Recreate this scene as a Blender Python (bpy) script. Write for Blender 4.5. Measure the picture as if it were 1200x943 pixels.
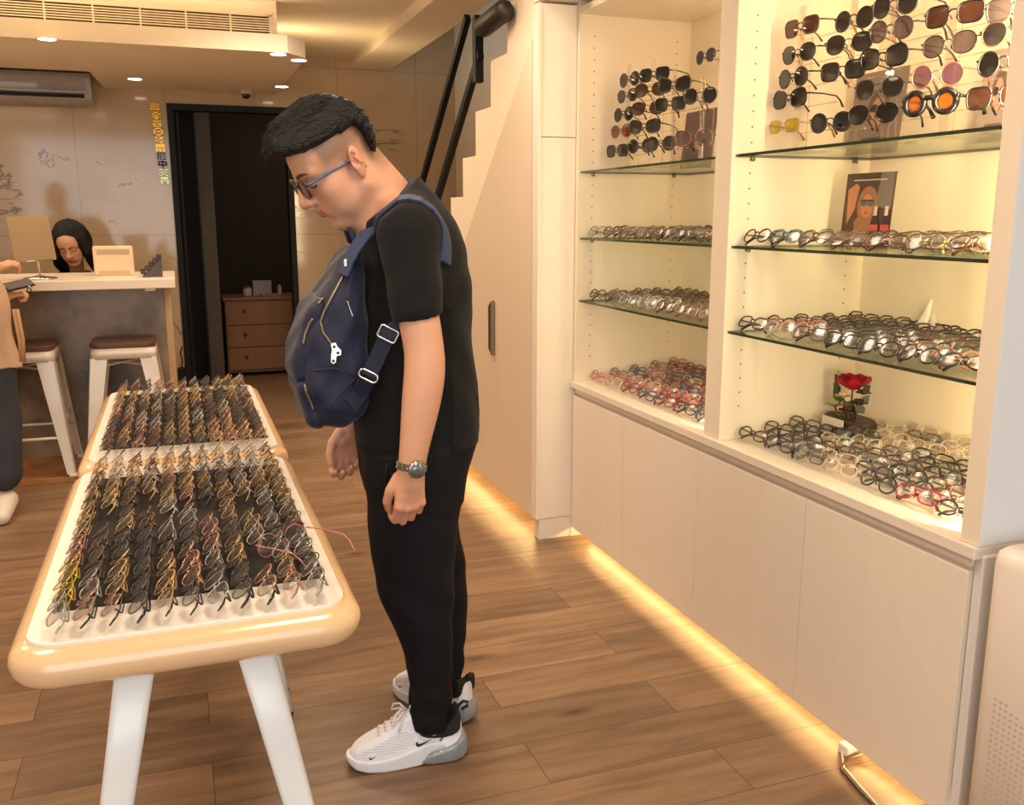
import bpy, bmesh, math, random
import numpy as np
from mathutils import Vector, Matrix, Euler

random.seed(7)
RNG = np.random.default_rng(11)
SC = bpy.context.scene
for _o in list(bpy.data.objects):
    bpy.data.objects.remove(_o)
COL = SC.collection
PI = math.pi

# ---------------------------------------------------------------- camera
CAM_H = 1.38
TILT = math.atan(218.5 / 1080.0)
YAW = math.radians(19.8)
cam_d = bpy.data.cameras.new('camera')
cam = bpy.data.objects.new('camera', cam_d)
COL.objects.link(cam)
cam.location = (0, 0, CAM_H)
cam.rotation_euler = (PI / 2 - TILT, 0, -YAW)
cam_d.sensor_width = 36.0
cam_d.sensor_fit = 'HORIZONTAL'
cam_d.lens = 1080.0 / 1200.0 * 36.0
cam_d.clip_start = 0.02
SC.camera = cam

# ---------------------------------------------------------------- world, exposure
w = bpy.data.worlds.new('shop_daylight')
SC.world = w
w.use_nodes = True
w.node_tree.nodes['Background'].inputs['Color'].default_value = (0.80, 0.92, 1.0, 1)
w.node_tree.nodes['Background'].inputs['Strength'].default_value = 0.75
SC.view_settings.view_transform = 'Standard'
SC.view_settings.look = 'None'
SC.view_settings.exposure = 0.0
SC.view_settings.gamma = 1.0
SC.view_settings.use_curve_mapping = False
SC.cycles.use_denoising = True
SC.cycles.max_bounces = 8
SC.cycles.diffuse_bounces = 4
SC.cycles.glossy_bounces = 4
SC.cycles.transparent_max_bounces = 24
SC.cycles.sample_clamp_indirect = 6.0
SC.cycles.caustics_reflective = False
SC.cycles.caustics_refractive = False


def light(name, kind, loc, energy, color, aim=None, size=0.1, size_y=None, spread=None, spot=None, blend=0.5):
    d = bpy.data.lights.new(name, kind)
    d.energy = energy
    d.color = color
    if kind == 'AREA':
        d.size = size
        if size_y:
            d.shape = 'RECTANGLE'
            d.size_y = size_y
        if spread:
            d.spread = math.radians(spread)
    elif kind == 'SPOT':
        d.shadow_soft_size = size
        d.spot_size = math.radians(spot or 90)
        d.spot_blend = blend
    else:
        d.shadow_soft_size = size
    o = bpy.data.objects.new(name, d)
    COL.objects.link(o)
    o.location = loc
    if aim is not None:
        o.rotation_euler = (Vector(aim) - Vector(loc)).to_track_quat('-Z', 'Y').to_euler()
    return o


LED2 = (1.0, 0.66, 0.26)
WARM = (1.0, 0.74, 0.40)
WARM2 = (1.0, 0.80, 0.60)
LED = (1.0, 0.76, 0.44)
def strip(name, p0, p1, d, energy, color, width=0.012, spread=None):
    """A long thin LED strip from p0 to p1 that shines along d."""
    p0, p1, d = Vector(p0), Vector(p1), Vector(d).normalized()
    ax = (p1 - p0).normalized()
    zz = -d
    zz = (zz - ax * zz.dot(ax)).normalized()
    yy = zz.cross(ax)
    o = light(name, 'AREA', (p0 + p1) / 2, energy, color, size=(p1 - p0).length, size_y=width, spread=spread)
    o.rotation_euler = Matrix((ax, yy, zz)).transposed().to_euler()
    return o


# shop window behind the viewer: soft daylight
light('shop_window_daylight', 'AREA', (-0.6, -1.9, 1.7), 66, (0.97, 0.98, 1.0), aim=(0.2, 3, 0.8), size=3.2, size_y=2.4)
# recessed ceiling lamps over the selling floor
for i, (lx, ly) in enumerate([(0.5, 1.2), (-0.9, 2.2), (0.75, 3.3), (-1.9, 3.9), (0.6, 4.9)]):
    light('ceiling_lamp', 'AREA', (lx, ly, 2.54), 19, WARM2, aim=(lx, ly, 0), size=0.6, spread=150)
# cove light lying on the dropped ceiling, shining up
light('cove_and_added_light', 'AREA', (0.72, 6.4, 2.40), 5.0, WARM, aim=(0.9, 6.4, 2.7), size=0.12, size_y=1.6)
strip('cove_and_added_light', (-2.0, 5.535, 2.375), (0.6, 5.535, 2.375), (0, -1, 0.7), 16, WARM, 0.02)  # added strip, out of view: brightens the ceiling that the bar mirror reflects
light('back_room_fill', 'POINT', (1.5, 8.1, 2.2), 9, WARM, size=0.1)  # added fill, no known lamp in there: lifts the dark beyond the doorway
light('bar_warm_fill', 'AREA', (-1.3, 6.3, 2.24), 10, WARM2, aim=(-1.3, 6.6, 0), size=0.9, spread=160)  # added warm fill over the bar; no pendant hangs there
# led strips: toe kick of the cabinets, toe kick of the stair closet, bay fronts
strip('toe_kick_strip', (1.63, 1.43, 0.072), (1.63, 3.52, 0.072), (-0.9, 0, -1), 4.6, LED2)
strip('closet_strip', (1.47, 3.6, 0.132), (1.47, 5.5, 0.132), (-0.9, 0, -1), 4.6, LED2)
strip('bay_strip', (1.60, 1.47, 0.73), (1.60, 1.47, 2.12), (0.95, 0.5, 0), 22, LED, 0.05)
strip('bay_strip_upper', (1.585, 1.465, 1.3), (1.585, 1.465, 2.12), (1.0, 0.3, 0), 14, LED, 0.05)
strip('bay_strip', (1.60, 2.515, 0.73), (1.60, 2.515, 2.12), (0.95, 0.5, 0), 13, LED, 0.05)


# ---------------------------------------------------------------- pixel rays of the photograph (1200 x 943)
_fw = Vector((math.sin(YAW) * math.cos(TILT), math.cos(YAW) * math.cos(TILT), -math.sin(TILT)))
_rt = Vector((math.cos(YAW), -math.sin(YAW), 0))
_up = _rt.cross(_fw)


def _ray(x, y):
    return _fw * 1080 + _rt * (x - 600) + _up * (471.5 - y)


def atY(x, y, Y):
    d = _ray(x, y)
    return Vector((0, 0, CAM_H)) + d * (Y / d.y)


def atX(x, y, X):
    d = _ray(x, y)
    return Vector((0, 0, CAM_H)) + d * (X / d.x)


def atZ(x, y, Z):
    d = _ray(x, y)
    return Vector((0, 0, CAM_H)) + d * ((Z - CAM_H) / d.z)


# ---------------------------------------------------------------- materials
def lin(c):
    out = []
    for v in c[:3]:
        v = v / 255.0
        out.append(v / 12.92 if v <= 0.04045 else ((v + 0.055) / 1.055) ** 2.4)
    return (*out, 1.0)


_MC = {}


def mat(name, rgb, rough=0.5, metal=0.0, spec=0.5, bump=0.0, bscale=60.0, vary=0.0, vscale=8.0, coat=0.0, stretch=None, alpha=1.0, sheen=0.0, sharp=False):
    """Principled material; small procedural variation in colour and relief."""
    if name in _MC:
        return _MC[name]
    m = bpy.data.materials.new(name)
    m.use_nodes = True
    nt = m.node_tree
    b = nt.nodes['Principled BSDF']
    b.inputs['Base Color'].default_value = lin(rgb)
    b.inputs['Roughness'].default_value = rough
    b.inputs['Metallic'].default_value = metal
    b.inputs['Specular IOR Level'].default_value = spec
    b.inputs['Coat Weight'].default_value = coat
    b.inputs['Alpha'].default_value = alpha
    if sheen:
        b.inputs['Sheen Weight'].default_value = sheen
    m.diffuse_color = lin(rgb)
    if bump or vary:
        tc = nt.nodes.new('ShaderNodeTexCoord')
        mp = nt.nodes.new('ShaderNodeMapping')
        nt.links.new(tc.outputs['Object'], mp.inputs['Vector'])
        if stretch:
            mp.inputs['Scale'].default_value = stretch
    if vary:
        n = nt.nodes.new('ShaderNodeTexNoise')
        n.inputs['Scale'].default_value = vscale
        n.inputs['Detail'].default_value = 5
        nt.links.new(mp.outputs[0], n.inputs['Vector'])
        mx = nt.nodes.new('ShaderNodeMix')
        mx.data_type = 'RGBA'
        c = lin(rgb)
        mx.inputs[6].default_value = tuple(max(0, v * (1 - vary)) for v in c[:3]) + (1,)
        mx.inputs[7].default_value = tuple(min(1, v * (1 + vary)) for v in c[:3]) + (1,)
        if sharp:
            mr = nt.nodes.new('ShaderNodeMapRange')
            mr.inputs['From Min'].default_value = 0.36
            mr.inputs['From Max'].default_value = 0.64
            n.inputs['Roughness'].default_value = 0.62
            nt.links.new(n.outputs['Fac'], mr.inputs['Value'])
            nt.links.new(mr.outputs[0], mx.inputs[0])
        else:
            nt.links.new(n.outputs['Fac'], mx.inputs[0])
        nt.links.new(mx.outputs[2], b.inputs['Base Color'])
    if bump:
        n2 = nt.nodes.new('ShaderNodeTexNoise')
        n2.inputs['Scale'].default_value = bscale
        n2.inputs['Detail'].default_value = 3
        nt.links.new(mp.outputs[0], n2.inputs['Vector'])
        bp = nt.nodes.new('ShaderNodeBump')
        bp.inputs['Strength'].default_value = bump
        bp.inputs['Distance'].default_value = 0.01
        nt.links.new(n2.outputs['Fac'], bp.inputs['Height'])
        nt.links.new(bp.outputs[0], b.inputs['Normal'])
    _MC[name] = m
    return m


def emit(name, rgb, strength):
    m = bpy.data.materials.new(name)
    m.use_nodes = True
    nt = m.node_tree
    nt.nodes.remove(nt.nodes['Principled BSDF'])
    e = nt.nodes.new('ShaderNodeEmission')
    e.inputs['Color'].default_value = lin(rgb)
    e.inputs['Strength'].default_value = strength
    nt.links.new(e.outputs[0], nt.nodes['Material Output'].inputs['Surface'])
    return m


def thin_glass(name, tint, gloss=0.12, rough=0.02, body=0.0, body_rgb=(255, 255, 255)):
    """A thin sheet: tinted transparency, fresnel gloss and a little body colour."""
    m = bpy.data.materials.new(name)
    m.use_nodes = True
    nt = m.node_tree
    nt.nodes.remove(nt.nodes['Principled BSDF'])
    t = nt.nodes.new('ShaderNodeBsdfTransparent')
    t.inputs['Color'].default_value = lin(tint)
    g = nt.nodes.new('ShaderNodeBsdfGlossy')
    g.inputs['Roughness'].default_value = rough
    fr = nt.nodes.new('ShaderNodeLayerWeight')
    fr.inputs['Blend'].default_value = 0.25
    ma = nt.nodes.new('ShaderNodeMath')
    ma.operation = 'MULTIPLY_ADD'
    ma.inputs[1].default_value = 0.36
    ma.inputs[2].default_value = gloss * 0.4
    nt.links.new(fr.outputs['Fresnel'], ma.inputs[0])
    mx = nt.nodes.new('ShaderNodeMixShader')
    nt.links.new(ma.outputs[0], mx.inputs[0])
    src = t
    if body:
        d = nt.nodes.new('ShaderNodeBsdfDiffuse')
        d.inputs['Color'].default_value = lin(body_rgb)
        m2 = nt.nodes.new('ShaderNodeMixShader')
        m2.inputs[0].default_value = body
        nt.links.new(t.outputs[0], m2.inputs[1])
        nt.links.new(d.outputs[0], m2.inputs[2])
        src = m2
    nt.links.new(src.outputs[0], mx.inputs[1])
    nt.links.new(g.outputs[0], mx.inputs[2])
    nt.links.new(mx.outputs[0], nt.nodes['Material Output'].inputs['Surface'])
    m.diffuse_color = lin(tint)
    return m


# ---------------------------------------------------------------- mesh builder
class MB:
    def __init__(s):
        s.v, s.f, s.m, s.sm = [], [], [], []

    def add(s, verts, faces, mi=0, smooth=False):
        b = len(s.v)
        s.v += [tuple(p) for p in verts]
        for f in faces:
            s.f.append(tuple(b + i for i in f))
            s.m.append(mi)
            s.sm.append(smooth)
        return s

    def box(s, lo, hi, c=0.0, mi=0):
        lo, hi = [min(a, b) for a, b in zip(lo, hi)], [max(a, b) for a, b in zip(lo, hi)]
        if c <= 0:
            x0, y0, z0 = lo
            x1, y1, z1 = hi
            return s.add([(x0, y0, z0), (x1, y0, z0), (x1, y1, z0), (x0, y1, z0), (x0, y0, z1), (x1, y0, z1), (x1, y1, z1), (x0, y1, z1)],
                         [(3, 2, 1, 0), (4, 5, 6, 7), (0, 1, 5, 4), (1, 2, 6, 5), (2, 3, 7, 6), (3, 0, 4, 7)], mi)
        c = min(c, *[(h - l) * 0.49 for l, h in zip(lo, hi)])
        bm = bmesh.new()
        bmesh.ops.create_cube(bm, size=1)
        for v in bm.verts:
            v.co = Vector([(l + h) / 2 + q * (h - l) for l, h, q in zip(lo, hi, v.co)])
        bmesh.ops.bevel(bm, geom=bm.edges[:], offset=c, segments=2, affect='EDGES', profile=0.5)
        s.bm(bm, mi)
        return s

    def bm(s, bm, mi=0, smooth=False):
        bm.verts.index_update()
        s.add([v.co[:] for v in bm.verts], [[v.index for v in f.verts] for f in bm.faces], mi, smooth)
        bm.free()
        return s

    def tube(s, pts, r, n=8, closed=False, cap=True, mi=0, flat=1.0, up=None):
        """Round (or flattened) tube along points; r a number or one per point."""
        pts = [Vector(p) for p in pts]
        N = len(pts)
        rs = r if hasattr(r, '__len__') else [r] * N
        verts, faces = [], []
        prev = None
        for i, p in enumerate(pts):
            if closed:
                t = pts[(i + 1) % N] - pts[i - 1]
            else:
                t = pts[min(i + 1, N - 1)] - pts[max(i - 1, 0)]
            if t.length < 1e-9:
                t = Vector((0, 0, 1))
            t.normalize()
            if up is not None:
                a = Vector(up)
                a = a - t * a.dot(t)
            elif prev is None:
                a = Vector((0, 0, 1)) if abs(t.z) < 0.9 else Vector((1, 0, 0))
                a = a - t * a.dot(t)
            else:
                a = prev - t * prev.dot(t)
            a.normalize()
            prev = a
            b = t.cross(a)
            for k in range(n):
                th = 2 * PI * k / n
                verts.append(p + (a * math.cos(th) * flat + b * math.sin(th)) * rs[i])
        L = N if closed else N - 1
        for i in range(L):
            j = (i + 1) % N
            for k in range(n):
                k2 = (k + 1) % n
                faces.append((i * n + k, i * n + k2, j * n + k2, j * n + k))
        if cap and not closed:
            faces.append(tuple(range(n - 1, -1, -1)))
            faces.append(tuple((N - 1) * n + k for k in range(n)))
        return s.add(verts, faces, mi, True)

    def lathe(s, prof, o=(0, 0, 0), n=24, axis='z', mi=0, smooth=True):
        verts, faces = [], []
        for (r, z) in prof:
            for k in range(n):
                th = 2 * PI * k / n
                p = (r * math.cos(th), r * math.sin(th), z)
                if axis == 'y':
                    p = (p[0], p[2], p[1])
                elif axis == 'x':
                    p = (p[2], p[0], p[1])
                verts.append((p[0] + o[0], p[1] + o[1], p[2] + o[2]))
        for i in range(len(prof) - 1):
            for k in range(n):
                k2 = (k + 1) % n
                faces.append((i * n + k, i * n + k2, (i + 1) * n + k2, (i + 1) * n + k))
        faces.append(tuple(range(n - 1, -1, -1)))
        faces.append(tuple((len(prof) - 1) * n + k for k in range(n)))
        return s.add(verts, faces, mi, smooth)

    def prism(s, poly, a, b, plane='xz', mi=0, smooth=False):
        """Extrude a polygon given in plane ('xz','yz','xy') from a to b along the third axis."""
        def P(u, v, t):
            return {'xz': (u, t, v), 'yz': (t, u, v), 'xy': (u, v, t)}[plane]
        n = len(poly)
        verts = [P(u, v, a) for u, v in poly] + [P(u, v, b) for u, v in poly]
        faces = [tuple(range(n - 1, -1, -1)), tuple(range(n, 2 * n))]
        for i in range(n):
            j = (i + 1) % n
            faces.append((i, j, n + j, n + i))
        return s.add(verts, faces, mi, smooth)

    def xform(s, M, start=0):
        s.v = s.v[:start] + [tuple(M @ Vector(p)) for p in s.v[start:]]
        return s

    def mesh(s, name):
        me = bpy.data.meshes.new(name)
        me.from_pydata(s.v, [], s.f)
        me.polygons.foreach_set('material_index', s.m)
        me.polygons.foreach_set('use_smooth', s.sm)
        bm = bmesh.new()
        bm.from_mesh(me)
        bmesh.ops.recalc_face_normals(bm, faces=bm.faces[:])
        bm.to_mesh(me)
        bm.free()
        me.update()
        return me

    def build(s, name, mats, parent=None, world=False, bevel=0):
        if world and parent is not None:
            L = parent.location
            s.v = [(p[0] - L.x, p[1] - L.y, p[2] - L.z) for p in s.v]
        me = s.mesh(name)
        for m in (mats if isinstance(mats, (list, tuple)) else [mats]):
            me.materials.append(m)
        o = bpy.data.objects.new(name, me)
        COL.objects.link(o)
        if parent is not None:
            o.parent = parent
        if bevel:
            md = o.modifiers.new('bevel', 'BEVEL')
            md.width = bevel
            md.segments = 2
            md.limit_method = 'ANGLE'
        return o


def thing(name, label, cat, loc=(0, 0, 0), rotz=0.0, group=None):
    o = bpy.data.objects.new(name, None)
    o.empty_display_size = 0.05
    COL.objects.link(o)
    o.location = loc
    o.rotation_euler = (0, 0, rotz)
    return tag(o, label, cat, group)


def tag(o, label, cat, group=None, kind=None):
    o['label'] = label
    o['category'] = cat
    if group:
        o['group'] = group
    if kind:
        o['kind'] = kind
    return o


def struct(o):
    o['kind'] = 'structure'
    return o


def rrect(x0, y0, x1, y1, r, n=6):
    pts = []
    for cx, cy, a0 in ((x1 - r, y1 - r, 0), (x0 + r, y1 - r, PI / 2), (x0 + r, y0 + r, PI), (x1 - r, y0 + r, 1.5 * PI)):
        for k in range(n + 1):
            a = a0 + PI / 2 * k / n
            pts.append((cx + r * math.cos(a), cy + r * math.sin(a)))
    return pts


def text_mesh(body, size, depth):
    c = bpy.data.curves.new('lettering', 'FONT')
    c.body = body
    c.size = size
    c.extrude = depth
    c.align_x = 'CENTER'
    c.align_y = 'CENTER'
    o = bpy.data.objects.new('lettering', c)
    COL.objects.link(o)
    dg = bpy.context.evaluated_depsgraph_get()
    me = bpy.data.meshes.new_from_object(o.evaluated_get(dg))
    bpy.data.objects.remove(o)
    return me
# ================================================================ SETTING
def marble(name, base, vein):
    m = bpy.data.materials.new(name)
    m.use_nodes = True
    nt = m.node_tree
    b = nt.nodes['Principled BSDF']
    b.inputs['Roughness'].default_value = 0.09
    b.inputs['Specular IOR Level'].default_value = 0.6
    tc = nt.nodes.new('ShaderNodeTexCoord')
    n1 = nt.nodes.new('ShaderNodeTexNoise')
    n1.inputs['Scale'].default_value = 0.75
    n1.inputs['Detail'].default_value = 6
    n1.inputs['Roughness'].default_value = 0.62
    n1.inputs['Distortion'].default_value = 0.9
    nt.links.new(tc.outputs['Object'], n1.inputs['Vector'])
    r = nt.nodes.new('ShaderNodeValToRGB')
    e = r.color_ramp.elements
    e[0].position = 0.488
    e[0].color = lin(base)
    e[1].position = 0.512
    e[1].color = lin(base)
    k = e.new(0.5)
    k.color = lin(vein)
    k2 = e.new(0.30)
    k2.color = tuple(c * 0.82 for c in lin(base)[:3]) + (1,)
    nt.links.new(n1.outputs['Fac'], r.inputs[0])
    n2 = nt.nodes.new('ShaderNodeTexNoise')
    n2.inputs['Scale'].default_value = 1.6
    n2.inputs['Detail'].default_value = 3
    nt.links.new(tc.outputs['Object'], n2.inputs['Vector'])
    r2 = nt.nodes.new('ShaderNodeValToRGB')
    r2.color_ramp.elements[0].position = 0.46
    r2.color_ramp.elements[0].color = (0, 0, 0, 1)
    r2.color_ramp.elements[1].position = 0.57
    r2.color_ramp.elements[1].color = (1, 1, 1, 1)
    nt.links.new(n2.outputs['Fac'], r2.inputs[0])
    mx = nt.nodes.new('ShaderNodeMix')
    mx.data_type = 'RGBA'
    mx.inputs[6].default_value = lin(base)
    nt.links.new(r2.outputs[0], mx.inputs[0])
    nt.links.new(r.outputs[0], mx.inputs[7])
    # tile joints
    br = nt.nodes.new('ShaderNodeTexBrick')
    br.offset = 0.0
    br.inputs['Scale'].default_value = 1.0
    br.inputs['Brick Width'].default_value = 0.62
    br.inputs['Row Height'].default_value = 1.24
    br.inputs['Mortar Size'].default_value = 0.002
    br.inputs['Color1'].default_value = (1, 1, 1, 1)
    br.inputs['Color2'].default_value = (1, 1, 1, 1)
    br.inputs['Mortar'].default_value = (0.6, 0.56, 0.5, 1)
    sx = nt.nodes.new('ShaderNodeSeparateXYZ')
    cx = nt.nodes.new('ShaderNodeCombineXYZ')
    nt.links.new(tc.outputs['Object'], sx.inputs[0])
    nt.links.new(sx.outputs['X'], cx.inputs['X'])
    nt.links.new(sx.outputs['Z'], cx.inputs['Y'])
    nt.links.new(cx.outputs[0], br.inputs['Vector'])
    mu = nt.nodes.new('ShaderNodeMix')
    mu.data_type = 'RGBA'
    mu.blend_type = 'MULTIPLY'
    mu.inputs[0].default_value = 1.0
    nt.links.new(mx.outputs[2], mu.inputs[6])
    nt.links.new(br.outputs['Color'], mu.inputs[7])
    nt.links.new(mu.outputs[2], b.inputs['Base Color'])
    return m


def wood_floor():
    m = bpy.data.materials.new('oak_planks')
    m.use_nodes = True
    nt = m.node_tree
    L = nt.links
    b = nt.nodes['Principled BSDF']
    b.inputs['Roughness'].default_value = 0.36
    b.inputs['Specular IOR Level'].default_value = 0.4
    tc = nt.nodes.new('ShaderNodeTexCoord')
    br = nt.nodes.new('ShaderNodeTexBrick')
    br.offset = 0.37
    br.inputs['Scale'].default_value = 1.0
    br.inputs['Brick Width'].default_value = 1.25
    br.inputs['Row Height'].default_value = 0.19
    br.inputs['Mortar Size'].default_value = 0.0012
    br.inputs['Mortar Smooth'].default_value = 0.2
    br.inputs['Bias'].default_value = 0.0
    br.inputs['Color1'].default_value = (0.0, 0.0, 0.0, 1)
    br.inputs['Color2'].default_value = (1, 1, 1, 1)
    br.inputs['Mortar'].default_value = (0.5, 0.5, 0.5, 1)
    L.new(tc.outputs['Object'], br.inputs['Vector'])
    # each plank shifts the grain
    sep = nt.nodes.new('ShaderNodeSeparateColor')
    L.new(br.outputs['Color'], sep.inputs[0])
    mp = nt.nodes.new('ShaderNodeMapping')
    mp.inputs['Scale'].default_value = (1.5, 13, 1)
    L.new(tc.outputs['Object'], mp.inputs['Vector'])
    cmb = nt.nodes.new('ShaderNodeCombineXYZ')
    mm = nt.nodes.new('ShaderNodeMath')
    mm.operation = 'MULTIPLY'
    mm.inputs[1].default_value = 19.0
    L.new(sep.outputs[0], mm.inputs[0])
    L.new(mm.outputs[0], cmb.inputs['X'])
    L.new(mm.outputs[0], cmb.inputs['Z'])
    va = nt.nodes.new('ShaderNodeVectorMath')
    va.operation = 'ADD'
    L.new(mp.outputs[0], va.inputs[0])
    L.new(cmb.outputs[0], va.inputs[1])
    n = nt.nodes.new('ShaderNodeTexNoise')
    n.inputs['Scale'].default_value = 1.6
    n.inputs['Detail'].default_value = 8
    n.inputs['Roughness'].default_value = 0.6
    n.inputs['Distortion'].default_value = 0.45
    L.new(va.outputs[0], n.inputs['Vector'])
    r = nt.nodes.new('ShaderNodeValToRGB')
    e = r.color_ramp.elements
    e[0].position = 0.25
    e[0].color = lin((106, 83, 62))
    e[1].position = 0.78
    e[1].color = lin((158, 125, 96))
    k = e.new(0.42)
    k.color = lin((127, 99, 74))
    k = e.new(0.58)
    k.color = lin((145, 114, 86))
    L.new(n.outputs['Fac'], r.inputs[0])
    # knots
    vo = nt.nodes.new('ShaderNodeTexVoronoi')
    vo.inputs['Scale'].default_value = 1.25
    mp2 = nt.nodes.new('ShaderNodeMapping')
    mp2.inputs['Scale'].default_value = (1.1, 3.4, 1)
    L.new(tc.outputs['Object'], mp2.inputs['Vector'])
    L.new(mp2.outputs[0], vo.inputs['Vector'])
    rk = nt.nodes.new('ShaderNodeValToRGB')
    rk.color_ramp.elements[0].position = 0.02
    rk.color_ramp.elements[0].color = (0.28, 0.24, 0.2, 1)
    rk.color_ramp.elements[1].position = 0.11
    rk.color_ramp.elements[1].color = (1, 1, 1, 1)
    L.new(vo.outputs['Distance'], rk.inputs[0])
    mk = nt.nodes.new('ShaderNodeMix')
    mk.data_type = 'RGBA'
    mk.blend_type = 'MULTIPLY'
    mk.inputs[0].default_value = 0.8
    L.new(r.outputs[0], mk.inputs[6])
    L.new(rk.outputs[0], mk.inputs[7])
    # plank tint
    hs = nt.nodes.new('ShaderNodeHueSaturation')
    mr = nt.nodes.new('ShaderNodeMapRange')
    mr.inputs['To Min'].default_value = 0.78
    mr.inputs['To Max'].default_value = 1.1
    L.new(sep.outputs[0], mr.inputs['Value'])
    L.new(mr.outputs[0], hs.inputs['Value'])
    L.new(mk.outputs[2], hs.inputs['Color'])
    mj = nt.nodes.new('ShaderNodeMix')
    mj.data_type = 'RGBA'
    mj.inputs[7].default_value = lin((70, 48, 32))
    L.new(br.outputs['Fac'], mj.inputs[0])
    L.new(hs.outputs[0], mj.inputs[6])
    L.new(mj.outputs[2], b.inputs['Base Color'])
    bp = nt.nodes.new('ShaderNodeBump')
    bp.inputs['Strength'].default_value = 0.12
    bp.inputs['Distance'].default_value = 0.004
    L.new(n.outputs['Fac'], bp.inputs['Height'])
    L.new(bp.outputs[0], b.inputs['Normal'])
    return m


M_MARB = marble('polished_marble_tile', (190, 164, 130), (96, 84, 70))
M_WHITE = mat('warm_white_paint', (236, 224, 204), 0.6, vary=0.03, vscale=3)
M_CEIL = mat('ceiling_paint', (238, 224, 200), 0.7, vary=0.02, vscale=2)
M_LAM = mat('white_laminate', (232, 218, 200), 0.38, vary=0.035, vscale=3, stretch=(9, 9, 0.8), bump=0.04, bscale=40)
M_LAMB = mat('bay_laminate', (236, 220, 196), 0.45, vary=0.02, vscale=3, stretch=(9, 9, 0.8))
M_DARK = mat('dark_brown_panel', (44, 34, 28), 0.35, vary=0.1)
M_BLACK = mat('black_powder_coat', (20, 18, 17), 0.55, spec=0.25)
M_HOLE = mat('pin_hole_dark', (120, 96, 72), 0.8)

M_FLOOR = wood_floor()
struct(MB().box((-2.6, -2.2, -0.06), (2.3, 10.4, 0)).build('floor', M_FLOOR))
# back wall of marble with the doorway cut out
WB = 7.4
DX0, DX1, DZ = 0.035, 0.855, 2.15
struct(MB().box((-2.6, WB, 0), (DX0 - 0.03, WB + 0.12, 3.3)).box((DX1 + 0.03, WB, 0), (2.3, WB + 0.12, 3.3)).box((DX0 - 0.03, WB, DZ + 0.03), (DX1 + 0.03, WB + 0.12, 3.3)).build('wall_back', M_MARB))
struct(MB().box((-2.72, -2.2, 0), (-2.6, 10.4, 2.7)).build('wall_left', M_WHITE))
struct(MB().box((2.18, -2.2, 0), (2.3, 10.4, 3.4)).build('wall_right', M_WHITE))
# ceiling: open above the stair
struct(MB().box((-2.6, -2.2, 2.56), (1.52, WB, 2.70)).build('ceiling', M_CEIL))
struct(MB().box((1.66, -2.2, 2.56), (2.18, 3.9, 2.70)).build('ceiling_over_cabinets', M_CEIL))
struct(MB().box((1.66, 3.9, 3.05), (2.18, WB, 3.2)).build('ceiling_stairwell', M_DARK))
struct(MB().box((1.36, 2.2, 2.49), (1.66, WB, 2.64), 0.004).build('beam', M_CEIL))
# dropped ceiling with its lip
so = [(-2.6, 5.52), (0.66, 5.52), (0.775, 5.66), (0.775, WB), (-0.40, WB), (-0.44, 6.64), (-2.6, 6.64)]
struct(MB().prism(so, 2.27, 2.365, 'xy').build('ceiling_drop', M_CEIL))
struct(MB().box((-2.6, 5.62, 2.365), (0.62, WB, 2.56)).build('ceiling_drop_upper', M_CEIL))
# doorway frame, dark room behind
fr = MB()
fr.box((DX0 - 0.03, WB - 0.012, 0), (DX0 + 0.012, WB + 0.13, DZ + 0.03)).box((DX1 - 0.012, WB - 0.012, 0), (DX1 + 0.03, WB + 0.13, DZ + 0.03)).box((DX0 + 0.012, WB - 0.012, DZ - 0.015), (DX1 - 0.012, WB + 0.13, DZ + 0.03))
fr.box((DX0 + 0.03, WB + 0.02, 0), (DX0 + 0.045, WB + 0.05, DZ - 0.02))
struct(fr.build('door_1', M_BLACK))
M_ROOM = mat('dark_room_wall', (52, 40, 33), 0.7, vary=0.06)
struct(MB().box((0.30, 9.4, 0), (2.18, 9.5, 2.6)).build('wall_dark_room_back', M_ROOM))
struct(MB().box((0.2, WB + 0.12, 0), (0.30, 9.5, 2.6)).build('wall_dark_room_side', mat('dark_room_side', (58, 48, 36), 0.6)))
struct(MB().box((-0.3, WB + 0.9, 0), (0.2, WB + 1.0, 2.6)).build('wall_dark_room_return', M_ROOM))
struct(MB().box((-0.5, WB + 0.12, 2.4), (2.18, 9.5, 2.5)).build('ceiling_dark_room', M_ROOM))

# ---- stair: stringer, treads, closet under it
XS = 1.39
nose = [(5.62, 0.90)]
# risers/treads read from the photograph, going up towards the shop front
ys = [5.915, 5.70, 5.478, 5.257, 5.035, 4.819, 4.593, 4.375, 4.144, 3.92]
zs = [0.49, 0.686, 0.883, 1.08, 1.277, 1.475, 1.664, 1.866, 2.063, 2.26]
poly = [(5.915, 0.12)]
for i in range(len(ys)):
    poly.append((ys[i], zs[i]))
    if i + 1 < len(ys):
        poly.append((ys[i + 1], zs[i]))
poly += [(3.70, 2.26), (3.70, 2.488), (3.603, 2.488), (3.603, 2.07), (4.391, 1.396), (5.55, 0.40), (5.55, 0.12)]
stair = thing('stairs', 'cream stepped stair rising behind the man, with closet below', 'staircase', (XS, 4.5, 0))
MB().prism(poly, XS, XS + 0.05, 'yz').build('stringer', mat('stair_white', (240, 224, 196), 0.55), stair, world=True)
for i in range(len(ys) - 1):
    st = MB().box((XS + 0.05, ys[i + 1] - 0.02, zs[i] - 0.035), (2.178, ys[i] + 0.02, zs[i]), 0.004)
    st.build('tread', mat('stair_tread', (120, 90, 62), 0.5), stair, world=True)
    MB().box((XS + 0.05, ys[i + 1] - 0.02, zs[i]), (2.178, ys[i + 1], zs[i + 1] - 0.035)).build('riser', M_WHITE, stair, world=True)
# closet panels below the slope
M_CLOS = mat('closet_laminate', (226, 206, 180), 0.4, vary=0.03, vscale=3, stretch=(9, 9, 0.8))
SPL = 4.03


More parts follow.
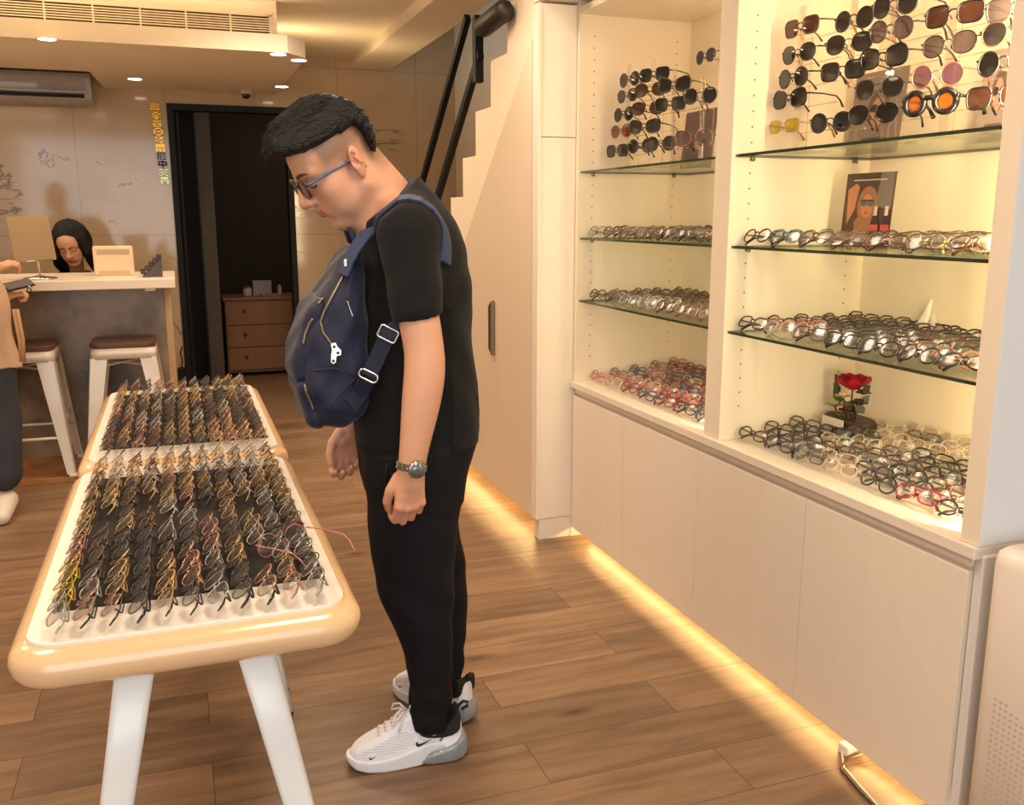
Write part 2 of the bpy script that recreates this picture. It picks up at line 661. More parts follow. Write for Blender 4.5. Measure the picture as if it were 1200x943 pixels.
def slope(y):
    return 1.396 + (4.391 - y) * (2.20 - 1.396) / (4.391 - 3.45)


clos = thing('stair_closet', 'flush cream closet doors fitted under the slope of the stair', 'closet', (XS, 4.2, 0))
MB().prism([(3.604, 0.095), (SPL - 0.0015, 0.095), (SPL - 0.0015, slope(SPL) - 0.006), (3.604, slope(3.604) - 0.006)], XS - 0.008, XS + 0.012, 'yz').build('door', M_CLOS, clos, world=True)
d2 = MB().prism([(SPL + 0.0015, 0.095), (5.5, 0.095), (5.5, 0.42), (SPL + 0.0015, slope(SPL) - 0.006)], XS - 0.008, XS + 0.012, 'yz').build('door', M_CLOS, clos, world=True)
MB().box((XS + 0.14, 3.6, 0), (XS + 0.16, 5.5, 0.3)).build('plinth', M_CLOS, clos, world=True)
hd = MB().prism([(4.075, 0.735), (4.12, 0.765), (4.12, 0.965), (4.075, 0.995)], XS - 0.028, XS - 0.008, 'yz')
hd.build('handle', mat('brushed_steel', (150, 140, 126), 0.32, 0.9), d2, bevel=0.004)
for o in clos.children:
    for h in o.children:
        h.location = (-XS, -4.2, 0)
# rails
rail = thing('stair_rail', 'black steel rail with two sloping bars beside the stair', 'railing', (1.355, 4.7, 0.9))
XR = 1.36


def railbar(x0, y0, x1, y1, wpx):
    p0, p1 = atX(x0, y0, XR), atX(x1, y1, XR)
    d = (p1 - p0).normalized()
    p0 = p0 - d * 0.55
    up = Vector((0, -d.z, d.y))
    m = MB()
    h = wpx
    vs = []
    for p in (p0, p1):
        for sx, su in ((-1, -1), (1, -1), (1, 1), (-1, 1)):
            vs.append(p + Vector((0.014 * sx, 0, 0)) + up * h * su)
    m.add(vs, [(0, 1, 2, 3), (7, 6, 5, 4), (0, 4, 5, 1), (1, 5, 6, 2), (2, 6, 7, 3), (3, 7, 4, 0)])
    return m


railbar(493, 220, 548, 20, 0.017).build('handrail', M_BLACK, rail, world=True)
railbar(513, 231, 563, 62, 0.020).build('lower_rail', M_BLACK, rail, world=True)
pt = atX(560, 62, XR)
MB().box((XR - 0.02, pt.y - 0.025, 1.98), (XR + 0.02, pt.y + 0.025, 2.27), 0.004).build('post', M_BLACK, rail, world=True)
pa, pb = atX(566, 32, XR - 0.018), atX(591, 12, XR - 0.018)
MB().tube([pa + (pa - pb) * 0.15, pa, pb, pb + (pb - pa) * 0.1], [0.03, 0.044, 0.044, 0.03], 10).build('bracket', mat('dark_steel', (52, 46, 42), 0.45, 0.4), rail, world=True)
# pillar beside the cabinets
pil = MB()
pil.box((1.397, 3.545, 0.095), (1.55, 3.60, 1.688)).box((1.397, 3.545, 1.691), (1.55, 3.60, 2.19)).box((1.402, 3.55, 0), (1.55, 3.6, 0.092)).box((1.384, 3.538, 0.095), (1.396, 3.60, 2.19))
pil.box((1.55, 3.545, 0.0), (2.18, 3.60, 2.56)).box((1.39, 3.40, 2.2), (2.18, 3.6, 2.56))
struct(pil.build('pillar', mat('pillar_white', (236, 224, 208), 0.45, vary=0.02)))

# ================================================================ CABINETS
XF = 1.55
ZC = 0.695


def base_cabinet(y0, y1, split, label):
    t = thing('base_cabinet', label, 'cabinet', (1.8, (y0 + y1) / 2, 0))
    MB().box((XF + 0.02, y0, 0.17), (2.12, y1, ZC - 0.05)).build('body', M_LAM, t, world=True)
    MB().box((1.80, y0, 0), (1.82, y1, 0.17)).build('plinth', M_LAM, t, world=True)
    for a, b in ((y0 + 0.0015, split - 0.0015), (split + 0.0015, y1 - 0.0015)):
        MB().box((XF, a, 0.045), (XF + 0.019, b, ZC - 0.062), 0.0015).build('door', M_LAM, t, world=True)
    return t


base_cabinet(2.52, 3.54, 3.055, 'white floating base cabinet with two plain doors beside the pillar')
c2 = base_cabinet(1.42, 2.52, 1.97, 'white floating base cabinet with two plain doors beside the air purifier')
MB().box((XF + 0.012, 1.395, 0.03), (2.12, 1.419, ZC - 0.02), 0.004).build('side_panel', mat('cool_white_laminate', (226, 222, 216), 0.4), c2, world=True)
ct = MB().box((XF - 0.012, 1.40, ZC - 0.028), (2.12, 3.54, ZC), 0.003).box((XF + 0.006, 1.42, ZC - 0.05), (2.1, 3.53, ZC - 0.028))
tag(ct.build('counter_slab', M_LAM), 'long cream counter slab running over both base cabinets', 'counter')

M_GLS = thin_glass('shelf_glass', (244, 250, 244), 0.06, 0.01)
M_GED = mat('glass_edge_green', (34, 52, 34), 0.15, spec=0.8)


def glass_shelf(y0, y1, z, parent):
    m = MB()
    x0, x1, t = XF + 0.012, 2.045, 0.008
    v = [(x0, y0, z - t), (x1, y0, z - t), (x1, y1, z - t), (x0, y1, z - t), (x0, y0, z), (x1, y0, z), (x1, y1, z), (x0, y1, z)]
    m.add(v, [(3, 2, 1, 0), (4, 5, 6, 7)], 0)
    m.add(v, [(0, 1, 5, 4), (1, 2, 6, 5), (2, 3, 7, 6), (3, 0, 4, 7)], 1)
    return m.build('glass_shelf', [M_GLS, M_GED], parent, world=True)


SHZ = (1.557, 1.293, 1.038)


def holes(m, yface, sgn, mi=1):
    for x in (1.615, 1.985):
        z = 0.80
        while z < 2.1:
            m.lathe([(0.003, yface - 0.0), (0.003, yface + sgn * 0.0006)], (x, 0, z), 6, 'y', mi, False)
            z += 0.044


def bay(y0, y1, label, end=False):
    t = thing('display_shelf_unit', label, 'shelf unit', (1.8, (y0 + y1) / 2, ZC))
    pm = MB().box((XF, y1, ZC), (2.07, y1 + 0.02 if not end else y1 + 0.09, 2.35), 0.002)
    holes(pm, y1, -1)
    pm.build('side_panel', [M_LAMB, M_HOLE], t, world=True)
    MB().box((2.05, y0, ZC), (2.075, y1, 2.35)).build('back_panel', M_LAMB, t, world=True)
    MB().box((XF, y0, 2.155), (2.05, y1, 2.18)).build('top_panel', M_LAM, t, world=True)
    for z in SHZ:
        glass_shelf(y0 + 0.003, y1 - 0.003, z, t)
        for y, s in ((y1, -1), (y0, 1)):
            for x in (1.615, 1.985):
                MB().lathe([(0.004, y), (0.004, y + s * 0.012), (0.006, y + s * 0.014), (0.006, y + s * 0.016)], (x, 0, z - 0.014), 8, 'y').build('shelf_pin', mat('pin_steel', (150, 140, 130), 0.3, 1.0), t, world=True)
    return t


bay(2.495, 3.52, 'open shelf unit of glass shelves between pillar and divider')
b2 = bay(1.45, 2.405, 'open shelf unit of glass shelves nearest the air purifier', True)
M_COOL = mat('end_panel_daylight_tint', (228, 228, 230), 0.4)  # laminate with the cool window daylight put into its colour
MB().box((XF, 1.40, ZC), (2.07, 1.45, 2.35), 0.002).build('end_panel', M_COOL, b2, world=True)
MB().box((XF - 0.001, 1.4005, ZC + 0.002), (XF + 0.05, 1.4495, 2.35)).build('front_edge', M_LAMB, b2, world=True)
# ================================================================ FURNITURE AND FITTINGS
M_OAKE = mat('maple_edge', (230, 190, 144), 0.2, spec=0.7, vary=0.06, vscale=4, stretch=(2, 10, 10), coat=0.3)
M_TOPW = mat('white_table_panel', (236, 228, 216), 0.3)
M_FELT = mat('black_felt', (34, 27, 24), 0.95, bump=0.1, bscale=300)
M_LEGW = mat('white_enamel_leg', (244, 244, 240), 0.3, coat=0.3)
M_RUB = mat('black_rubber', (22, 20, 19), 0.8)
ZT = 0.75


def display_table(yc, y0, y1, x0, x1, label):
    cx = (x0 + x1) / 2
    t = thing('display_table', label, 'table', (cx, (y0 + y1) / 2, 0), 0, 'display tables')
    m = MB()
    # slab with full bullnose edge, corners rounded
    R, th = 0.075, 0.066
    rings = []
    for k in range(9):
        a = -PI / 2 + PI * k / 8
        off = -th / 2 * (1 - math.cos(a))
        rings.append(([(p[0], p[1]) for p in rrect(x0 - off * -1 if False else x0 - off, y0 - off, x1 + off, y1 + off, R + off, 8)], ZT - 0.006 - th / 2 + th / 2 * math.sin(a)))
    n = len(rings[0][0])
    vs = [(x, y, z) for ring, z in rings for x, y in ring]
    fs = []
    for i in range(len(rings) - 1):
        for k in range(n):
            k2 = (k + 1) % n
            fs.append((i * n + k, i * n + k2, (i + 1) * n + k2, (i + 1) * n + k))
    fs.append(tuple(range(n - 1, -1, -1)))
    fs.append(tuple((len(rings) - 1) * n + k for k in range(n)))
    m.add(vs, fs, 0, True)
    top = m.build('tabletop', M_OAKE, t, world=True)
    inset = 0.028
    pl = MB().prism(rrect(x0 + inset, y0 + inset, x1 - inset, y1 - inset, R - 0.022, 8), ZT - 0.008, ZT, 'xy').build('top_panel', M_TOPW, t, world=True, bevel=0.002)
    MB().box((x0 + inset + 0.03, y0 + 0.15, ZT), (x1 - inset - 0.02, y1 - 0.13, ZT + 0.002)).build('felt_mat', M_FELT, t, world=True)
    # splayed, tapering legs
    for sx in (-1, 1):
        for sy in (-1, 1):
            tx, ty = cx + sx * (x1 - x0) * 0.17, (y0 + y1) / 2 + sy * ((y1 - y0) / 2 - 0.10)
            bx, by = cx + sx * (x1 - x0) * 0.405, (y0 + y1) / 2 + sy * ((y1 - y0) / 2 - 0.055)
            lm = MB()
            vs = []
            segs = 5
            for i in range(segs):
                f = i / (segs - 1)
                px, py, pz = tx + (bx - tx) * f, ty + (by - ty) * f, 0.672 + (0.014 - 0.672) * f
                hw, hd = 0.031 - 0.012 * f, 0.024 - 0.008 * f
                for (ax, ay) in rrect(-hw, -hd, hw, hd, 0.012 - 0.004 * f, 3):
                    vs.append((px + ax, py + ay, pz))
            nn = len(vs) // segs
            fs = []
            for i in range(segs - 1):
                for k in range(nn):
                    k2 = (k + 1) % nn
                    fs.append((i * nn + k, i * nn + k2, (i + 1) * nn + k2, (i + 1) * nn + k))
            fs += [tuple(range(nn - 1, -1, -1)), tuple((segs - 1) * nn + k for k in range(nn))]
            lm.add(vs, fs, 0, True)
            lg = lm.build('leg', M_LEGW, t, world=True)
            ft = MB().lathe([(0.016, 0), (0.019, 0.004), (0.019, 0.015)], (bx, by, 0), 12).build('rubber_foot', M_RUB, t, world=True)
            ft.parent = lg
    # apron under the top
    MB().box((cx - 0.15, y0 + 0.09, 0.645), (cx + 0.15, y1 - 0.09, 0.678), 0.006).build('apron', M_LEGW, t, world=True)
    return t


TA = (1.415, 2.505, -0.285, 0.258)
TB = (2.535, 3.64, -0.285, 0.262)
display_table(0, TA[0], TA[1], TA[2], TA[3], 'maple-edged white display table nearest the viewer, covered in eyeglasses')
display_table(0, TB[0], TB[1], TB[2], TB[3], 'maple-edged white display table behind the nearer one, end to end')

# ---- bar counter
M_STONE = mat('grey_stone_tile', (126, 110, 92), 0.32, vary=0.5, vscale=3.0, bump=0.05, bscale=8, sharp=True)
M_BTOP = mat('bar_top_white', (238, 220, 196), 0.3)
bar = thing('bar_counter', 'grey stone bar counter with thick cream top by the back wall', 'counter', (-1.2, 5.75, 0))
MB().box((-2.55, 5.68, 0.03), (-0.085, 5.98, 1.0), 0.003).build('stone_front', M_STONE, bar, world=True)
MB().box((-0.085, 5.70, 0.0), (-0.045, 6.05, 1.0), 0.003).build('end_panel', mat('bar_end_wall_reflection', (190, 160, 124), 0.5), bar, world=True)  # beige colour imitates the marble wall's reflection on the bar end
MB().box((-2.55, 5.31, 1.0), (-0.016, 6.08, 1.05), 0.004).build('bar_top', M_BTOP, bar, world=True)
MB().box((-2.55, 5.21, 0.0), (-0.06, 5.99, 0.03), 0.003).build('plinth', mat('bar_plinth_wood', (176, 124, 74), 0.45, vary=0.1, stretch=(1, 8, 8)), bar, world=True)
MB().box((-0.17, 5.34, 0.985), (-0.12, 5.39, 1.0)).build('bracket', M_BTOP, bar, world=True)

# ---- metal bar stools
M_STW = mat('stool_white_metal', (226, 216, 200), 0.3, coat=0.4)
M_STWOOD = mat('stool_seat_wood', (92, 60, 38), 0.4, vary=0.2, vscale=4, stretch=(1, 9, 1))


def stool(x, y, z0, rz, h, label, half=0.165):
    t = thing('bar_stool', label, 'stool', (x, y, z0), rz, 'white metal stools with wooden seats')
    MB().prism(rrect(-half, -half, half, half, 0.05, 6), h - 0.028, h, 'xy').build('seat', M_STWOOD, t, bevel=0.006)
    # pressed metal collar under the seat
    m = MB()
    ring0, ring1 = rrect(-half + 0.004, -half + 0.004, half - 0.004, half - 0.004, 0.05, 6), rrect(-half - 0.004, -half - 0.004, half + 0.004, half + 0.004, 0.045, 6)
    n = len(ring0)
    vs = [(p[0], p[1], h - 0.029) for p in ring0] + [(p[0], p[1], h - 0.085) for p in ring1] + [(p[0] * 0.93, p[1] * 0.93, h - 0.085) for p in ring1] + [(p[0] * 0.93, p[1] * 0.93, h - 0.04) for p in ring0]
    fs = []
    for i in range(3):
        for k in range(n):
            k2 = (k + 1) % n
            fs.append((i * n + k, i * n + k2, (i + 1) * n + k2, (i + 1) * n + k))
    fs.append(tuple(range(n)))
    m.add(vs, fs, 0, True)
    m.build('collar', M_STW, t)
    feet = []
    for sx in (-1, 1):
        for sy in (-1, 1):
            tx, ty = sx * (half - 0.035), sy * (half - 0.035)
            bx, by = sx * (half + 0.045), sy * (half + 0.045)
            feet.append((bx, by))
            # folded sheet: an L section whose two flanges taper downwards
            lm = MB()
            for ax in (0, 1):
                vs = []
                for f in (0.0, 0.5, 1.0):
                    px, py, pz = tx + (bx - tx) * f, ty + (by - ty) * f, (h - 0.08) * (1 - f) + 0.012 * f
                    ox, oy = px + sx * 0.035 * (1 - f * 0.6), py + sy * 0.035 * (1 - f * 0.6)
                    wd = 0.085 - 0.043 * f
                    th = 0.004
                    if ax == 0:
                        q = [(ox, oy), (ox - sx * wd, oy), (ox - sx * wd, oy - sy * th), (ox, oy - sy * th)]
                    else:
                        q = [(ox, oy), (ox, oy - sy * wd), (ox - sx * th, oy - sy * wd), (ox - sx * th, oy)]
                    vs += [(a, b, pz) for a, b in q]
                fs = [(0, 1, 2, 3), (11, 10, 9, 8)]
                for i in (0, 4):
                    for k in range(4):
                        k2 = (k + 1) % 4
                        fs.append((i + k, i + k2, i + 4 + k2, i + 4 + k))
                lm.add(vs, fs)
            lg = lm.build('leg', M_STW, t)
            MB().box((bx - 0.022 + sx * 0.004, by - 0.022 + sy * 0.004, 0), (bx + 0.022 + sx * 0.004, by + 0.022 + sy * 0.004, 0.014), 0.004).build('foot', M_STW, lg)
    for zz, e in ((h * 0.30, 0.72), (h * 0.42, 0.6)):
        f = 1 - zz / h
        q = (half - 0.035) + 0.08 * f + 0.010
        if e == 0.72:
            for a, b in (((-q, -q), (q, -q)), ((-q, q), (q, q))):
                MB().tube([(a[0], a[1], zz), (b[0], b[1], zz)], 0.008, 8).build('footrest', M_STW, t)
        else:
            for a, b in (((-q, -q), (-q, q)), ((q, -q), (q, q))):
                MB().tube([(a[0], a[1], zz), (b[0], b[1], zz)], 0.008, 8).build('footrest', M_STW, t)
    cz = h - 0.13
    q = half - 0.02
    for a, b in (((-q, -q), (q, q)), ((-q, q), (q, -q))):
        MB().tube([(a[0], a[1], cz), (b[0], b[1], cz + 0.012 * (a[1] < 0))], 0.006, 6).build('cross_brace', M_STW, t)
    return t


stool(-0.30, 5.43, 0.031, 0.0, 0.69, 'white metal bar stool with dark wooden seat nearest the doorway')
stool(-0.80, 5.43, 0.031, 0.0, 0.69, 'white metal bar stool beside the standing customer in the beige coat')
stool(-0.70, 6.72, 0.0, 0.0, 0.44, 'low white metal stool behind the bar, under the seated assistant')

# ---- mirror on the bar
mr = thing('table_mirror', 'frameless rectangular mirror on a round chrome stand on the bar', 'mirror', (-0.69, 5.5, 1.05))
M_CHR = mat('chrome', (210, 205, 200), 0.08, 1.0)
MB().lathe([(0.082, 0), (0.085, 0.004), (0.078, 0.010), (0.03, 0.016), (0.009, 0.022)], (0, 0, 0), 32).build('stand_base', M_CHR, mr)
MB().tube([(0, 0, 0.015), (-0.004, 0.004, 0.12), (-0.01, 0.012, 0.2)], 0.0045, 10).build('stem', M_CHR, mr)
M_MIR = mat('mirror_silver', (240, 236, 226), 0.02, 1.0)
mm = MB().prism(rrect(-0.098, -0.128, 0.098, 0.128, 0.006, 3), -0.003, 0.003, 'xz')
mm.xform(Matrix.Translation((-0.02, -0.012, 0.215)) @ Matrix.Rotation(math.radians(9), 4, 'Z') @ Matrix.Rotation(math.radians(-26), 4, 'X') @ Matrix.Rotation(math.radians(-4), 4, 'Y'))
mm.build('mirror_plate', M_MIR, mr)

# ---- till seen from the back, card holder
till = thing('card_terminal', 'beige boxy terminal standing on the bar near the back wall', 'terminal', (-0.335, 5.72, 1.05), math.radians(3))
M_TILL = mat('beige_plastic', (226, 200, 164), 0.45)
MB().box((-0.105, -0.03, 0.0), (0.105, 0.03, 0.165), 0.010).build('housing', M_TILL, till)
MB().box((-0.085, -0.032, 0.118), (0.085, -0.028, 0.146), 0.003).build('vent_panel', mat('beige_plastic_shade', (182, 156, 124), 0.5), till)
MB().box((-0.08, -0.032, 0.0), (0.08, -0.028, 0.03), 0.003).build('lower_panel', mat('beige_plastic_mid', (202, 174, 140), 0.5), till)
rk = thing('lens_case_rack', 'stepped dark rack of small cases at the end of the bar', 'rack', (-0.13, 5.52, 1.05), 0.05)
MB().prism([(-0.055, 0), (0.05, 0), (0.05, 0.10), (0.044, 0.10)], -0.045, 0.045, 'xz').build('stand', mat('smoked_acrylic', (70, 52, 44), 0.3), rk)
for k in range(5):
    f = k / 4
    MB().box((-0.062 + 0.088 * f, -0.04, 0.016 + 0.074 * f), (-0.038 + 0.088 * f, 0.04, 0.044 + 0.078 * f), 0.004).xform(Matrix.Identity(4)).build('case', mat('case_dark_%d' % (k % 2), ((40, 28, 28), (66, 40, 34))[k % 2], 0.3), rk)

# ---- dropped ceiling fittings
vx0, vx1, vz0, vz1 = -1.9, 0.588, 2.372, 2.478
vg = thing('vent_grille', 'long white slotted air grille on the front of the dropped ceiling', 'vent', ((vx0 + vx1) / 2, 5.61, 2.425))
MB().box((vx0, 5.606, vz0), (vx1, 5.614, vz0 + 0.008)).box((vx0, 5.606, vz1 - 0.008), (vx1, 5.614, vz1)).box((vx0, 5.606, vz0), (vx0 + 0.01, 5.614, vz1)).box((vx1 - 0.012, 5.606, vz0), (vx1, 5.614, vz1)).build('grille_frame', M_CEIL, vg, world=True)
MB().box((vx0, 5.6145, vz0), (vx1, 5.6195, vz1)).build('dark_backing', mat('vent_dark', (66, 50, 36), 0.8), vg, world=True)
sl = MB()
for k in range(1, 7):
    z = vz0 + 0.008 + (vz1 - vz0 - 0.016) * k / 7
    sl.box((vx0 + 0.01, 5.606, z - 0.0028), (vx1 - 0.012, 5.6135, z + 0.0028))
sl.build('slats', M_CEIL, vg, world=True)
x = vx1 - 0.22
while x > vx0:
    MB().box((x - 0.004, 5.604, vz0 + 0.006), (x + 0.004, 5.6125, vz1 - 0.006)).build('mullion', M_CEIL, vg, world=True)
    x -= 0.232

M_LAMP = emit('downlight_glow', (255, 246, 226), 14)
spots = [((55, 45), 'round recessed downlight close to the air grille, far from the others'), ((326, 63), 'round recessed downlight near the front corner, first of a pair'), ((350, 70), 'round recessed downlight at the very corner of the dropped ceiling'),
         ((158, 92), 'round recessed downlight above the gold wall lettering'), ((330, 101), 'round recessed downlight above the dark doorway')]
for (px, py), lb in spots:
    p = atZ(px, py, 2.27)
    d = thing('downlight', lb, 'light', (p.x, p.y, 2.27), 0, 'downlights of the dropped ceiling')
    MB().lathe([(0.044, -0.004), (0.050, -0.004), (0.052, 0.0), (0.044, 0.0)], (0, 0, 0), 24).build('trim_ring', M_WHITE, d)
    MB().lathe([(0.001, -0.0045), (0.043, -0.0045), (0.043, -0.001), (0.001, -0.001)], (0, 0, 0), 24).build('lamp_lens', M_LAMP, d)
    light('downlight_beam', 'SPOT', (p.x, p.y, 2.255), 17, WARM2, aim=(p.x, p.y, 0), size=0.12, spot=110, blend=0.8)

# ---- air conditioner on the back wall
M_ACW = mat('ac_grey_white', (176, 168, 160), 0.25, coat=0.3)
ac = thing('air_conditioner', 'white wall air conditioner with open dark louvre under the dropped ceiling', 'air conditioner', (-0.9, 7.3, 2.17))
ax0, ax1 = -1.33, -0.47
MB().prism([(7.398, 2.330), (7.398, 2.143), (7.30, 2.128), (7.22, 2.136), (7.165, 2.158), (7.15, 2.198), (7.15, 2.303), (7.17, 2.330)], ax0, ax1, 'yz').build('casing', M_ACW, ac, world=True, bevel=0.008)
MB().box((ax0 + 0.02, 7.146, 2.213), (ax1 - 0.035, 7.1495, 2.300), 0.001).build('front_panel', mat('ac_gloss_panel', (166, 160, 158), 0.08, coat=0.6), ac, world=True)
MB().box((ax0 + 0.02, 7.146, 2.166), (ax1 - 0.045, 7.164, 2.188)).build('air_slot', M_BLACK, ac, world=True)
MB().box((ax0 + 0.02, 7.10, 2.192), (ax1 - 0.02, 7.149, 2.202), 0.003).build('louvre', mat('ac_louvre', (190, 172, 150), 0.3), ac, world=True)

# ---- security camera
sc_ = thing('security_camera', 'small white dome security camera on the dropped ceiling by the doorway', 'camera', (0.55, 7.18, 2.27))
MB().lathe([(0.050, 0.0), (0.052, -0.012), (0.047, -0.028), (0.03, -0.034)], (0, 0, 0), 28).build('housing', mat('camera_white', (196, 180, 160), 0.35), sc_)
MB().lathe([(0.031, -0.032), (0.030, -0.046), (0.022, -0.058), (0.008, -0.064)], (0, -0.008, 0), 24).build('dome', mat('camera_dark', (40, 26, 20), 0.1, coat=0.6), sc_)
MB().lathe([(0.012, 0), (0.012, 0.010), (0.004, 0.012)], (0, -0.034, -0.046), 14, 'y').build('lens', M_BLACK, sc_)

# ---- gold lettering down the wall, left of the doorway
M_GOLD = mat('gold_acrylic', (232, 160, 30), 0.2, 0.75)
M_GLE = mat('black_letter', (48, 34, 24), 0.4)
M_GGR = mat('green_silver_letter', (176, 176, 110), 0.2, 0.6)
sg = thing('wall_lettering', 'vertical column of gold, black and green characters on the marble', 'sign', (-0.065, 7.385, 1.9))
glyphs = [
    [(0, 8, 10, 9), (0, 5, 10, 6.5), (0, 1, 3, 3.5), (3.6, 1, 6.2, 3.5), (7, 1, 10, 3.5)],
    [(0, 7.5, 10, 9.5), (1, 0, 9, 2), (1, 3.4, 9, 5), (0.5, 0, 2.3, 9), (7.7, 0, 9.5, 9)],
    [(4.2, 0, 5.8, 10), (0.5, 7, 9.5, 8.6), (0, 3.4, 10, 5), (1, 0, 2.6, 3.4), (7.4, 0, 9, 3.4)],
    [(0, 0, 1.7, 10), (8.3, 0, 10, 10), (0, 8.4, 10, 10), (2.6, 4.4, 7.4, 5.8), (0, 0, 10, 1.4)],
    [(0, 7, 10, 8.8), (3.2, 2, 5, 10), (6, 0, 7.8, 7), (0, 3.4, 10, 4.8)],
    [(0, 6, 10, 10), (0, 0, 2.4, 4.8), (3.6, 0, 6, 4.8), (7.4, 0, 10, 4.8)],
    [(0, 8.6, 10, 9.8), (0.3, 0, 2, 8), (3.2, 0, 4.6, 8), (5.8, 0, 10, 1.4), (5.8, 3, 10, 4.4), (5.8, 6, 10, 7.2)],
    [(0, 3, 10, 4.8), (0, 7.2, 10, 8.8), (0, 3, 1.7, 8.8), (8.3, 3, 10, 8.8), (4.2, 0, 5.9, 10)],
    [(0, 7.6, 10, 9), (1, 4, 9, 5.4), (4.2, 0, 5.8, 9), (0, 0, 10, 1.3)],
    [(1, 6, 9, 9.4), (0, 3.4, 10, 4.8), (0.5, 0, 3, 3), (7, 0, 9.5, 3)],
]
zt = 2.18
for gi, g in enumerate(glyphs):
    s = 0.0062
    gx = -0.105 + 0.0035 * gi
    m = MB()
    for (u0, v0, u1, v1) in g:
        m.box((gx + u0 * s, 7.386, zt - 0.056 + v0 * s * 0.84), (gx + u1 * s, 7.398, zt - 0.056 + v1 * s * 0.84))
    m.build('character', M_GOLD if gi < 6 else M_GLE if gi < 8 else M_GGR, sg, world=True)
    zt -= 0.057
# black letters high on the wall, half hidden by the man's head
bl = thing('wall_logo_letters', 'black raised letters high on the marble behind the man', 'sign', (1.30, 7.385, 2.2))
for k, bx in enumerate(([(0, 0, 0.012, 0.07), (0, 0.058, 0.04, 0.07)], [(0.05, 0.0, 0.06, 0.062), (0.05, 0, 0.082, 0.011), (0.072, 0, 0.082, 0.062)], [(0.10, -0.012, 0.118, 0.072)])):
    m = MB()
    for (u0, v0, u1, v1) in bx:
        m.box((1.245 + u0, 7.384, 2.175 + v0), (1.245 + u1, 7.398, 2.175 + v1))
    m.build('letter', M_BLACK, bl, world=True)

# ---- chest of drawers in the dark room
M_PINE = mat('knotty_pine', (150, 104, 66), 0.5, vary=0.22, vscale=3, stretch=(1.2, 1, 9))
ch = thing('chest_of_drawers', 'pine chest of drawers in the dark room beyond the doorway', 'chest', (0.74, 8.5, 0))
MB().box((0.36, 8.32, 0.03), (1.12, 8.72, 0.665), 0.003).build('carcass', mat('pine_dark', (118, 82, 52), 0.5), ch, world=True)
MB().box((0.345, 8.30, 0.665), (1.135, 8.73, 0.69), 0.004).build('top', M_PINE, ch, world=True)
for k, (z0, z1) in enumerate(((0.06, 0.25), (0.258, 0.445), (0.452, 0.652))):
    dr = MB().box((0.37, 8.304, z0), (1.11, 8.322, z1), 0.003).build('drawer', M_PINE, ch, world=True)
    for kx in (0.52, 0.96):
        kb = MB().lathe([(0.006, 0), (0.007, -0.012), (0.015, -0.02), (0.012, -0.03), (0.002, -0.032)], (kx, 8.304, (z0 + z1) / 2 + 0.02), 14, 'y').build('knob', mat('pine_knob', (96, 58, 36), 0.4), ch, world=True)
        kb.parent = dr
M_CARD = mat('lilac_card', (168, 150, 160), 0.5)
pf = MB().box((0.62, 8.5, 0.69), (0.78, 8.51, 0.82), 0.002)
tag(pf.build('picture_card', M_CARD), 'pale upright card standing on the pine chest', 'card')
jar = thing('glass_jar', 'small pale lidded jar on the pine chest', 'jar', (0.565, 8.42, 0.69))
MB().lathe([(0.034, 0), (0.038, 0.01), (0.038, 0.06), (0.028, 0.072)], (0, 0, 0), 20).build('body', mat('jar_pale', (190, 178, 160), 0.2), jar)
MB().lathe([(0.03, 0.072), (0.03, 0.086), (0.003, 0.09)], (0, 0, 0), 20).build('lid', mat('jar_lid', (120, 104, 90), 0.4), jar)
bt = thing('spray_bottle', 'slim clear bottle at the end of the pine chest', 'bottle', (0.84, 8.42, 0.69))
MB().lathe([(0.018, 0), (0.02, 0.008), (0.02, 0.075), (0.008, 0.09), (0.008, 0.10)], (0, 0, 0), 16).build('body', mat('bottle_pale', (170, 160, 160), 0.15), bt)
MB().lathe([(0.010, 0.10), (0.010, 0.125), (0.004, 0.13)], (0, 0, 0), 12).build('cap', M_BLACK, bt)
tr = MB().box((0.68, 8.36, 0.69), (0.82, 8.47, 0.706), 0.004)
tag(tr.build('paper_box', mat('lilac_box', (150, 128, 140), 0.6)), 'flat lilac box lying before the card on the pine chest', 'box')
# little plant stem by the bar end
pl = thing('power_adapter', 'black plug and cable on the wall between bar and doorway', 'plug', (-0.02, 7.37, 0.20))
MB().box((-0.028, -0.03, -0.05), (0.028, 0.028, 0.05), 0.008).build('plug', M_BLACK, pl)
MB().tube([(0, -0.02, 0.04), (0.01, -0.03, 0.10), (0.0, -0.02, 0.17), (0.015, -0.01, 0.21)], 0.005, 8).build('cable', M_BLACK, pl)

# ---- air purifier in the near corner
M_PUR = mat('purifier_white', (240, 226, 212), 0.45)
pu = thing('air_purifier', 'white tower air purifier with dotted lower panel beside the cabinets', 'air purifier', (1.66, 1.22, 0))
PX0, PX1, PY0, PY1, PZ = 1.532, 1.792, 1.10, 1.36, 0.715
m = MB()
secs = [(0.0, 0.012, 0.0), (0.012, 0.0, 0), (PZ - 0.03, 0.0, 0), (PZ - 0.010, 0.003, 0), (PZ, 0.012, 0)]
vs, fs = [], []
for z, ins, _ in secs:
    vs += [(x, y, z) for x, y in rrect(PX0 + ins, PY0 + ins, PX1 - ins, PY1 - ins, 0.035, 6)]
n = len(vs) // len(secs)
for i in range(len(secs) - 1):
    for k in range(n):
        k2 = (k + 1) % n
        fs.append((i * n + k, i * n + k2, (i + 1) * n + k2, (i + 1) * n + k))
fs += [tuple(range(n - 1, -1, -1)), tuple((len(secs) - 1) * n + k for k in range(n))]
m.add(vs, fs, 0, True)
m.build('housing', M_PUR, pu, world=True)
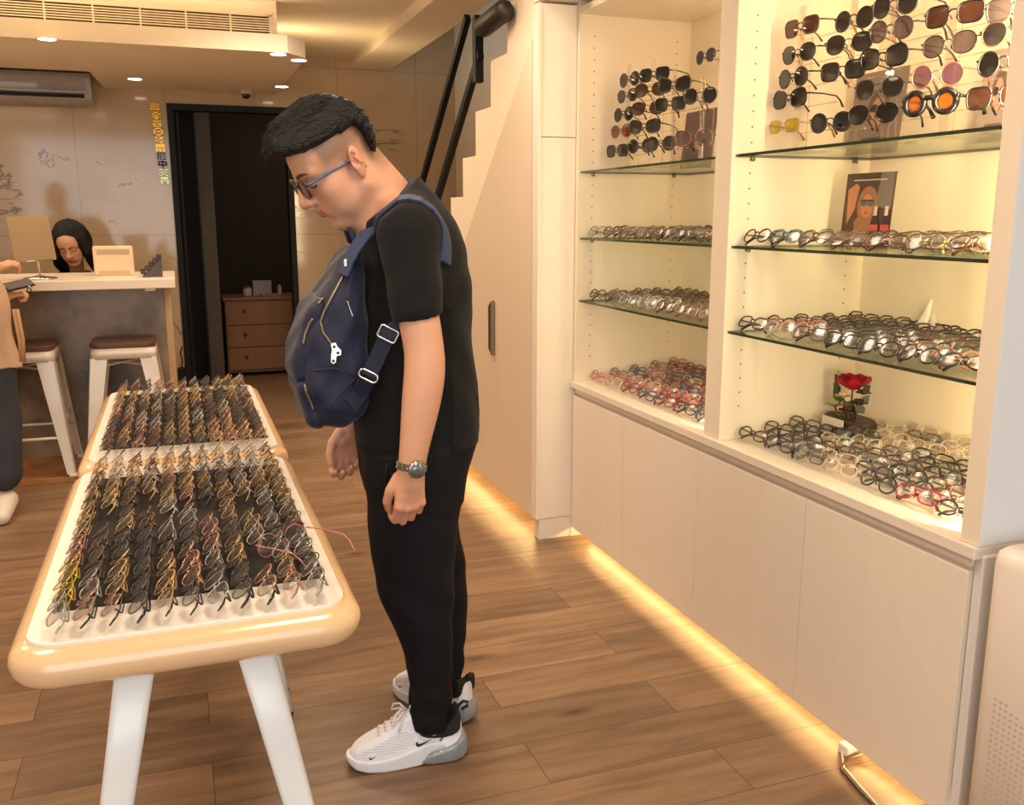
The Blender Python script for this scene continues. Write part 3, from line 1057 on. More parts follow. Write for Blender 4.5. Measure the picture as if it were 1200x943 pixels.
MB().lathe([(0.085, PZ), (0.085, PZ + 0.004), (0.075, PZ + 0.006), (0.02, PZ + 0.002)], (1.662, 1.23, 0), 32).build('outlet_grille', mat('purifier_grey', (120, 124, 130), 0.5), pu, world=True)
dots, dots2 = MB(), MB()
for iz in range(30):
    for iy in range(14):
        z = 0.05 + iz * 0.0135
        y = PY0 + 0.042 + iy * 0.0135
        if z > 0.34 + 0.09 * (y - PY0) / 0.26:
            continue
        if iy % 14 == 13:
            continue
        dots.add([(PX0 - 0.0006, y + 0.0042 * math.cos(a), z + 0.003 * math.sin(a)) for a in (0, PI / 3, 2 * PI / 3, PI, 4 * PI / 3, 5 * PI / 3)], [(0, 1, 2, 3, 4, 5)])
        x = PX0 + 0.042 + iy * 0.0135
        dots2.add([(x + 0.0042 * math.cos(a), PY0 - 0.0006, z + 0.003 * math.sin(a)) for a in (0, PI / 3, 2 * PI / 3, PI, 4 * PI / 3, 5 * PI / 3)], [(0, 1, 2, 3, 4, 5)])
dots.build('intake_dots', mat('purifier_hole', (198, 178, 160), 0.6), pu, world=True)
dots2.build('intake_dots', mat('purifier_hole', (198, 178, 160), 0.6), pu, world=True)

# ---- power cable at the foot of the cabinets
cb = thing('power_cable', 'thin two-strand cable lying on the floor under the cabinet edge', 'cable', (1.48, 1.6, 0))
MB().tube([(1.60, 1.72, 0.03), (1.545, 1.735, 0.006), (1.500, 1.70, 0.004), (1.485, 1.62, 0.004), (1.475, 1.55, 0.004), (1.47, 1.42, 0.004), (1.49, 1.33, 0.004)], 0.0035, 8).build('dark_cable', mat('cable_brown', (70, 48, 34), 0.4), cb, world=True)
MB().tube([(1.60, 1.74, 0.035), (1.55, 1.76, 0.006), (1.512, 1.705, 0.004), (1.496, 1.62, 0.004), (1.484, 1.55, 0.004), (1.479, 1.42, 0.004), (1.50, 1.33, 0.004)], 0.003, 8).build('pale_cable', mat('cable_cream', (230, 214, 190), 0.4), cb, world=True)
MB().box((1.548, 1.735, 0.0), (1.60, 1.775, 0.03), 0.004).build('plug', mat('plug_white', (236, 226, 210), 0.4), cb, world=True)
# ================================================================ EYEGLASSES
M_CLEAR = thin_glass('clear_lens', (230, 227, 222), 0.14, 0.13, 0.04, (220, 214, 205))


def lens_outline(w, h, n, shape):
    pts = []
    for k in range(n):
        a = 2 * PI * k / n
        c, s = math.cos(a), math.sin(a)
        e = {'round': 2.0, 'oval': 2.1, 'square': 3.6, 'drop': 2.3, 'cat': 2.6}[shape]
        x = w / 2 * abs(c) ** (2 / e) * (1 if c >= 0 else -1)
        z = h / 2 * abs(s) ** (2 / e) * (1 if s >= 0 else -1)
        if shape in ('drop', 'square') and z < 0:
            x *= 1 + 0.22 * z / h
        if shape == 'cat' and z > 0 and x > 0:
            z *= 1.15
        pts.append((x, z))
    return pts


def glasses_meshes(key, w, h, shape, rim, folded, browline=False, gap=0.018, tl=0.138, tw=0.0022, n=22, seg=6, flat=1.0):
    """Meshes of one pair: frame with bridge and nose pads, one lens (mirrored for the other) and two temples. Front faces -y."""
    cx = (w + gap) / 2
    out = {}
    fr = MB()
    L = lens_outline(w, h, n, shape)
    wrap = lambda x: 1.1 * x * x
    for s in (-1, 1):
        fr.tube([(s * (cx + x), wrap(cx + x), z) for x, z in L], rim, seg, True, flat=flat, up=(0, 1, 0))
    hb = h * 0.14
    fr.tube([(-gap / 2 - rim * 0.3, 0.0, hb), (-gap / 4, -0.001, hb + 0.004), (gap / 4, -0.001, hb + 0.004), (gap / 2 + rim * 0.3, 0.0, hb)], max(rim * 0.9, 0.0011), seg, flat=flat, up=(0, 1, 0))
    for s in (-1, 1):
        xe = cx + w / 2
        fr.tube([(s * (xe - 0.001), wrap(xe), h * 0.2), (s * (xe + 0.006), wrap(xe) + 0.002, h * 0.2)], max(rim, 0.0014), seg)
        fr.tube([(s * gap * 0.48, 0.001, 0.0), (s * gap * 0.33, 0.005, -0.004), (s * gap * 0.3, 0.006, -0.010)], [0.0007, 0.0022, 0.0014], 5)
    if browline:
        for s in (-1, 1):
            fr.tube([(s * (cx + x), wrap(cx + x) - 0.0006, z) for x, z in L[1:n // 2]], rim * 2.0, seg)
    out['frame'] = fr.mesh(key + '_frame')
    ln = MB()
    for yy, flip in ((-0.0004, False), (0.0006, True)):
        v = [(cx + x * 0.985, wrap(cx + x) + yy, z * 0.985) for x, z in L]
        v.append((cx, wrap(cx) - 0.0022 + yy, 0))
        f = [(k, (k + 1) % n, n) for k in range(n)]
        ln.add(v, [q[::-1] for q in f] if flip else f, 0, True)
        break
    out['lens_r'] = ln.mesh(key + '_lens')
    lm = MB()
    lm.add([(-p[0], p[1], p[2]) for p in ln.v], ln.f, 0, True)
    out['lens_l'] = lm.mesh(key + '_lens')
    xe = cx + w / 2 + 0.006
    y0 = wrap(cx + w / 2) + 0.003
    for s, nm, lay in ((-1, 'temple_l', 0), (1, 'temple_r', 1)):
        t = MB()
        zt = h * 0.2
        if folded:
            dy = 0.007 + 0.006 * lay
            p = [(s * xe, y0, zt), (s * (xe + 0.0005), y0 + dy * 0.7, zt), (s * (xe - 0.006), y0 + dy, zt), (s * (xe - 0.05), y0 + dy + 0.001, zt - 0.001), (s * (xe - tl * 0.72), y0 + dy + 0.003, zt - 0.004),
                 (s * (xe - tl * 0.84), y0 + dy + 0.004, zt - 0.012), (s * (xe - tl * 0.93), y0 + dy + 0.004, zt - 0.026)]
        else:
            p = [(s * xe, y0, zt), (s * (xe + 0.001), y0 + 0.01, zt), (s * (xe + 0.001), y0 + 0.05, zt), (s * xe, y0 + tl * 0.72, zt - 0.004), (s * (xe - 0.002), y0 + tl * 0.84, zt - 0.014), (s * (xe - 0.005), y0 + tl * 0.95, zt - 0.032)]
        k = max(tw, 0.0014)
        t.tube(p, [k * 1.2, k * 1.1, k, k, k * 1.1, k * 1.5, k * 1.2], 5)
        out[nm] = t.mesh(key + '_temple')
    return out


STYLES = {}
for fold in (True, False):
    f = 'folded' if fold else 'open'
    STYLES['round_wire', fold] = glasses_meshes('round_wire_' + f, 0.048, 0.044, 'round', 0.0011, fold, tw=0.0014)
    STYLES['oval_wire', fold] = glasses_meshes('oval_wire_' + f, 0.052, 0.036, 'oval', 0.0011, fold, tw=0.0014)
    STYLES['square_wire', fold] = glasses_meshes('square_wire_' + f, 0.052, 0.040, 'square', 0.0012, fold, tw=0.0015)
    STYLES['browline', fold] = glasses_meshes('browline_' + f, 0.050, 0.041, 'drop', 0.0012, fold, True, tw=0.002)
    STYLES['round_full', fold] = glasses_meshes('round_full_' + f, 0.048, 0.042, 'round', 0.0024, fold, tw=0.0026)
    STYLES['square_full', fold] = glasses_meshes('square_full_' + f, 0.052, 0.037, 'square', 0.0024, fold, tw=0.0028)
    STYLES['oval_full', fold] = glasses_meshes('oval_full_' + f, 0.052, 0.035, 'oval', 0.0025, fold, tw=0.0027)
FRAMES = {
    'gold': mat('frame_gold', (186, 156, 110), 0.4, 0.8),
    'silver': mat('frame_silver', (176, 174, 172), 0.38, 0.85),
    'gunmetal': mat('frame_gunmetal', (84, 80, 80), 0.4, 0.8),
    'bronze': mat('frame_bronze', (112, 84, 62), 0.32, 0.75),
    'rose gold': mat('frame_rose_gold', (190, 142, 122), 0.28, 0.8),
    'black': mat('frame_black', (22, 18, 18), 0.22, coat=0.4),
    'brown': mat('frame_brown', (70, 40, 28), 0.25, coat=0.4),
    'tortoise': mat('frame_tortoise', (104, 62, 32), 0.22, vary=0.7, vscale=90, coat=0.5),
    'wine red': mat('frame_red', (128, 22, 34), 0.22, coat=0.4),
    'clear': mat('frame_clear', (236, 210, 186), 0.15, coat=0.5, alpha=0.38),
    'pink': mat('frame_pink', (214, 128, 124), 0.2, coat=0.4, alpha=0.7),
    'navy': mat('frame_navy', (44, 52, 96), 0.22, coat=0.4),
    'grey': mat('frame_grey', (84, 78, 76), 0.25, coat=0.4),
    'green': mat('frame_green', (64, 78, 46), 0.25, coat=0.4),
    'teal': mat('frame_teal', (30, 120, 128), 0.2, coat=0.5),
    'yellow': mat('frame_yellow', (200, 170, 40), 0.25, 0.5),
}
M_TIP = FRAMES['black']
_PROTO = {}
# verts of a whole pair, for resting it on a surface
_HULL = {k: np.array([v.co[:] for nm in m for v in m[nm].vertices]) for k, m in STYLES.items()}


def new_pair(name, style, folded, color, label, cat, group, lensmat=None, tipmat=None):
    ms = STYLES[style, folded]
    key = (name, style, folded)
    if key not in _PROTO:
        root = bpy.data.objects.new(name, ms['frame'])
        parts = [bpy.data.objects.new(nm, ms[k]) for nm, k in (('lens', 'lens_r'), ('lens', 'lens_l'), ('temple', 'temple_r'), ('temple', 'temple_l'))]
        for me in ms.values():
            if not me.materials:
                me.materials.append(M_CLEAR)
        _PROTO[key] = (root, parts)
        o, ps = root, parts
    else:
        root, parts = _PROTO[key]
        o = root.copy()
        ps = [p.copy() for p in parts]
    COL.objects.link(o)
    fm = FRAMES[color] if isinstance(color, str) else color
    o.material_slots[0].link = 'OBJECT'
    o.material_slots[0].material = fm
    for i, p in enumerate(ps):
        p.parent = o
        COL.objects.link(p)
        p.material_slots[0].link = 'OBJECT'
        p.material_slots[0].material = (lensmat or M_CLEAR) if i < 2 else (tipmat or fm)
    return tag(o, label, cat, group)


def rest(style, folded, R, x, y, z):
    """Matrix that lays a pair with rotation R on height z at x, y."""
    P = _HULL[style, folded] @ np.array(R.to_3x3()).T
    c = (P.min(axis=0) + P.max(axis=0)) / 2
    return Matrix.Translation((x - c[0], y - c[1], z - P[:, 2].min() + 0.0005)) @ R


def rot(yaw, roll, tilt):
    return Matrix.Rotation(math.radians(yaw), 4, 'Z') @ Matrix.Rotation(math.radians(roll), 4, 'Y') @ Matrix.Rotation(math.radians(tilt), 4, 'X')


ORD = ['first', 'second', 'third', 'fourth', 'fifth', 'sixth', 'seventh', 'eighth', 'ninth', 'tenth', 'eleventh', 'twelfth', 'thirteenth', 'fourteenth', 'fifteenth']
STUFF = []          # (style, matrix, colour) of pairs that go into the one crowded object
N_PAIRS = 0

# ---- front table: columns of folded wire frames, shingled from back to front
TCOL = {'round_wire': 'round', 'oval_wire': 'oval', 'square_wire': 'square', 'browline': 'browline'}
WSTY = ['round_wire', 'oval_wire', 'square_wire', 'browline']


def table_spots(x0, x1, y0, y1, ncol, nrow, skip):
    for c in range(ncol):
        for r in range(nrow):
            if (c, r) in skip:
                continue
            x = x0 + (x1 - x0) * c / (ncol - 1)
            y = y0 + (y1 - y0) * r / (nrow - 1)
            yield c, r, x, y


rg = random.Random(5)
skipA = {(9 if False else 8, 1), (8, 2), (8, 5), (8, 6), (1, 6), (3, 6), (3, 7), (6, 5), (5, 6), (1, 5), (4, 5), (6, 6), (10, 3)}
for c, r, x, y in table_spots(TA[2] + 0.075, TA[3] - 0.075, TA[0] + 0.092, TA[1] - 0.085, 11, 12, skipA):
    st = rg.choice(WSTY)
    far = r / 11
    pal = ['silver', 'gold', 'gunmetal', 'rose gold', 'bronze', 'black'] if far < 0.45 else ['gold', 'gold', 'bronze', 'rose gold', 'gunmetal', 'silver']
    if c == 0 and r in (1, 2):
        colr = 'yellow'
    elif r == 0:
        colr = ['silver', 'rose gold', 'rose gold', 'gunmetal', 'gold', 'gunmetal', 'silver', 'gunmetal', 'rose gold', 'rose gold', 'silver'][c]
    else:
        colr = rg.choice(pal)
    R = rot(273 + rg.uniform(-4, 4), -4 + rg.uniform(-1.5, 1.5), -50 + rg.uniform(-5, 5)) @ Matrix.Scale(0.93, 4)
    lb = '%s %s wire eyeglasses on nearest table, %s row from near edge, %s from left' % (colr, TCOL[st], ORD[r], ORD[c])
    if TCOL[st] == 'browline':
        lb = lb.replace('browline wire', 'browline')
    o = new_pair('eyeglasses', st, True, colr, lb, 'eyeglasses', 'eyeglasses on the nearest table', tipmat=M_TIP if r == 0 and c in (1, 2, 3, 4, 5, 6, 7, 8) else None)
    o.matrix_world = rest(st, True, R, x, y, ZT + 0.002)
    N_PAIRS += 1
# one pink pair overhanging the near right corner of the table, arms open
R = rot(150, 0, -78)
o = new_pair('eyeglasses', 'round_wire', False, 'pink', 'pink wire eyeglasses with open temples reaching over the edge of the nearest table', 'eyeglasses', 'eyeglasses on the nearest table')
o.matrix_world = rest('round_wire', False, rot(215, 0, 6), 0.19, 1.66, ZT + 0.002)

# ---- far table: same display, smaller in view
for c, r, x, y in table_spots(TB[2] + 0.075, TB[3] - 0.075, TB[0] + 0.085, TB[1] - 0.075, 11, 12, set()):
    st = rg.choice(WSTY)
    colr = rg.choice(['gold', 'gold', 'bronze', 'rose gold', 'gunmetal', 'silver', 'black', 'brown'])
    STUFF.append((st, rest(st, True, rot(273 + rg.uniform(-4, 4), -4, -50 + rg.uniform(-5, 5)) @ Matrix.Scale(0.93, 4), x, y, ZT + 0.002), colr))

# ---- cabinet shelves
FSTY = ['round_full', 'square_full', 'oval_full', 'square_full']
FCOL = {'round_full': 'round', 'square_full': 'square', 'oval_full': 'oval', 'round_wire': 'round wire', 'oval_wire': 'oval wire', 'square_wire': 'square wire', 'browline': 'browline'}


def shelf_rows(y0, y1, x0, x1, ny, nx, jitter=0.003):
    for r in range(nx):
        off = 0.5 * (r % 2)
        for k in range(ny - (r % 2)):
            y = y1 - (y1 - y0) * (k + 0.5 + off) / ny
            x = x0 + (x1 - x0) * r / max(nx - 1, 1)
            yield r, k, x + rg.uniform(-0.002, 0.002), y + rg.uniform(-jitter, jitter)


def shelf_rot():
    return rot(274 + rg.uniform(-4, 4), rg.uniform(-3, 3), -36 + rg.uniform(-5, 5))


# low sloping display boards on the counter
def riser_z(x):
    return ZC + 0.004 + max(0.0, min(1.0, (x - 0.012 - 1.64) / 0.39)) * 0.042


for ya, yb, lb in ((1.452, 2.40, 'low sloping white board under the eyeglasses on the counter by the air purifier'), (2.50, 3.515, 'low sloping white board under the eyeglasses on the counter by the pillar')):
    tag(MB().prism([(1.62, ZC), (2.045, ZC), (2.045, ZC + 0.044), (1.63, ZC + 0.002)], ya, yb, 'xz').build('display_riser', M_LAM), lb, 'riser')
# counter of the bay nearest the viewer
for r, k, x, y in shelf_rows(1.452, 2.39, XF + 0.07, 2.0, 7, 9):
    f = (2.39 - y) / 0.925            # 0 at the divider, 1 at the end panel
    if x > 1.84 and 2.14 < y < 2.36:
        continue                      # the flower ornament stands here
    if f < 0.26 and x > 1.60:
        colr = rg.choice(['black', 'black', 'brown'])
    elif f > 0.76 or (r == 0 and f > 0.6) or (r < 6 and f > 0.58):
        colr = rg.choice(['black', 'black', 'black', 'brown', 'black', 'tortoise'])
    else:
        colr = rg.choice(['clear', 'clear', 'clear', 'clear', 'brown', 'clear', 'grey'])
    if r == 0 and 0.66 < f < 0.80:
        colr = 'wine red'
    if 2 <= r <= 3 and 0.4 < f < 0.6 and rg.random() < 0.6:
        colr = rg.choice(['brown', 'grey'])
    st = rg.choice(FSTY)
    lb = '%s %s eyeglasses on flower counter, %s row from front, %s from divider' % (colr, FCOL[st], ORD[r], ORD[k])
    o = new_pair('eyeglasses', st, True, colr, lb, 'eyeglasses', 'eyeglasses on the counter below the glass shelves')
    o.matrix_world = rest(st, True, shelf_rot(), x, y, riser_z(x))
    N_PAIRS += 1
# lower glass shelf of that bay
for r, k, x, y in shelf_rows(1.465, 2.39, XF + 0.05, 2.0, 7, 9):
    f = (2.39 - y) / 0.925
    colr = rg.choice(['black', 'black', 'brown', 'tortoise', 'black', 'brown', 'brown'])
    if r < 3 and 0.14 < f < 0.34:
        colr = rg.choice(['rose gold', 'clear', 'pink'])
    st = rg.choice(FSTY)
    lb = '%s %s eyeglasses on glass shelf above flower, %s row from edge, %s from divider' % (colr, FCOL[st], ORD[r], ORD[k])
    o = new_pair('eyeglasses', st, True, colr, lb, 'eyeglasses', 'eyeglasses on the lowest glass shelf above the flower')
    o.matrix_world = rest(st, True, shelf_rot(), x, y, SHZ[2])
    N_PAIRS += 1
# middle glass shelf, seen almost edge on: the front rows
for r, k, x, y in shelf_rows(1.465, 2.39, XF + 0.05, XF + 0.20, 7, 4):
    if r == 3 and k == 0:
        continue
    colr = rg.choice(['bronze', 'grey', 'brown', 'gunmetal', 'gold'])
    st = rg.choice(['square_wire', 'oval_wire', 'oval_full', 'round_wire'])
    if k == 0:
        colr, st = ('teal', 'square_full') if r == 1 else ('black', 'round_full')
    lb = '%s %s eyeglasses on poster shelf, %s row from edge, %s from divider' % (colr, FCOL[st], ORD[r], ORD[k])
    o = new_pair('eyeglasses', st, True, colr, lb, 'eyeglasses', 'eyeglasses on the glass shelf with the poster')
    o.matrix_world = rest(st, True, shelf_rot(), x, y, SHZ[1])
    N_PAIRS += 1
# everything further off: back rows of that shelf and the bay beside the pillar
for r, k, x, y in shelf_rows(1.465, 2.08, XF + 0.26, 2.0, 5, 5):
    STUFF.append((rg.choice(['square_wire', 'oval_wire']), rest('oval_wire', True, shelf_rot(), x, y, SHZ[1]), rg.choice(['bronze', 'grey', 'brown'])))
for r, k, x, y in shelf_rows(2.51, 3.50, XF + 0.07, 1.99, 7, 9):
    f = (3.50 - y) / 0.99
    if f < 0.5 and not (r == 0 and k == 0):
        colr = rg.choice(['pink', 'pink', 'wine red', 'clear', 'navy', 'grey'])
    else:
        colr = rg.choice(['black', 'brown', 'green', 'wine red', 'navy', 'black'] if f > 0.7 else ['pink', 'navy', 'black', 'grey', 'wine red'])
    st = rg.choice(FSTY)
    STUFF.append((st, rest(st, True, shelf_rot(), x, y, riser_z(x)), colr))
for r, k, x, y in shelf_rows(2.51, 3.50, XF + 0.06, 2.0, 7, 9):
    f = (3.50 - y) / 0.99
    colr = 'silver' if (r < 3 and 0.35 < f < 0.55) else rg.choice(['bronze', 'brown', 'black', 'tortoise', 'grey'])
    st = rg.choice(FSTY + ['square_wire'])
    STUFF.append((st, rest(st, True, shelf_rot(), x, y, SHZ[2]), colr))
for r, k, x, y in shelf_rows(2.51, 3.50, XF + 0.05, 2.0, 7, 7):
    st = rg.choice(['square_wire', 'oval_wire', 'oval_full'])
    STUFF.append((st, rest(st, True, shelf_rot(), x, y, SHZ[1]), rg.choice(['bronze', 'gold', 'grey', 'brown', 'gunmetal'])))
V, F, MI = [], [], []
mats = list(FRAMES.values()) + [M_CLEAR]
names = list(FRAMES.keys())
nv = 0
_ARR = {}
for st, M, colr in STUFF:
    ms = STYLES[st, True]
    R3 = np.array(M.to_3x3())
    T = np.array(M.translation)
    for nm, me in ms.items():
        key = (st, nm)
        if key not in _ARR:
            _ARR[key] = (np.array([v.co[:] for v in me.vertices]), [tuple(p.vertices) for p in me.polygons])
        P, Q = _ARR[key]
        V.append(P @ R3.T + T)
        F += [tuple(i + nv for i in q) for q in Q]
        MI += [len(names) if 'lens' in nm else names.index(colr)] * len(Q)
        nv += len(P)
me = bpy.data.meshes.new('eyeglasses_crowd')
me.from_pydata(np.concatenate(V).tolist(), [], F)
for m in mats:
    me.materials.append(m)
me.polygons.foreach_set('material_index', MI)
me.polygons.foreach_set('use_smooth', [True] * len(F))
so_ = bpy.data.objects.new('eyeglasses_crowd', me)
COL.objects.link(so_)
tag(so_, 'crowded small eyeglasses covering the far table and the shelves beside the pillar', 'eyeglasses', kind='stuff')
print('pairs', N_PAIRS, 'crowd', len(STUFF))

# ================================================================ SUNGLASSES ON ACRYLIC RACKS
for nm, a in dict(s_square=(0.056, 0.045, 'square', 0.0022), s_drop=(0.056, 0.047, 'drop', 0.0015), s_round=(0.050, 0.050, 'round', 0.0020), s_cat=(0.057, 0.047, 'cat', 0.0024), s_thick=(0.048, 0.048, 'round', 0.0075), s_small=(0.052, 0.036, 'square', 0.0014)).items():
    STYLES[nm, False] = glasses_meshes(nm, a[0], a[1], a[2], a[3], False, gap=0.019 if nm != 's_thick' else 0.026, tw=0.0022 if nm != 's_thick' else 0.004)
    _HULL[nm, False] = np.array([v.co[:] for q in STYLES[nm, False].values() for v in q.vertices])
SLENS = {
    'dark grey': thin_glass('sun_lens_grey', (52, 48, 50), 0.25, 0.02, 0.5, (30, 28, 30)),
    'brown': thin_glass('sun_lens_brown', (80, 50, 36), 0.22, 0.02, 0.45, (62, 36, 26)),
    'black': thin_glass('sun_lens_black', (30, 28, 30), 0.2, 0.02, 0.5, (14, 13, 14)),
    'purple': thin_glass('sun_lens_purple', (150, 112, 128), 0.18, 0.02, 0.28, (96, 66, 84)),
    'amber': thin_glass('sun_lens_amber', (226, 140, 52), 0.2, 0.02, 0.30, (190, 98, 26)),
    'yellow': thin_glass('sun_lens_yellow', (214, 196, 56), 0.2, 0.02, 0.25, (190, 168, 40)),
    'smoke': thin_glass('sun_lens_smoke', (112, 96, 94), 0.2, 0.02, 0.35, (86, 74, 74)),
    'rust': thin_glass('sun_lens_rust', (150, 82, 58), 0.2, 0.02, 0.3, (112, 52, 36)),
}
M_ACR = thin_glass('clear_acrylic', (250, 246, 240), 0.10, 0.03, 0.03, (255, 240, 220))
XRK = 1.66


def rack(y, zs, label, x=XRK):
    t = thing('acrylic_sunglasses_rack', label, 'rack', (x + 0.03, y, SHZ[0]), 0, 'clear acrylic racks')
    MB().box((x - 0.01, y - 0.05, SHZ[0] + 0.0005), (x + 0.11, y + 0.05, SHZ[0] + 0.005), 0.001).build('base', M_ACR, t, world=True)
    MB().box((x + 0.02, y - 0.012, SHZ[0] + 0.005), (x + 0.025, y + 0.012, max(zs) + 0.06), 0.001).build('upright', M_ACR, t, world=True)
    for z in zs:
        MB().prism([(x - 0.004, z - 0.018), (x + 0.02, z - 0.019), (x + 0.02, z - 0.014), (x - 0.004, z - 0.0135)], y - 0.0038, y + 0.0038, 'xz').build('nose_peg', M_ACR, t, world=True)
        MB().tube([(x + 0.09, y - 0.085, z - 0.014), (x + 0.09, y + 0.085, z - 0.014)], 0.0018, 6).build('temple_rod', M_ACR, t, world=True)
    MB().tube([(x + 0.09, y + 0.04, SHZ[0] + 0.005), (x + 0.09, y + 0.04, max(zs) + 0.02)], 0.0016, 6).build('rear_rod', M_ACR, t, world=True)
    return t


def sunpair(px, py, st, fcol, lcol, label, yaw=0, x=XRK):
    p = atX(px, py, x)
    o = new_pair('sunglasses', st, False, fcol, label, 'sunglasses', 'sunglasses on clear racks', lensmat=SLENS[lcol])
    o.matrix_world = Matrix.Translation(p) @ rot(270 + yaw, 0, rg.uniform(-3, 3)) 
    return p


FAM = {'A': 'first rack column from divider', 'B': 'second rack column from divider', 'C': 'third rack column from divider', 'D': 'fourth rack column from divider', 'E': 'rack column beside end panel'}
HGT = ['top', 'second down', 'third down', 'fourth down', 'bottom']
zx = lambda q: (880 + q[0] / 3.75, q[1] / 3.75)
right = {
    'A': [((218, 118), 's_square', 'tortoise', 'brown'), ((205, 235), 's_drop', 'gunmetal', 'dark grey'), ((182, 342), 's_round', 'gunmetal', 'dark grey'), ((165, 435), 's_cat', 'black', 'black'), ((140, 555), 's_small', 'gold', 'yellow')],
    'B': [((450, 85), 's_round', 'gunmetal', 'dark grey'), ((428, 190), 's_drop', 'gunmetal', 'dark grey'), ((400, 310), 's_square', 'black', 'dark grey'), ((348, 538), 's_round', 'gunmetal', 'black')],
    'C': [((628, 22), 's_round', 'gunmetal', 'dark grey'), ((612, 130), 's_round', 'gunmetal', 'smoke'), ((578, 252), 's_cat', 'black', 'dark grey'), ((558, 388), 's_drop', 'gunmetal', 'dark grey'), ((532, 500), 's_drop', 'black', 'black')],
    'D': [((890, 62), 's_square', 'black', 'brown'), ((865, 195), 's_drop', 'black', 'smoke'), ((815, 332), 's_round', 'rose gold', 'purple'), ((785, 450), 's_thick', 'black', 'amber')],
    'E': [((1165, 30), 's_square', 'gunmetal', 'smoke'), ((1145, 138), 's_drop', 'bronze', 'dark grey'), ((1110, 272), 's_round', 'black', 'black'), ((1075, 425), 's_square', 'black', 'brown')],
}
SHN = {'s_square': 'square', 's_drop': 'teardrop', 's_round': 'round', 's_cat': 'upswept', 's_thick': 'thick octagonal', 's_small': 'small rectangular'}
for cn, lst in right.items():
    ps = []
    for i, (q, st, fc, lc) in enumerate(lst):
        hn = HGT[i] if i < len(lst) - 1 else 'bottom'
        lb = '%s %s sunglasses, %s lenses, %s, %s' % (fc, SHN[st], lc, hn, FAM[cn])
        ps.append(sunpair(*zx(q), st, fc, lc, lb, yaw=rg.uniform(10, 22) if cn != 'A' else rg.uniform(2, 6)))
    rack(sum(p.y for p in ps) / len(ps), [p.z for p in ps], 'clear acrylic sunglasses rack, %s, bay beside the air purifier' % FAM[cn])
lx = lambda q: (690 + q[0] / 5.24, 40 + q[1] / 5.24)
left = {
    'A': [((246, 278), 's_round', 'gunmetal', 'dark grey'), ((232, 378), 's_drop', 'gunmetal', 'dark grey'), ((210, 492), 's_round', 'black', 'black'), ((195, 596), 's_drop', 'bronze', 'rust'), ((170, 716), 's_square', 'black', 'dark grey')],
    'B': [((398, 248), 's_square', 'black', 'black'), ((375, 340), 's_drop', 'black', 'brown'), ((360, 455), 's_drop', 'black', 'brown'), ((338, 568), 's_cat', 'black', 'dark grey'), ((315, 686), 's_round', 'gunmetal', 'black')],
    'C': [((520, 312), 's_cat', 'black', 'black'), ((496, 430), 's_square', 'black', 'black'), ((440, 672), 's_round', 'black', 'dark grey')],
    'D': [((682, 378), 's_round', 'black', 'black'), ((640, 640), 's_cat', 'brown', 'smoke')],
}
FAML = {'A': 'first rack column from pillar', 'B': 'second rack column from pillar', 'C': 'third rack column from pillar', 'D': 'fourth rack column from pillar'}
for cn, lst in left.items():
    ps = []
    for i, (q, st, fc, lc) in enumerate(lst):
        hn = HGT[i] if i < len(lst) - 1 else 'bottom'
        lb = '%s %s sunglasses, %s lenses, %s, %s' % (fc, SHN[st], lc, hn, FAML[cn])
        ps.append(sunpair(*lx(q), st, fc, lc, lb, yaw=rg.uniform(22, 38) if cn != 'A' else rg.uniform(8, 14)))
    rack(sum(p.y for p in ps) / len(ps), [p.z for p in ps], 'clear acrylic sunglasses rack, %s' % FAML[cn])
# one pair high on the back of that bay, on a peg of its own
p = sunpair(826, 66, 's_drop', 'navy', 'black', 'dark navy sunglasses on a wall peg, highest in the shelf unit beside the pillar', x=1.89)
pg = thing('wall_peg', 'small clear peg on the back panel holding the highest sunglasses', 'peg', (2.048, p.y, p.z - 0.01))
MB().tube([(0, 0, 0), (-0.05, 0, 0.0), (-0.158, 0, 0.0)], 0.004, 8).build('rod', M_ACR, pg)
MB().lathe([(0.012, 0), (0.012, -0.004), (0.006, -0.005)], (0, 0, 0), 12, 'x').build('plate', M_ACR, pg)

# ================================================================ CARDS AND ORNAMENTS ON THE SHELVES
def card(name, label, x, y0, y1, z0, z1, lean, bg, shapes, matz):
    """An upright printed card: board with printed shapes in the card's own unit frame (u 0..1 from far to near, v 0..1 up)."""
    t = thing(name, label, 'poster', (x, (y0 + y1) / 2, z0 + 0.001))
    W, H = y1 - y0, z1 - z0
    M = Matrix.Rotation(lean, 4, 'Y')
    b = MB().box((0, -W / 2, 0), (0.003, W / 2, H)).xform(M)
    b.build('board', bg, t)
    for k, (poly, mm, nm) in enumerate(shapes):
        e = 0.0004 + 0.0002 * k
        m = MB().prism([(W / 2 - u * W, v * H) for u, v in poly], -e, -e + 0.0002, 'yz').xform(M)
        m.build(nm, mm, t)
    MB().prism([(0.003, 0.0005), (0.06, 0.0605 * math.tan(lean)), (0.003, H * 0.6)], -0.02, -0.017, 'xz').xform(M).build('easel', bg, t)
    return t


def ell(cx, cy, rx, ry, n=18, a0=0, a1=2 * PI):
    return [(cx + rx * math.cos(a0 + (a1 - a0) * k / n), cy + ry * math.sin(a0 + (a1 - a0) * k / n)) for k in range(n)]


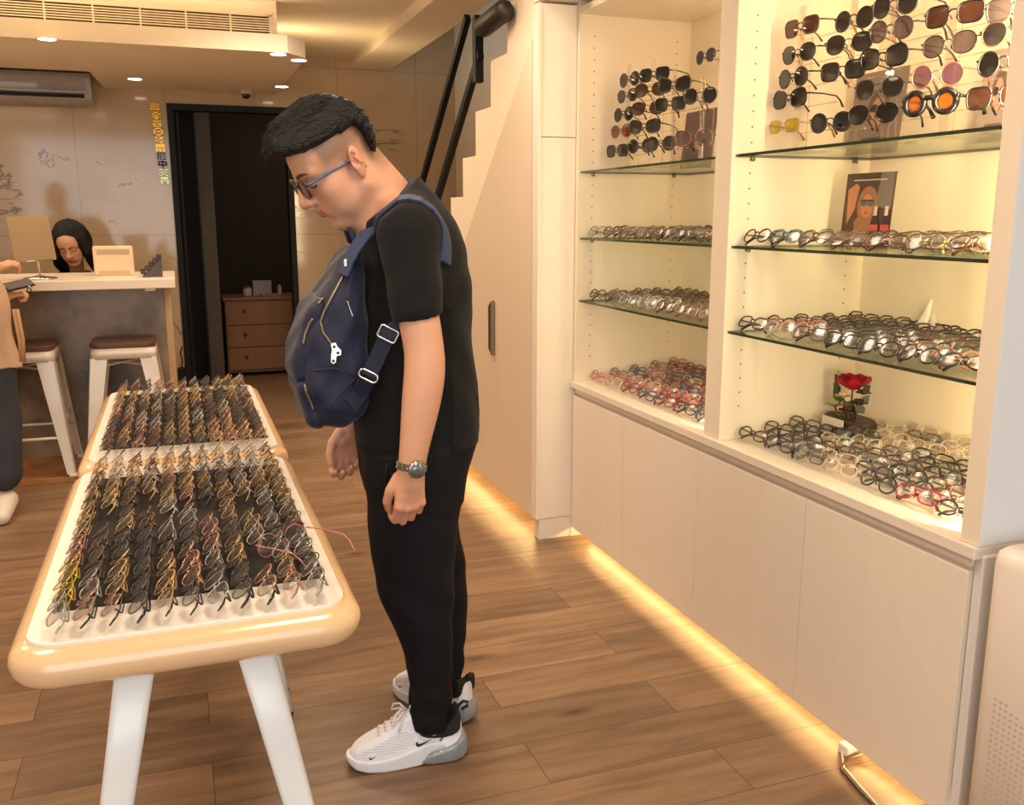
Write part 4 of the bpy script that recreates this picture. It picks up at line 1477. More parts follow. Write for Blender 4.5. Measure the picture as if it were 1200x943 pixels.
P_BG = mat('print_shelves_brown', (74, 50, 40), 0.4, vary=0.55, vscale=55, stretch=(1, 1, 2.2))
P_SKIN = mat('print_skin', (196, 128, 92), 0.45)
P_HAIR = mat('print_hair', (158, 108, 70), 0.45, vary=0.25, vscale=90)
P_DK = mat('print_dark', (40, 30, 30), 0.4)
P_LENS = mat('print_lens', (92, 96, 104), 0.3)
P_RED = mat('print_red', (196, 66, 62), 0.4)
P_WH = mat('print_white', (214, 198, 180), 0.4)
P_GR = mat('print_grey', (120, 108, 100), 0.4)
bottle = lambda c: [(u, v + 0.10) for u, v in [(c - 0.085, 0.0), (c + 0.085, 0.0), (c + 0.09, 0.16), (c + 0.065, 0.28), (c + 0.028, 0.36), (c + 0.026, 0.43), (c - 0.026, 0.43), (c - 0.028, 0.36), (c - 0.065, 0.28), (c - 0.09, 0.16)]]
cp, cq = atX(984, 277, 1.86), atX(1040, 277, 1.86)
card('poster_card', 'printed card of a long-haired woman in sunglasses with two bottles, on glass shelf', 1.86, cq.y, cp.y, SHZ[1], 1.50, math.radians(4), P_BG, [
    ([(0.66, 0.55), (0.98, 0.5), (0.98, 1.0), (0.72, 1.0)], P_GR, 'print_window'),
    ([(0.06, 0.78), (0.22, 0.86), (0.30, 0.82), (0.24, 0.5), (0.10, 0.30)], P_SKIN, 'print_arm'),
    (ell(0.50, 0.56, 0.21, 0.26), P_HAIR, 'print_hair'),
    ([(0.30, 0.0), (0.26, 0.34), (0.40, 0.46), (0.66, 0.44), (0.74, 0.0)], P_HAIR, 'print_hair'),
    ([(0.10, 0.0), (0.2, 0.14), (0.44, 0.20), (0.62, 0.18), (0.66, 0.0)], P_SKIN, 'print_shoulder'),
    ([(0.30, 0.0), (0.36, 0.07), (0.62, 0.07), (0.66, 0.0)], P_DK, 'print_top'),
    (ell(0.50, 0.55, 0.125, 0.16), P_SKIN, 'print_face'),
    (ell(0.435, 0.595, 0.068, 0.05), P_LENS, 'print_lens'),
    (ell(0.575, 0.59, 0.068, 0.05), P_LENS, 'print_lens'),
    ([(0.36, 0.62), (0.645, 0.615), (0.645, 0.632), (0.36, 0.638)], P_DK, 'print_brow_bar'),
    (ell(0.50, 0.455, 0.042, 0.016), P_RED, 'print_lips'),
    (bottle(0.70), P_DK, 'print_bottle'), (bottle(0.92), P_DK, 'print_bottle'),
    ([(0.665, 0.42), (0.735, 0.42), (0.735, 0.545), (0.665, 0.545)], P_WH, 'print_cap'), ([(0.885, 0.42), (0.955, 0.42), (0.955, 0.545), (0.885, 0.545)], P_WH, 'print_cap'),
    ([(0.615, 0.22), (0.785, 0.22), (0.785, 0.3), (0.615, 0.3)], P_RED, 'print_band'), ([(0.835, 0.22), (1.0, 0.22), (1.0, 0.3), (0.835, 0.3)], P_RED, 'print_band'),
    ([(0.18, 0.895), (0.86, 0.895), (0.86, 0.91), (0.18, 0.91)], P_WH, 'print_line'),
], None)


def faint_card(px0, px1, py, h, lab, xx, tone):
    a, b = atX(px0, py, xx), atX(px1, py, xx)
    y0, y1 = min(a.y, b.y), max(a.y, b.y)
    card('poster_card', lab, xx, y0, y1, SHZ[0], SHZ[0] + h, math.radians(6), mat('print_tone_%d' % tone[0], tone, 0.4, vary=0.12, vscale=30), [
        (ell(0.52, 0.55, 0.2, 0.24), mat('print_tone_hair', (96, 70, 66), 0.4, vary=0.2, vscale=60), 'print_hair'),
        (ell(0.52, 0.50, 0.13, 0.19), mat('print_tone_face', (176, 130, 112), 0.4), 'print_face'),
        (ell(0.45, 0.55, 0.075, 0.05), P_DK, 'print_lens'), (ell(0.62, 0.55, 0.075, 0.05), P_DK, 'print_lens'),
        ([(0.15, 0.0), (0.3, 0.2), (0.75, 0.2), (0.95, 0.0)], mat('print_tone_coat', (84, 74, 76), 0.4), 'print_coat'),
    ], None)


faint_card(992, 1052, 160, 0.235, 'greyish portrait card behind the round dark sunglasses on the top glass shelf', 1.93, (128, 112, 106))
faint_card(1140, 1182, 150, 0.22, 'grey portrait card in the corner by the end panel on the top glass shelf', 1.90, (140, 124, 118))
faint_card(797, 833, 186, 0.21, 'dark portrait card with sunglasses beside the divider on the far top glass shelf', 1.86, (92, 70, 66))
wc = thing('price_card', 'plain white folded card leaning by the end panel on the top glass shelf', 'card', (1.70, 1.49, SHZ[0]))
MB().prism([(-0.045, 0), (0.045, 0), (0.045, 0.15), (0.02, 0.15)], -0.012, -0.010, 'xz').build('front_flap', M_WHITE, wc)
MB().prism([(-0.045, 0), (0.045, 0), (0.045, 0.15), (0.02, 0.15)], 0.012, 0.014, 'xz').build('rear_flap', M_WHITE, wc)

# white shell-like ornament on the lower glass shelf
fg = thing('white_ornament', 'small white pointed ornament at the back of the glass shelf above the flower', 'ornament', (1.99, 2.06, SHZ[2]))
m = MB()
m.tube([(0, 0.02, 0.0), (0.0, 0.012, 0.04), (0, -0.004, 0.075), (0, -0.018, 0.112)], [0.020, 0.019, 0.011, 0.002], 12, flat=0.5)
m.build('upright_fin', mat('ornament_white', (232, 220, 206), 0.35), fg)
MB().tube([(0, -0.02, 0.0), (0, -0.024, 0.05), (0, -0.03, 0.075)], [0.016, 0.012, 0.003], 10, flat=0.5).build('small_fin', mat('ornament_grey', (190, 176, 168), 0.35), fg)
MB().lathe([(0.04, 0), (0.042, 0.006), (0.03, 0.012)], (0, 0, 0), 20).build('base', mat('ornament_white', (232, 220, 206), 0.35), fg)

# preserved rose ornament
fl = thing('flower_ornament', 'red rose ornament with pale blossoms on a dark oval base with white tag', 'ornament', (1.93, 2.268, ZC + 0.040))
M_STUMP = mat('dark_wood_base', (62, 40, 28), 0.5, vary=0.3, vscale=20)
m = MB()
rg2 = random.Random(3)
ring = [(0.055 * math.cos(a), 0.10 * math.sin(a)) for a in [2 * PI * k / 24 for k in range(24)]]
m.prism(ring, 0.0, 0.035, 'xy', smooth=False)
m.build('base', M_STUMP, fl, bevel=0.006)
MB().box((-0.062, -0.04, 0.012), (-0.057, 0.055, 0.036), 0.001).build('name_tag', mat('tag_white', (228, 214, 196), 0.4), fl)


def blossom(c, r, petals, layers, m_, nm, parent, flare=0.35):
    m = MB()
    for l in range(layers):
        f = l / max(layers - 1, 1)
        rad = r * (1 - 0.72 * f)
        tilt = flare + (1.4 - flare) * f
        for k in range(petals):
            a = 2 * PI * (k + 0.5 * (l % 2)) / petals + 0.3 * l
            vs, fs = [], []
            NU, NV = 5, 5
            for i in range(NU):
                for j in range(NV):
                    u = (i / (NU - 1) - 0.5) * 2
                    v = j / (NV - 1)
                    wdt = rad * 0.62 * math.sin(PI * (0.12 + 0.74 * v))
                    rr = rad * (0.18 + 0.82 * v * math.cos(tilt * (0.6 + 0.4 * v)))
                    z = rad * (v * math.sin(tilt) * 1.0 + 0.10 * u * u - 0.12 * v * v * (1 - f)) + 0.25 * r * f
                    lx_, ly_ = rr, u * wdt
                    vs.append((c[0] + lx_ * math.cos(a) - ly_ * math.sin(a), c[1] + lx_ * math.sin(a) + ly_ * math.cos(a), c[2] + z))
            for i in range(NU - 1):
                for j in range(NV - 1):
                    fs.append((i * NV + j, (i + 1) * NV + j, (i + 1) * NV + j + 1, i * NV + j + 1))
            m.add(vs, fs, 0, True)
    return m.build(nm, m_, parent)


M_ROSE = mat('rose_red', (176, 26, 46), 0.5, vary=0.2, vscale=60)
M_CRM = mat('blossom_cream', (226, 200, 150), 0.6)
M_LEAF = mat('dried_leaf', (78, 78, 48), 0.6, vary=0.3, vscale=40)
blossom((0, 0.0, 0.122), 0.064, 7, 5, M_ROSE, 'rose', fl, 0.75)
blossom((-0.032, 0.002, 0.098), 0.026, 5, 3, M_CRM, 'cream_blossom', fl)
blossom((-0.03, 0.045, 0.062), 0.032, 6, 3, mat('blossom_pale', (196, 178, 132), 0.6), 'cream_blossom', fl)
blossom((-0.03, -0.02, 0.056), 0.03, 6, 3, mat('blossom_brown', (112, 62, 50), 0.6), 'dried_blossom', fl)
blossom((-0.02, -0.055, 0.085), 0.03, 5, 3, mat('blossom_dusk', (74, 62, 56), 0.6), 'dried_blossom', fl)
blossom((0.0, -0.05, 0.115), 0.024, 5, 3, mat('blossom_dusk', (74, 62, 56), 0.6), 'dried_blossom', fl)
for k, (dx, dy, h) in enumerate([(0, 0.0, 0.15), (-0.03, 0.002, 0.10), (-0.028, 0.04, 0.065), (-0.028, -0.02, 0.06), (-0.02, -0.05, 0.10)]):
    MB().tube([(dx * 0.3, dy * 0.5, 0.034), (dx * 0.8, dy * 0.9, h * 0.6), (dx, dy, h)], 0.003, 6).build('stem', M_LEAF, fl)
for k, (dy, z, s) in enumerate([(-0.06, 0.12, 1), (-0.055, 0.09, 0.8), (0.055, 0.135, 0.9), (0.06, 0.10, 0.8), (-0.07, 0.06, 1.0), (0.02, 0.045, 0.9), (-0.02, 0.045, 1.0), (0.03, 0.08, 1.1), (0.05, 0.11, 0.9), (-0.045, 0.12, 1.1), (-0.03, 0.05, 1.2), (0.065, 0.06, 1.0)]):
    s *= 0.85
    q = [(0, 0), (0.014, 0.012), (0.016, 0.028), (0.0, 0.05), (-0.016, 0.028), (-0.014, 0.012)]
    mm = MB().prism([(u * s, v * s) for u, v in q], -0.001, 0.001, 'xz')
    mm.xform(Matrix.Translation((-0.01, dy, z)) @ Matrix.Rotation(1.57 + k, 4, 'Z') @ Matrix.Rotation(0.7 if dy > 0 else -0.7, 4, 'Y'))
    mm.build('leaf', M_LEAF, fl)
# ================================================================ SCULPTING: distance fields turned into meshes
def surface_nets(D, lo, h):
    S = D < 0
    nx, ny, nz = D.shape
    offs = [(i, j, k) for i in (0, 1) for j in (0, 1) for k in (0, 1)]
    cnt = np.zeros((nx - 1, ny - 1, nz - 1), np.uint8)
    for i, j, k in offs:
        cnt += S[i:nx - 1 + i, j:ny - 1 + j, k:nz - 1 + k]
    act = (cnt > 0) & (cnt < 8)
    I, J, K = np.nonzero(act)
    idx = np.full(act.shape, -1, np.int32)
    idx[I, J, K] = np.arange(len(I), dtype=np.int32)
    vals = [D[I + i, J + j, K + k] for i, j, k in offs]
    acc = np.zeros((len(I), 3))
    n = np.zeros(len(I))
    for a in range(8):
        for b in range(a + 1, 8):
            oa, ob = np.array(offs[a]), np.array(offs[b])
            if abs(oa - ob).sum() != 1:
                continue
            va, vb = vals[a], vals[b]
            m = (va < 0) != (vb < 0)
            t = np.where(m, va / np.where(m, va - vb, 1), 0)
            p = oa[None, :] + (ob - oa)[None, :] * t[:, None]
            acc[m] += p[m]
            n[m] += 1
    P = (np.stack([I, J, K], 1) + acc / n[:, None]) * h + np.array(lo)
    faces = []
    for ax in range(3):
        u, v = (ax + 1) % 3, (ax + 2) % 3
        s0 = [slice(1, -1)] * 3
        s1 = [slice(1, -1)] * 3
        s0[ax] = slice(0, -1)
        s1[ax] = slice(1, None)
        A, B = S[tuple(s0)], S[tuple(s1)]
        for (m, flip) in (((A & ~B), False), ((~A & B), True)):
            q = np.stack(np.nonzero(m), 1)
            q[:, u] += 1
            q[:, v] += 1
            e = np.eye(3, dtype=int)
            cs = [q - e[u] - e[v], q - e[v], q, q - e[u]]
            f = np.stack([idx[c[:, 0], c[:, 1], c[:, 2]] for c in cs], 1)
            faces.append(f[:, ::-1] if flip else f)
    return P, np.concatenate(faces)


def lerp(a, b, t):
    return a + (b - a) * t


class Field:
    def __init__(s, lo, hi, h):
        s.lo, s.h = np.array(lo, float), h
        n = np.ceil((np.array(hi) - s.lo) / h).astype(int) + 1
        s.ax = [s.lo[i] + h * np.arange(n[i]) for i in range(3)]
        s.D = np.full(tuple(n), 0.05, np.float32)

    def win(s, lo, hi, m):
        sl = []
        for i in range(3):
            a = max(0, int((lo[i] - m - s.lo[i]) / s.h))
            b = min(len(s.ax[i]), int((hi[i] + m - s.lo[i]) / s.h) + 2)
            if b <= a:
                return None, None
            sl.append(slice(a, b))
        g = np.meshgrid(*[s.ax[i][sl[i]].astype(np.float32) for i in range(3)], indexing='ij')
        return tuple(sl), g

    def put(s, sl, d, k, op):
        A = s.D[sl]
        if op == 'u':
            if k > 0:
                hh = np.clip(0.5 + 0.5 * (A - d) / k, 0, 1)
                R = lerp(A, d, hh) - k * hh * (1 - hh)
            else:
                R = np.minimum(A, d)
        elif op == 's':
            if k > 0:
                hh = np.clip(0.5 - 0.5 * (A + d) / k, 0, 1)
                R = lerp(A, -d, hh) + k * hh * (1 - hh)
            else:
                R = np.maximum(A, -d)
        elif op == 'i':
            R = np.maximum(A, d)
        s.D[sl] = R

    def cap(s, a, b, ra, rb=None, k=0.01, op='u', sc=(1, 1, 1)):
        """Capsule whose radius runs from ra to rb; sc stretches space about its axis."""
        rb = ra if rb is None else rb
        a, b = np.array(a, float), np.array(b, float)
        r = max(ra, rb) / min(sc)
        sl, g = s.win(np.minimum(a, b) - r, np.maximum(a, b) + r, k + 0.03)
        if sl is None:
            return s
        ba = b - a
        q = [(g[i] - a[i]) for i in range(3)]
        L2 = max(float(ba @ ba), 1e-12)
        t = np.clip((q[0] * ba[0] + q[1] * ba[1] + q[2] * ba[2]) / L2, 0, 1)
        d = np.sqrt(sum(((q[i] - ba[i] * t) * sc[i]) ** 2 for i in range(3))) - (ra + (rb - ra) * t)
        s.put(sl, d, k, op)
        return s

    def chain(s, pts, rs, k=0.01, op='u', sc=(1, 1, 1)):
        P, r = np.array(pts, float), np.array(rs, float)
        m = r.max() / min(sc)
        sl, g = s.win(P.min(0) - m, P.max(0) + m, k + 0.03)
        if sl is None:
            return s
        D = None
        for i in range(len(P) - 1):
            ba = P[i + 1] - P[i]
            q = [g[j] - P[i][j] for j in range(3)]
            t = np.clip((q[0] * ba[0] + q[1] * ba[1] + q[2] * ba[2]) / max(float(ba @ ba), 1e-12), 0, 1)
            d = np.sqrt(sum(((q[j] - ba[j] * t) * sc[j]) ** 2 for j in range(3))) - (r[i] + (r[i + 1] - r[i]) * t)
            D = d if D is None else np.minimum(D, d)
        s.put(sl, D, k, op)
        return s

    def ell(s, c, r, k=0.01, op='u', R=None, e=2.0):
        """Ellipsoid (e > 2: boxier) with its own axes R (3x3, columns)."""
        c = np.array(c, float)
        m = max(r) * (1.25 if e > 2 else 1)
        sl, g = s.win(c - m, c + m, k + 0.03)
        if sl is None:
            return s
        q = [g[i] - c[i] for i in range(3)]
        if R is not None:
            R = np.array(R)
            q = [sum(q[i] * R[i, j] for i in range(3)) for j in range(3)]
        if e == 2.0:
            k0 = np.sqrt(sum((q[i] / r[i]) ** 2 for i in range(3)))
            k1 = np.sqrt(sum((q[i] / r[i] ** 2) ** 2 for i in range(3))) + 1e-9
            d = k0 * (k0 - 1) / k1
        else:
            k0 = sum(np.abs(q[i] / r[i]) ** e for i in range(3)) ** (1 / e)
            d = (k0 - 1) * min(r)
        s.put(sl, d, k, op)
        return s

    def table(s, z, cx, cy, rx, ry, k=0.01, op='u', e=2.2, ax=2):
        """Body of elliptic sections along z, each given by its centre and half widths."""
        z, cx, cy, rx, ry = [np.array(v, float) for v in (z, cx, cy, rx, ry)]
        lo = (min(cx - rx), min(cy - ry), min(z))
        hi = (max(cx + rx), max(cy + ry), max(z))
        sl, g = s.win(lo, hi, k + 0.03)
        if sl is None:
            return s
        zz = g[2][0, 0, :]

        def smooth(y):
            zf = np.linspace(z[0], z[-1], 160)
            yf = np.interp(zf, z, y)
            w_ = max(3, int(160 * 0.06)) | 1
            yp = np.concatenate([np.full(w_ // 2, yf[0]), yf, np.full(w_ // 2, yf[-1])])
            yf = np.convolve(yp, np.ones(w_) / w_, 'valid')
            return np.interp(zz, zf, yf).astype(np.float32)
        X, Y, RX, RY = [smooth(v)[None, None, :] for v in (cx, cy, rx, ry)]
        k0 = (np.abs((g[0] - X) / RX) ** e + np.abs((g[1] - Y) / RY) ** e) ** (1 / e)
        d = (k0 - 1) * np.minimum(RX, RY)
        dz = np.maximum(z[0] - g[2], g[2] - z[-1])
        d = np.maximum(d, dz)
        s.put(sl, d, k, op)
        return s

    def noise(s, amp, freq, seed=0, stretch=(1, 1, 1)):
        """Soft folds: a few sine waves added to the field."""
        r = np.random.default_rng(seed)
        g = np.meshgrid(*[a.astype(np.float32) for a in s.ax], indexing='ij', sparse=True)
        for _ in range(5):
            d = r.normal(size=3)
            d /= np.linalg.norm(d)
            f = freq * r.uniform(0.6, 1.5)
            ph = r.uniform(0, 6.28)
            s.D += (amp / 2.2 * np.sin(f * (g[0] * d[0] * stretch[0] + g[1] * d[1] * stretch[1] + g[2] * d[2] * stretch[2]) + ph + 1.3 * np.sin(f * 0.4 * (g[2] + g[0]) + ph * 2))).astype(np.float32)
        return s

    def sample(s, P):
        """Distance at points, trilinear."""
        q = (np.asarray(P, float) - s.lo) / s.h
        q = np.clip(q, 0, np.array(s.D.shape) - 1.001)
        i = q.astype(int)
        f = q - i
        out = 0
        for a in (0, 1):
            for b in (0, 1):
                for c in (0, 1):
                    wgt = (f[..., 0] if a else 1 - f[..., 0]) * (f[..., 1] if b else 1 - f[..., 1]) * (f[..., 2] if c else 1 - f[..., 2])
                    out = out + wgt * s.D[i[..., 0] + a, i[..., 1] + b, i[..., 2] + c]
        return out

    def grad(s, P, e=0.004):
        P = np.asarray(P, float)
        g = np.stack([s.sample(P + np.eye(3)[i] * e) - s.sample(P - np.eye(3)[i] * e) for i in range(3)], -1)
        return g / (np.linalg.norm(g, axis=-1, keepdims=True) + 1e-9)

    def snap(s, P, off=0.002, it=12):
        """Push points to height off above the surface."""
        P = np.array(P, float)
        for _ in range(it):
            d = s.sample(P)[..., None]
            P = P - s.grad(P) * (d - off) * 0.8
        return P

    def hit(s, P, d, off=0.0006, far=0.4, n=400):
        """March points P along direction d until the surface; returns points at height off before it."""
        P = np.array(P, float)
        d = np.array(d, float) / np.linalg.norm(d)
        t = np.zeros(P.shape[:-1])
        for _ in range(n):
            v = s.sample(P + d * t[..., None])
            t = t + np.maximum(v - off, 0) * 0.6
            if t.max() > far:
                break
        return P + d * t[..., None]

    def build(s, name, m, parent=None, colors=None, local=False):
        P, F_ = surface_nets(s.D, s.lo, s.h)
        L = np.array(parent.location) if parent is not None and not local else np.zeros(3)
        me = bpy.data.meshes.new(name)
        Q = P - L
        me.vertices.add(len(Q))
        me.vertices.foreach_set('co', Q.astype(np.float32).ravel())
        me.loops.add(F_.size)
        me.loops.foreach_set('vertex_index', F_.astype(np.int32).ravel())
        me.polygons.add(len(F_))
        me.polygons.foreach_set('loop_start', np.arange(0, F_.size, 4, dtype=np.int32))
        me.polygons.foreach_set('loop_total', np.full(len(F_), 4, np.int32))
        me.update(calc_edges=True)
        me.validate()
        me.polygons.foreach_set('use_smooth', [True] * len(me.polygons))
        if colors is not None:
            ca = me.color_attributes.new('tone', 'FLOAT_COLOR', 'POINT')
            c = np.ones((len(Q), 4), np.float32)
            c[:, :3] = colors(P)
            ca.data.foreach_set('color', c.ravel())
        me.materials.append(m)
        o = bpy.data.objects.new(name, me)
        COL.objects.link(o)
        if parent is not None:
            o.parent = parent
        return o


def skin_mat(name, rough=0.5):
    m = bpy.data.materials.new(name)
    m.use_nodes = True
    nt = m.node_tree
    b = nt.nodes['Principled BSDF']
    a = nt.nodes.new('ShaderNodeVertexColor')
    a.layer_name = 'tone'
    nt.links.new(a.outputs['Color'], b.inputs['Base Color'])
    b.inputs['Roughness'].default_value = rough
    b.inputs['Subsurface Weight'].default_value = 0.06
    b.inputs['Subsurface Radius'].default_value = (0.01, 0.004, 0.002)
    n = nt.nodes.new('ShaderNodeTexNoise')
    n.inputs['Scale'].default_value = 220
    bp = nt.nodes.new('ShaderNodeBump')
    bp.inputs['Strength'].default_value = 0.06
    bp.inputs['Distance'].default_value = 0.003
    tc = nt.nodes.new('ShaderNodeTexCoord')
    nt.links.new(tc.outputs['Object'], n.inputs['Vector'])
    nt.links.new(n.outputs['Fac'], bp.inputs['Height'])
    nt.links.new(bp.outputs[0], b.inputs['Normal'])
    return m


SKIN = np.array(lin((214, 160, 128))[:3])
SKIN_RED = np.array(lin((190, 112, 92))[:3])
SKIN_LIP = np.array(lin((184, 108, 94))[:3])
STUBBLE = np.array(lin((104, 84, 68))[:3])
BROW = np.array(lin((70, 48, 36))[:3])
M_SKIN = skin_mat('skin')


class HeadFrame:
    """Head axes: x to the face, y to its left, z to the crown; origin between the ears."""

    def __init__(s, o, yaw, pitch, rollv=0.0, scale=1.0):
        s.o = np.array(o, float)
        R = Matrix.Rotation(yaw, 3, 'Z') @ Matrix.Rotation(pitch, 3, 'Y') @ Matrix.Rotation(rollv, 3, 'X')
        s.R = np.array(R)
        s.k = scale

    def __call__(s, p):
        return s.o + s.R @ (np.array(p, float) * s.k)

    def inv(s, P):
        return ((P - s.o) @ s.R) / s.k


def head_field(F, H, fat=1.0):
    k = H.k
    E = lambda c, r, kk=0.02, op='u', e=2.0: F.ell(H(c), [q * k for q in r], kk * k, op, H.R, e)
    C = lambda a, b, ra, rb, kk=0.012, op='u': F.cap(H(a), H(b), ra * k, rb * k, kk * k, op)
    E((-0.003, 0, 0.053), (0.089, 0.077, 0.082), 0.02)
    E((0.048, 0, 0.055), (0.056, 0.064, 0.062), 0.03)
    E((0.045, 0, -0.030), (0.060, 0.060 * fat, 0.082), 0.03)
    for y in (-1, 1):
        C((0.005, y * 0.056 * fat, -0.048), (0.078, y * 0.020, -0.090), 0.018, 0.015, 0.03)
        E((0.060, y * 0.040 * fat, -0.018), (0.034, 0.027, 0.030), 0.02)          # cheek
        E((0.062, y * 0.036 * fat, -0.052), (0.03, 0.024, 0.03), 0.02)
        C((0.098, y * 0.010, 0.040), (0.080, y * 0.046, 0.038), 0.0105, 0.010, 0.016)   # brow ridge
    E((0.085, 0, -0.092), (0.022, 0.024, 0.018), 0.025)                          # chin
    E((0.088, 0, -0.045), (0.026, 0.032, 0.028), 0.02)                           # muzzle
    for y in (-1, 1):
        E((0.110, y * 0.033, 0.019), (0.019, 0.017, 0.0125), 0.014, 's')         # socket
        E((0.0885, y * 0.032, 0.018), (0.0125, 0.0145, 0.0115), 0.004)           # lidded eye
        C((0.0985, y * 0.020, 0.0120), (0.0945, y * 0.044, 0.0125), 0.0022, 0.0020, 0.003)   # lower lid edge
    C((0.104, 0, 0.030), (0.126, 0, -0.008), 0.0085, 0.0125, 0.012)              # nose
    E((0.127, 0, -0.014), (0.0135, 0.0135, 0.0115), 0.008)
    for y in (-1, 1):
        E((0.115, y * 0.0135, -0.0175), (0.012, 0.0085, 0.0095), 0.006)
        E((0.1195, y * 0.0065, -0.0265), (0.006, 0.004, 0.004), 0.003, 's')      # nostril
    C((0.1135, 0, -0.0455), (0.0985, 0.021, -0.0495), 0.0062, 0.0038, 0.006)      # lips
    C((0.1135, 0, -0.0455), (0.0985, -0.021, -0.0495), 0.0062, 0.0038, 0.006)
    C((0.1105, 0, -0.0570), (0.0985, 0.017, -0.0545), 0.0068, 0.0038, 0.006)
    C((0.1105, 0, -0.0570), (0.0985, -0.017, -0.0545), 0.0068, 0.0038, 0.006)
    C((0.1185, 0, -0.0512), (0.1035, 0.020, -0.0518), 0.0016, 0.0014, 0.003, 's')
    C((0.1185, 0, -0.0512), (0.1035, -0.020, -0.0518), 0.0016, 0.0014, 0.003, 's')
    E((0.112, 0, -0.074), (0.014, 0.024, 0.008), 0.012, 's')                     # under the lip
    for y in (-1, 1):                                                            # ears
        Re = H.R @ np.array(Matrix.Rotation(math.radians(-14), 3, 'Y') @ Matrix.Rotation(math.radians(y * 24), 3, 'Z'))
        F.ell(H((-0.008, y * 0.081, 0.006)), [0.0185 * k, 0.0085 * k, 0.0325 * k], 0.006 * k, 'u', Re)
        F.ell(H((-0.001, y * 0.0895, 0.010)), [0.0095 * k, 0.0075 * k, 0.0175 * k], 0.003 * k, 's', Re)
        F.cap(H((0.003, y * 0.085, -0.008)), H((0.004, y * 0.084, 0.002)), 0.0045 * k, 0.003 * k, 0.003 * k, 'u')
        F.cap(H((-0.006, y * 0.088, 0.012)), H((-0.012, y * 0.089, -0.004)), 0.0028 * k, 0.0028 * k, 0.004 * k, 'u')
        F.ell(H((0.001, y * 0.080, -0.022)), [0.009 * k, 0.006 * k, 0.012 * k], 0.006 * k, 'u', Re)
    return F


def head_tones(P, H, C, fade=False, makeup=False):
    q = H.inv(P)
    x, y, z = q[:, 0], q[:, 1], q[:, 2]

    def mixin(mask, col):
        C[:] = C * (1 - mask[:, None]) + col[None, :] * mask[:, None]
    g = lambda c, r: np.exp(-sum(((v - cc) / rr) ** 2 for v, cc, rr in zip((x, y, z), c, r)))
    mixin(0.35 * np.clip(g((0.13, 0, -0.015), (0.025, 0.02, 0.02)), 0, 1), SKIN_RED)
    for s_ in (-1, 1):
        mixin(0.30 * g((0.075, s_ * 0.045, -0.02), (0.04, 0.03, 0.03)), SKIN_RED)
        mixin(0.35 * g((-0.005, s_ * 0.086, 0.0), (0.03, 0.015, 0.04)), SKIN_RED)
        # eyebrows
        t = np.clip((np.abs(y) - 0.012) / 0.038, 0, 1)
        zb = 0.042 + 0.006 * np.sin(t * 2.6) - 0.004 * t
        mixin(0.85 * ((np.abs(z - zb) < 0.0052 * (1 - 0.5 * t)) & (np.abs(y) > 0.011) & (np.abs(y) < 0.050) & (x > 0.06)).astype(float), BROW)
        # lash line
        mixin(0.9 * ((np.abs(z - 0.0105 + 0.05 * (np.abs(y) - 0.032) ** 2 / 0.02) < 0.0018) & (np.abs(np.abs(y) - 0.032) < 0.014) & (x > 0.085)).astype(float), BROW * 0.35)
    mixin(0.85 * ((np.abs(y) < 0.0225) & (z < -0.0405) & (z > -0.0635) & (x > 0.1005)).astype(float), SKIN_LIP)
    if fade:
        # cropped sides and nape
        top = np.clip((z - 0.012) / 0.03, 0, 1) * np.clip((0.062 - x) / 0.014, 0, 1)
        back = np.clip((-0.030 - x) / 0.02, 0, 1) * np.clip((z + 0.062) / 0.035, 0, 1)
        side = np.clip((0.022 - x) / 0.008, 0, 1) * np.clip((x - 0.006) / 0.006, 0, 1) * np.clip((z + 0.012) / 0.012, 0, 1)
        m = np.clip(np.maximum(np.maximum(top, back), side * 0.7), 0, 1) * (np.abs(y) < 0.0825 + 0.01 * (z > 0.045))
        dens = 0.55 + 0.4 * np.clip((z - 0.02) / 0.09, 0, 1)
        mixin(m * dens, STUBBLE * 0.8)
        # a few moles
        for c in ((0.050, -0.066, -0.016), (0.070, -0.052, -0.062)):
            mixin(0.8 * np.exp(-((x - c[0]) ** 2 + (y - c[1]) ** 2 + (z - c[2]) ** 2) / 0.0024 ** 2), BROW)
    return C


def finger(F, pts, rs, k=0.004):
    F.chain(pts, rs, k)
    return F
# ================================================================ THE MAN AT THE TABLE
def poly_sdf(poly, u, v):
    """Signed distance (negative inside) of a polygon on arrays u, v."""
    P = np.array(poly, float)
    d = np.full(np.broadcast(u, v).shape, 1e9)
    ins = np.zeros(d.shape, bool)
    n = len(P)
    for i in range(n):
        a, b = P[i], P[(i + 1) % n]
        e = b - a
        t = np.clip(((u - a[0]) * e[0] + (v - a[1]) * e[1]) / (e @ e + 1e-12), 0, 1)
        d = np.minimum(d, (u - a[0] - t * e[0]) ** 2 + (v - a[1] - t * e[1]) ** 2)
        c = (a[1] > v) != (b[1] > v)
        ins ^= c & (u < (b[0] - a[0]) * (v - a[1]) / (b[1] - a[1] + 1e-12) + a[0])
    d = np.sqrt(d)
    return np.where(ins, -d, d).astype(np.float32)


def smax(a, b, k):
    h = np.clip(0.5 - 0.5 * (b - a) / k, 0, 1)
    return lerp(b, a, h) + k * h * (1 - h)


def chaikin(p, n=2):
    for _ in range(n):
        q = []
        for i in range(len(p)):
            a, b = p[i], p[(i + 1) % len(p)]
            q += [(a[0] * .75 + b[0] * .25, a[1] * .75 + b[1] * .25), (a[0] * .25 + b[0] * .75, a[1] * .25 + b[1] * .75)]
        p = q
    return p


YM = 2.20


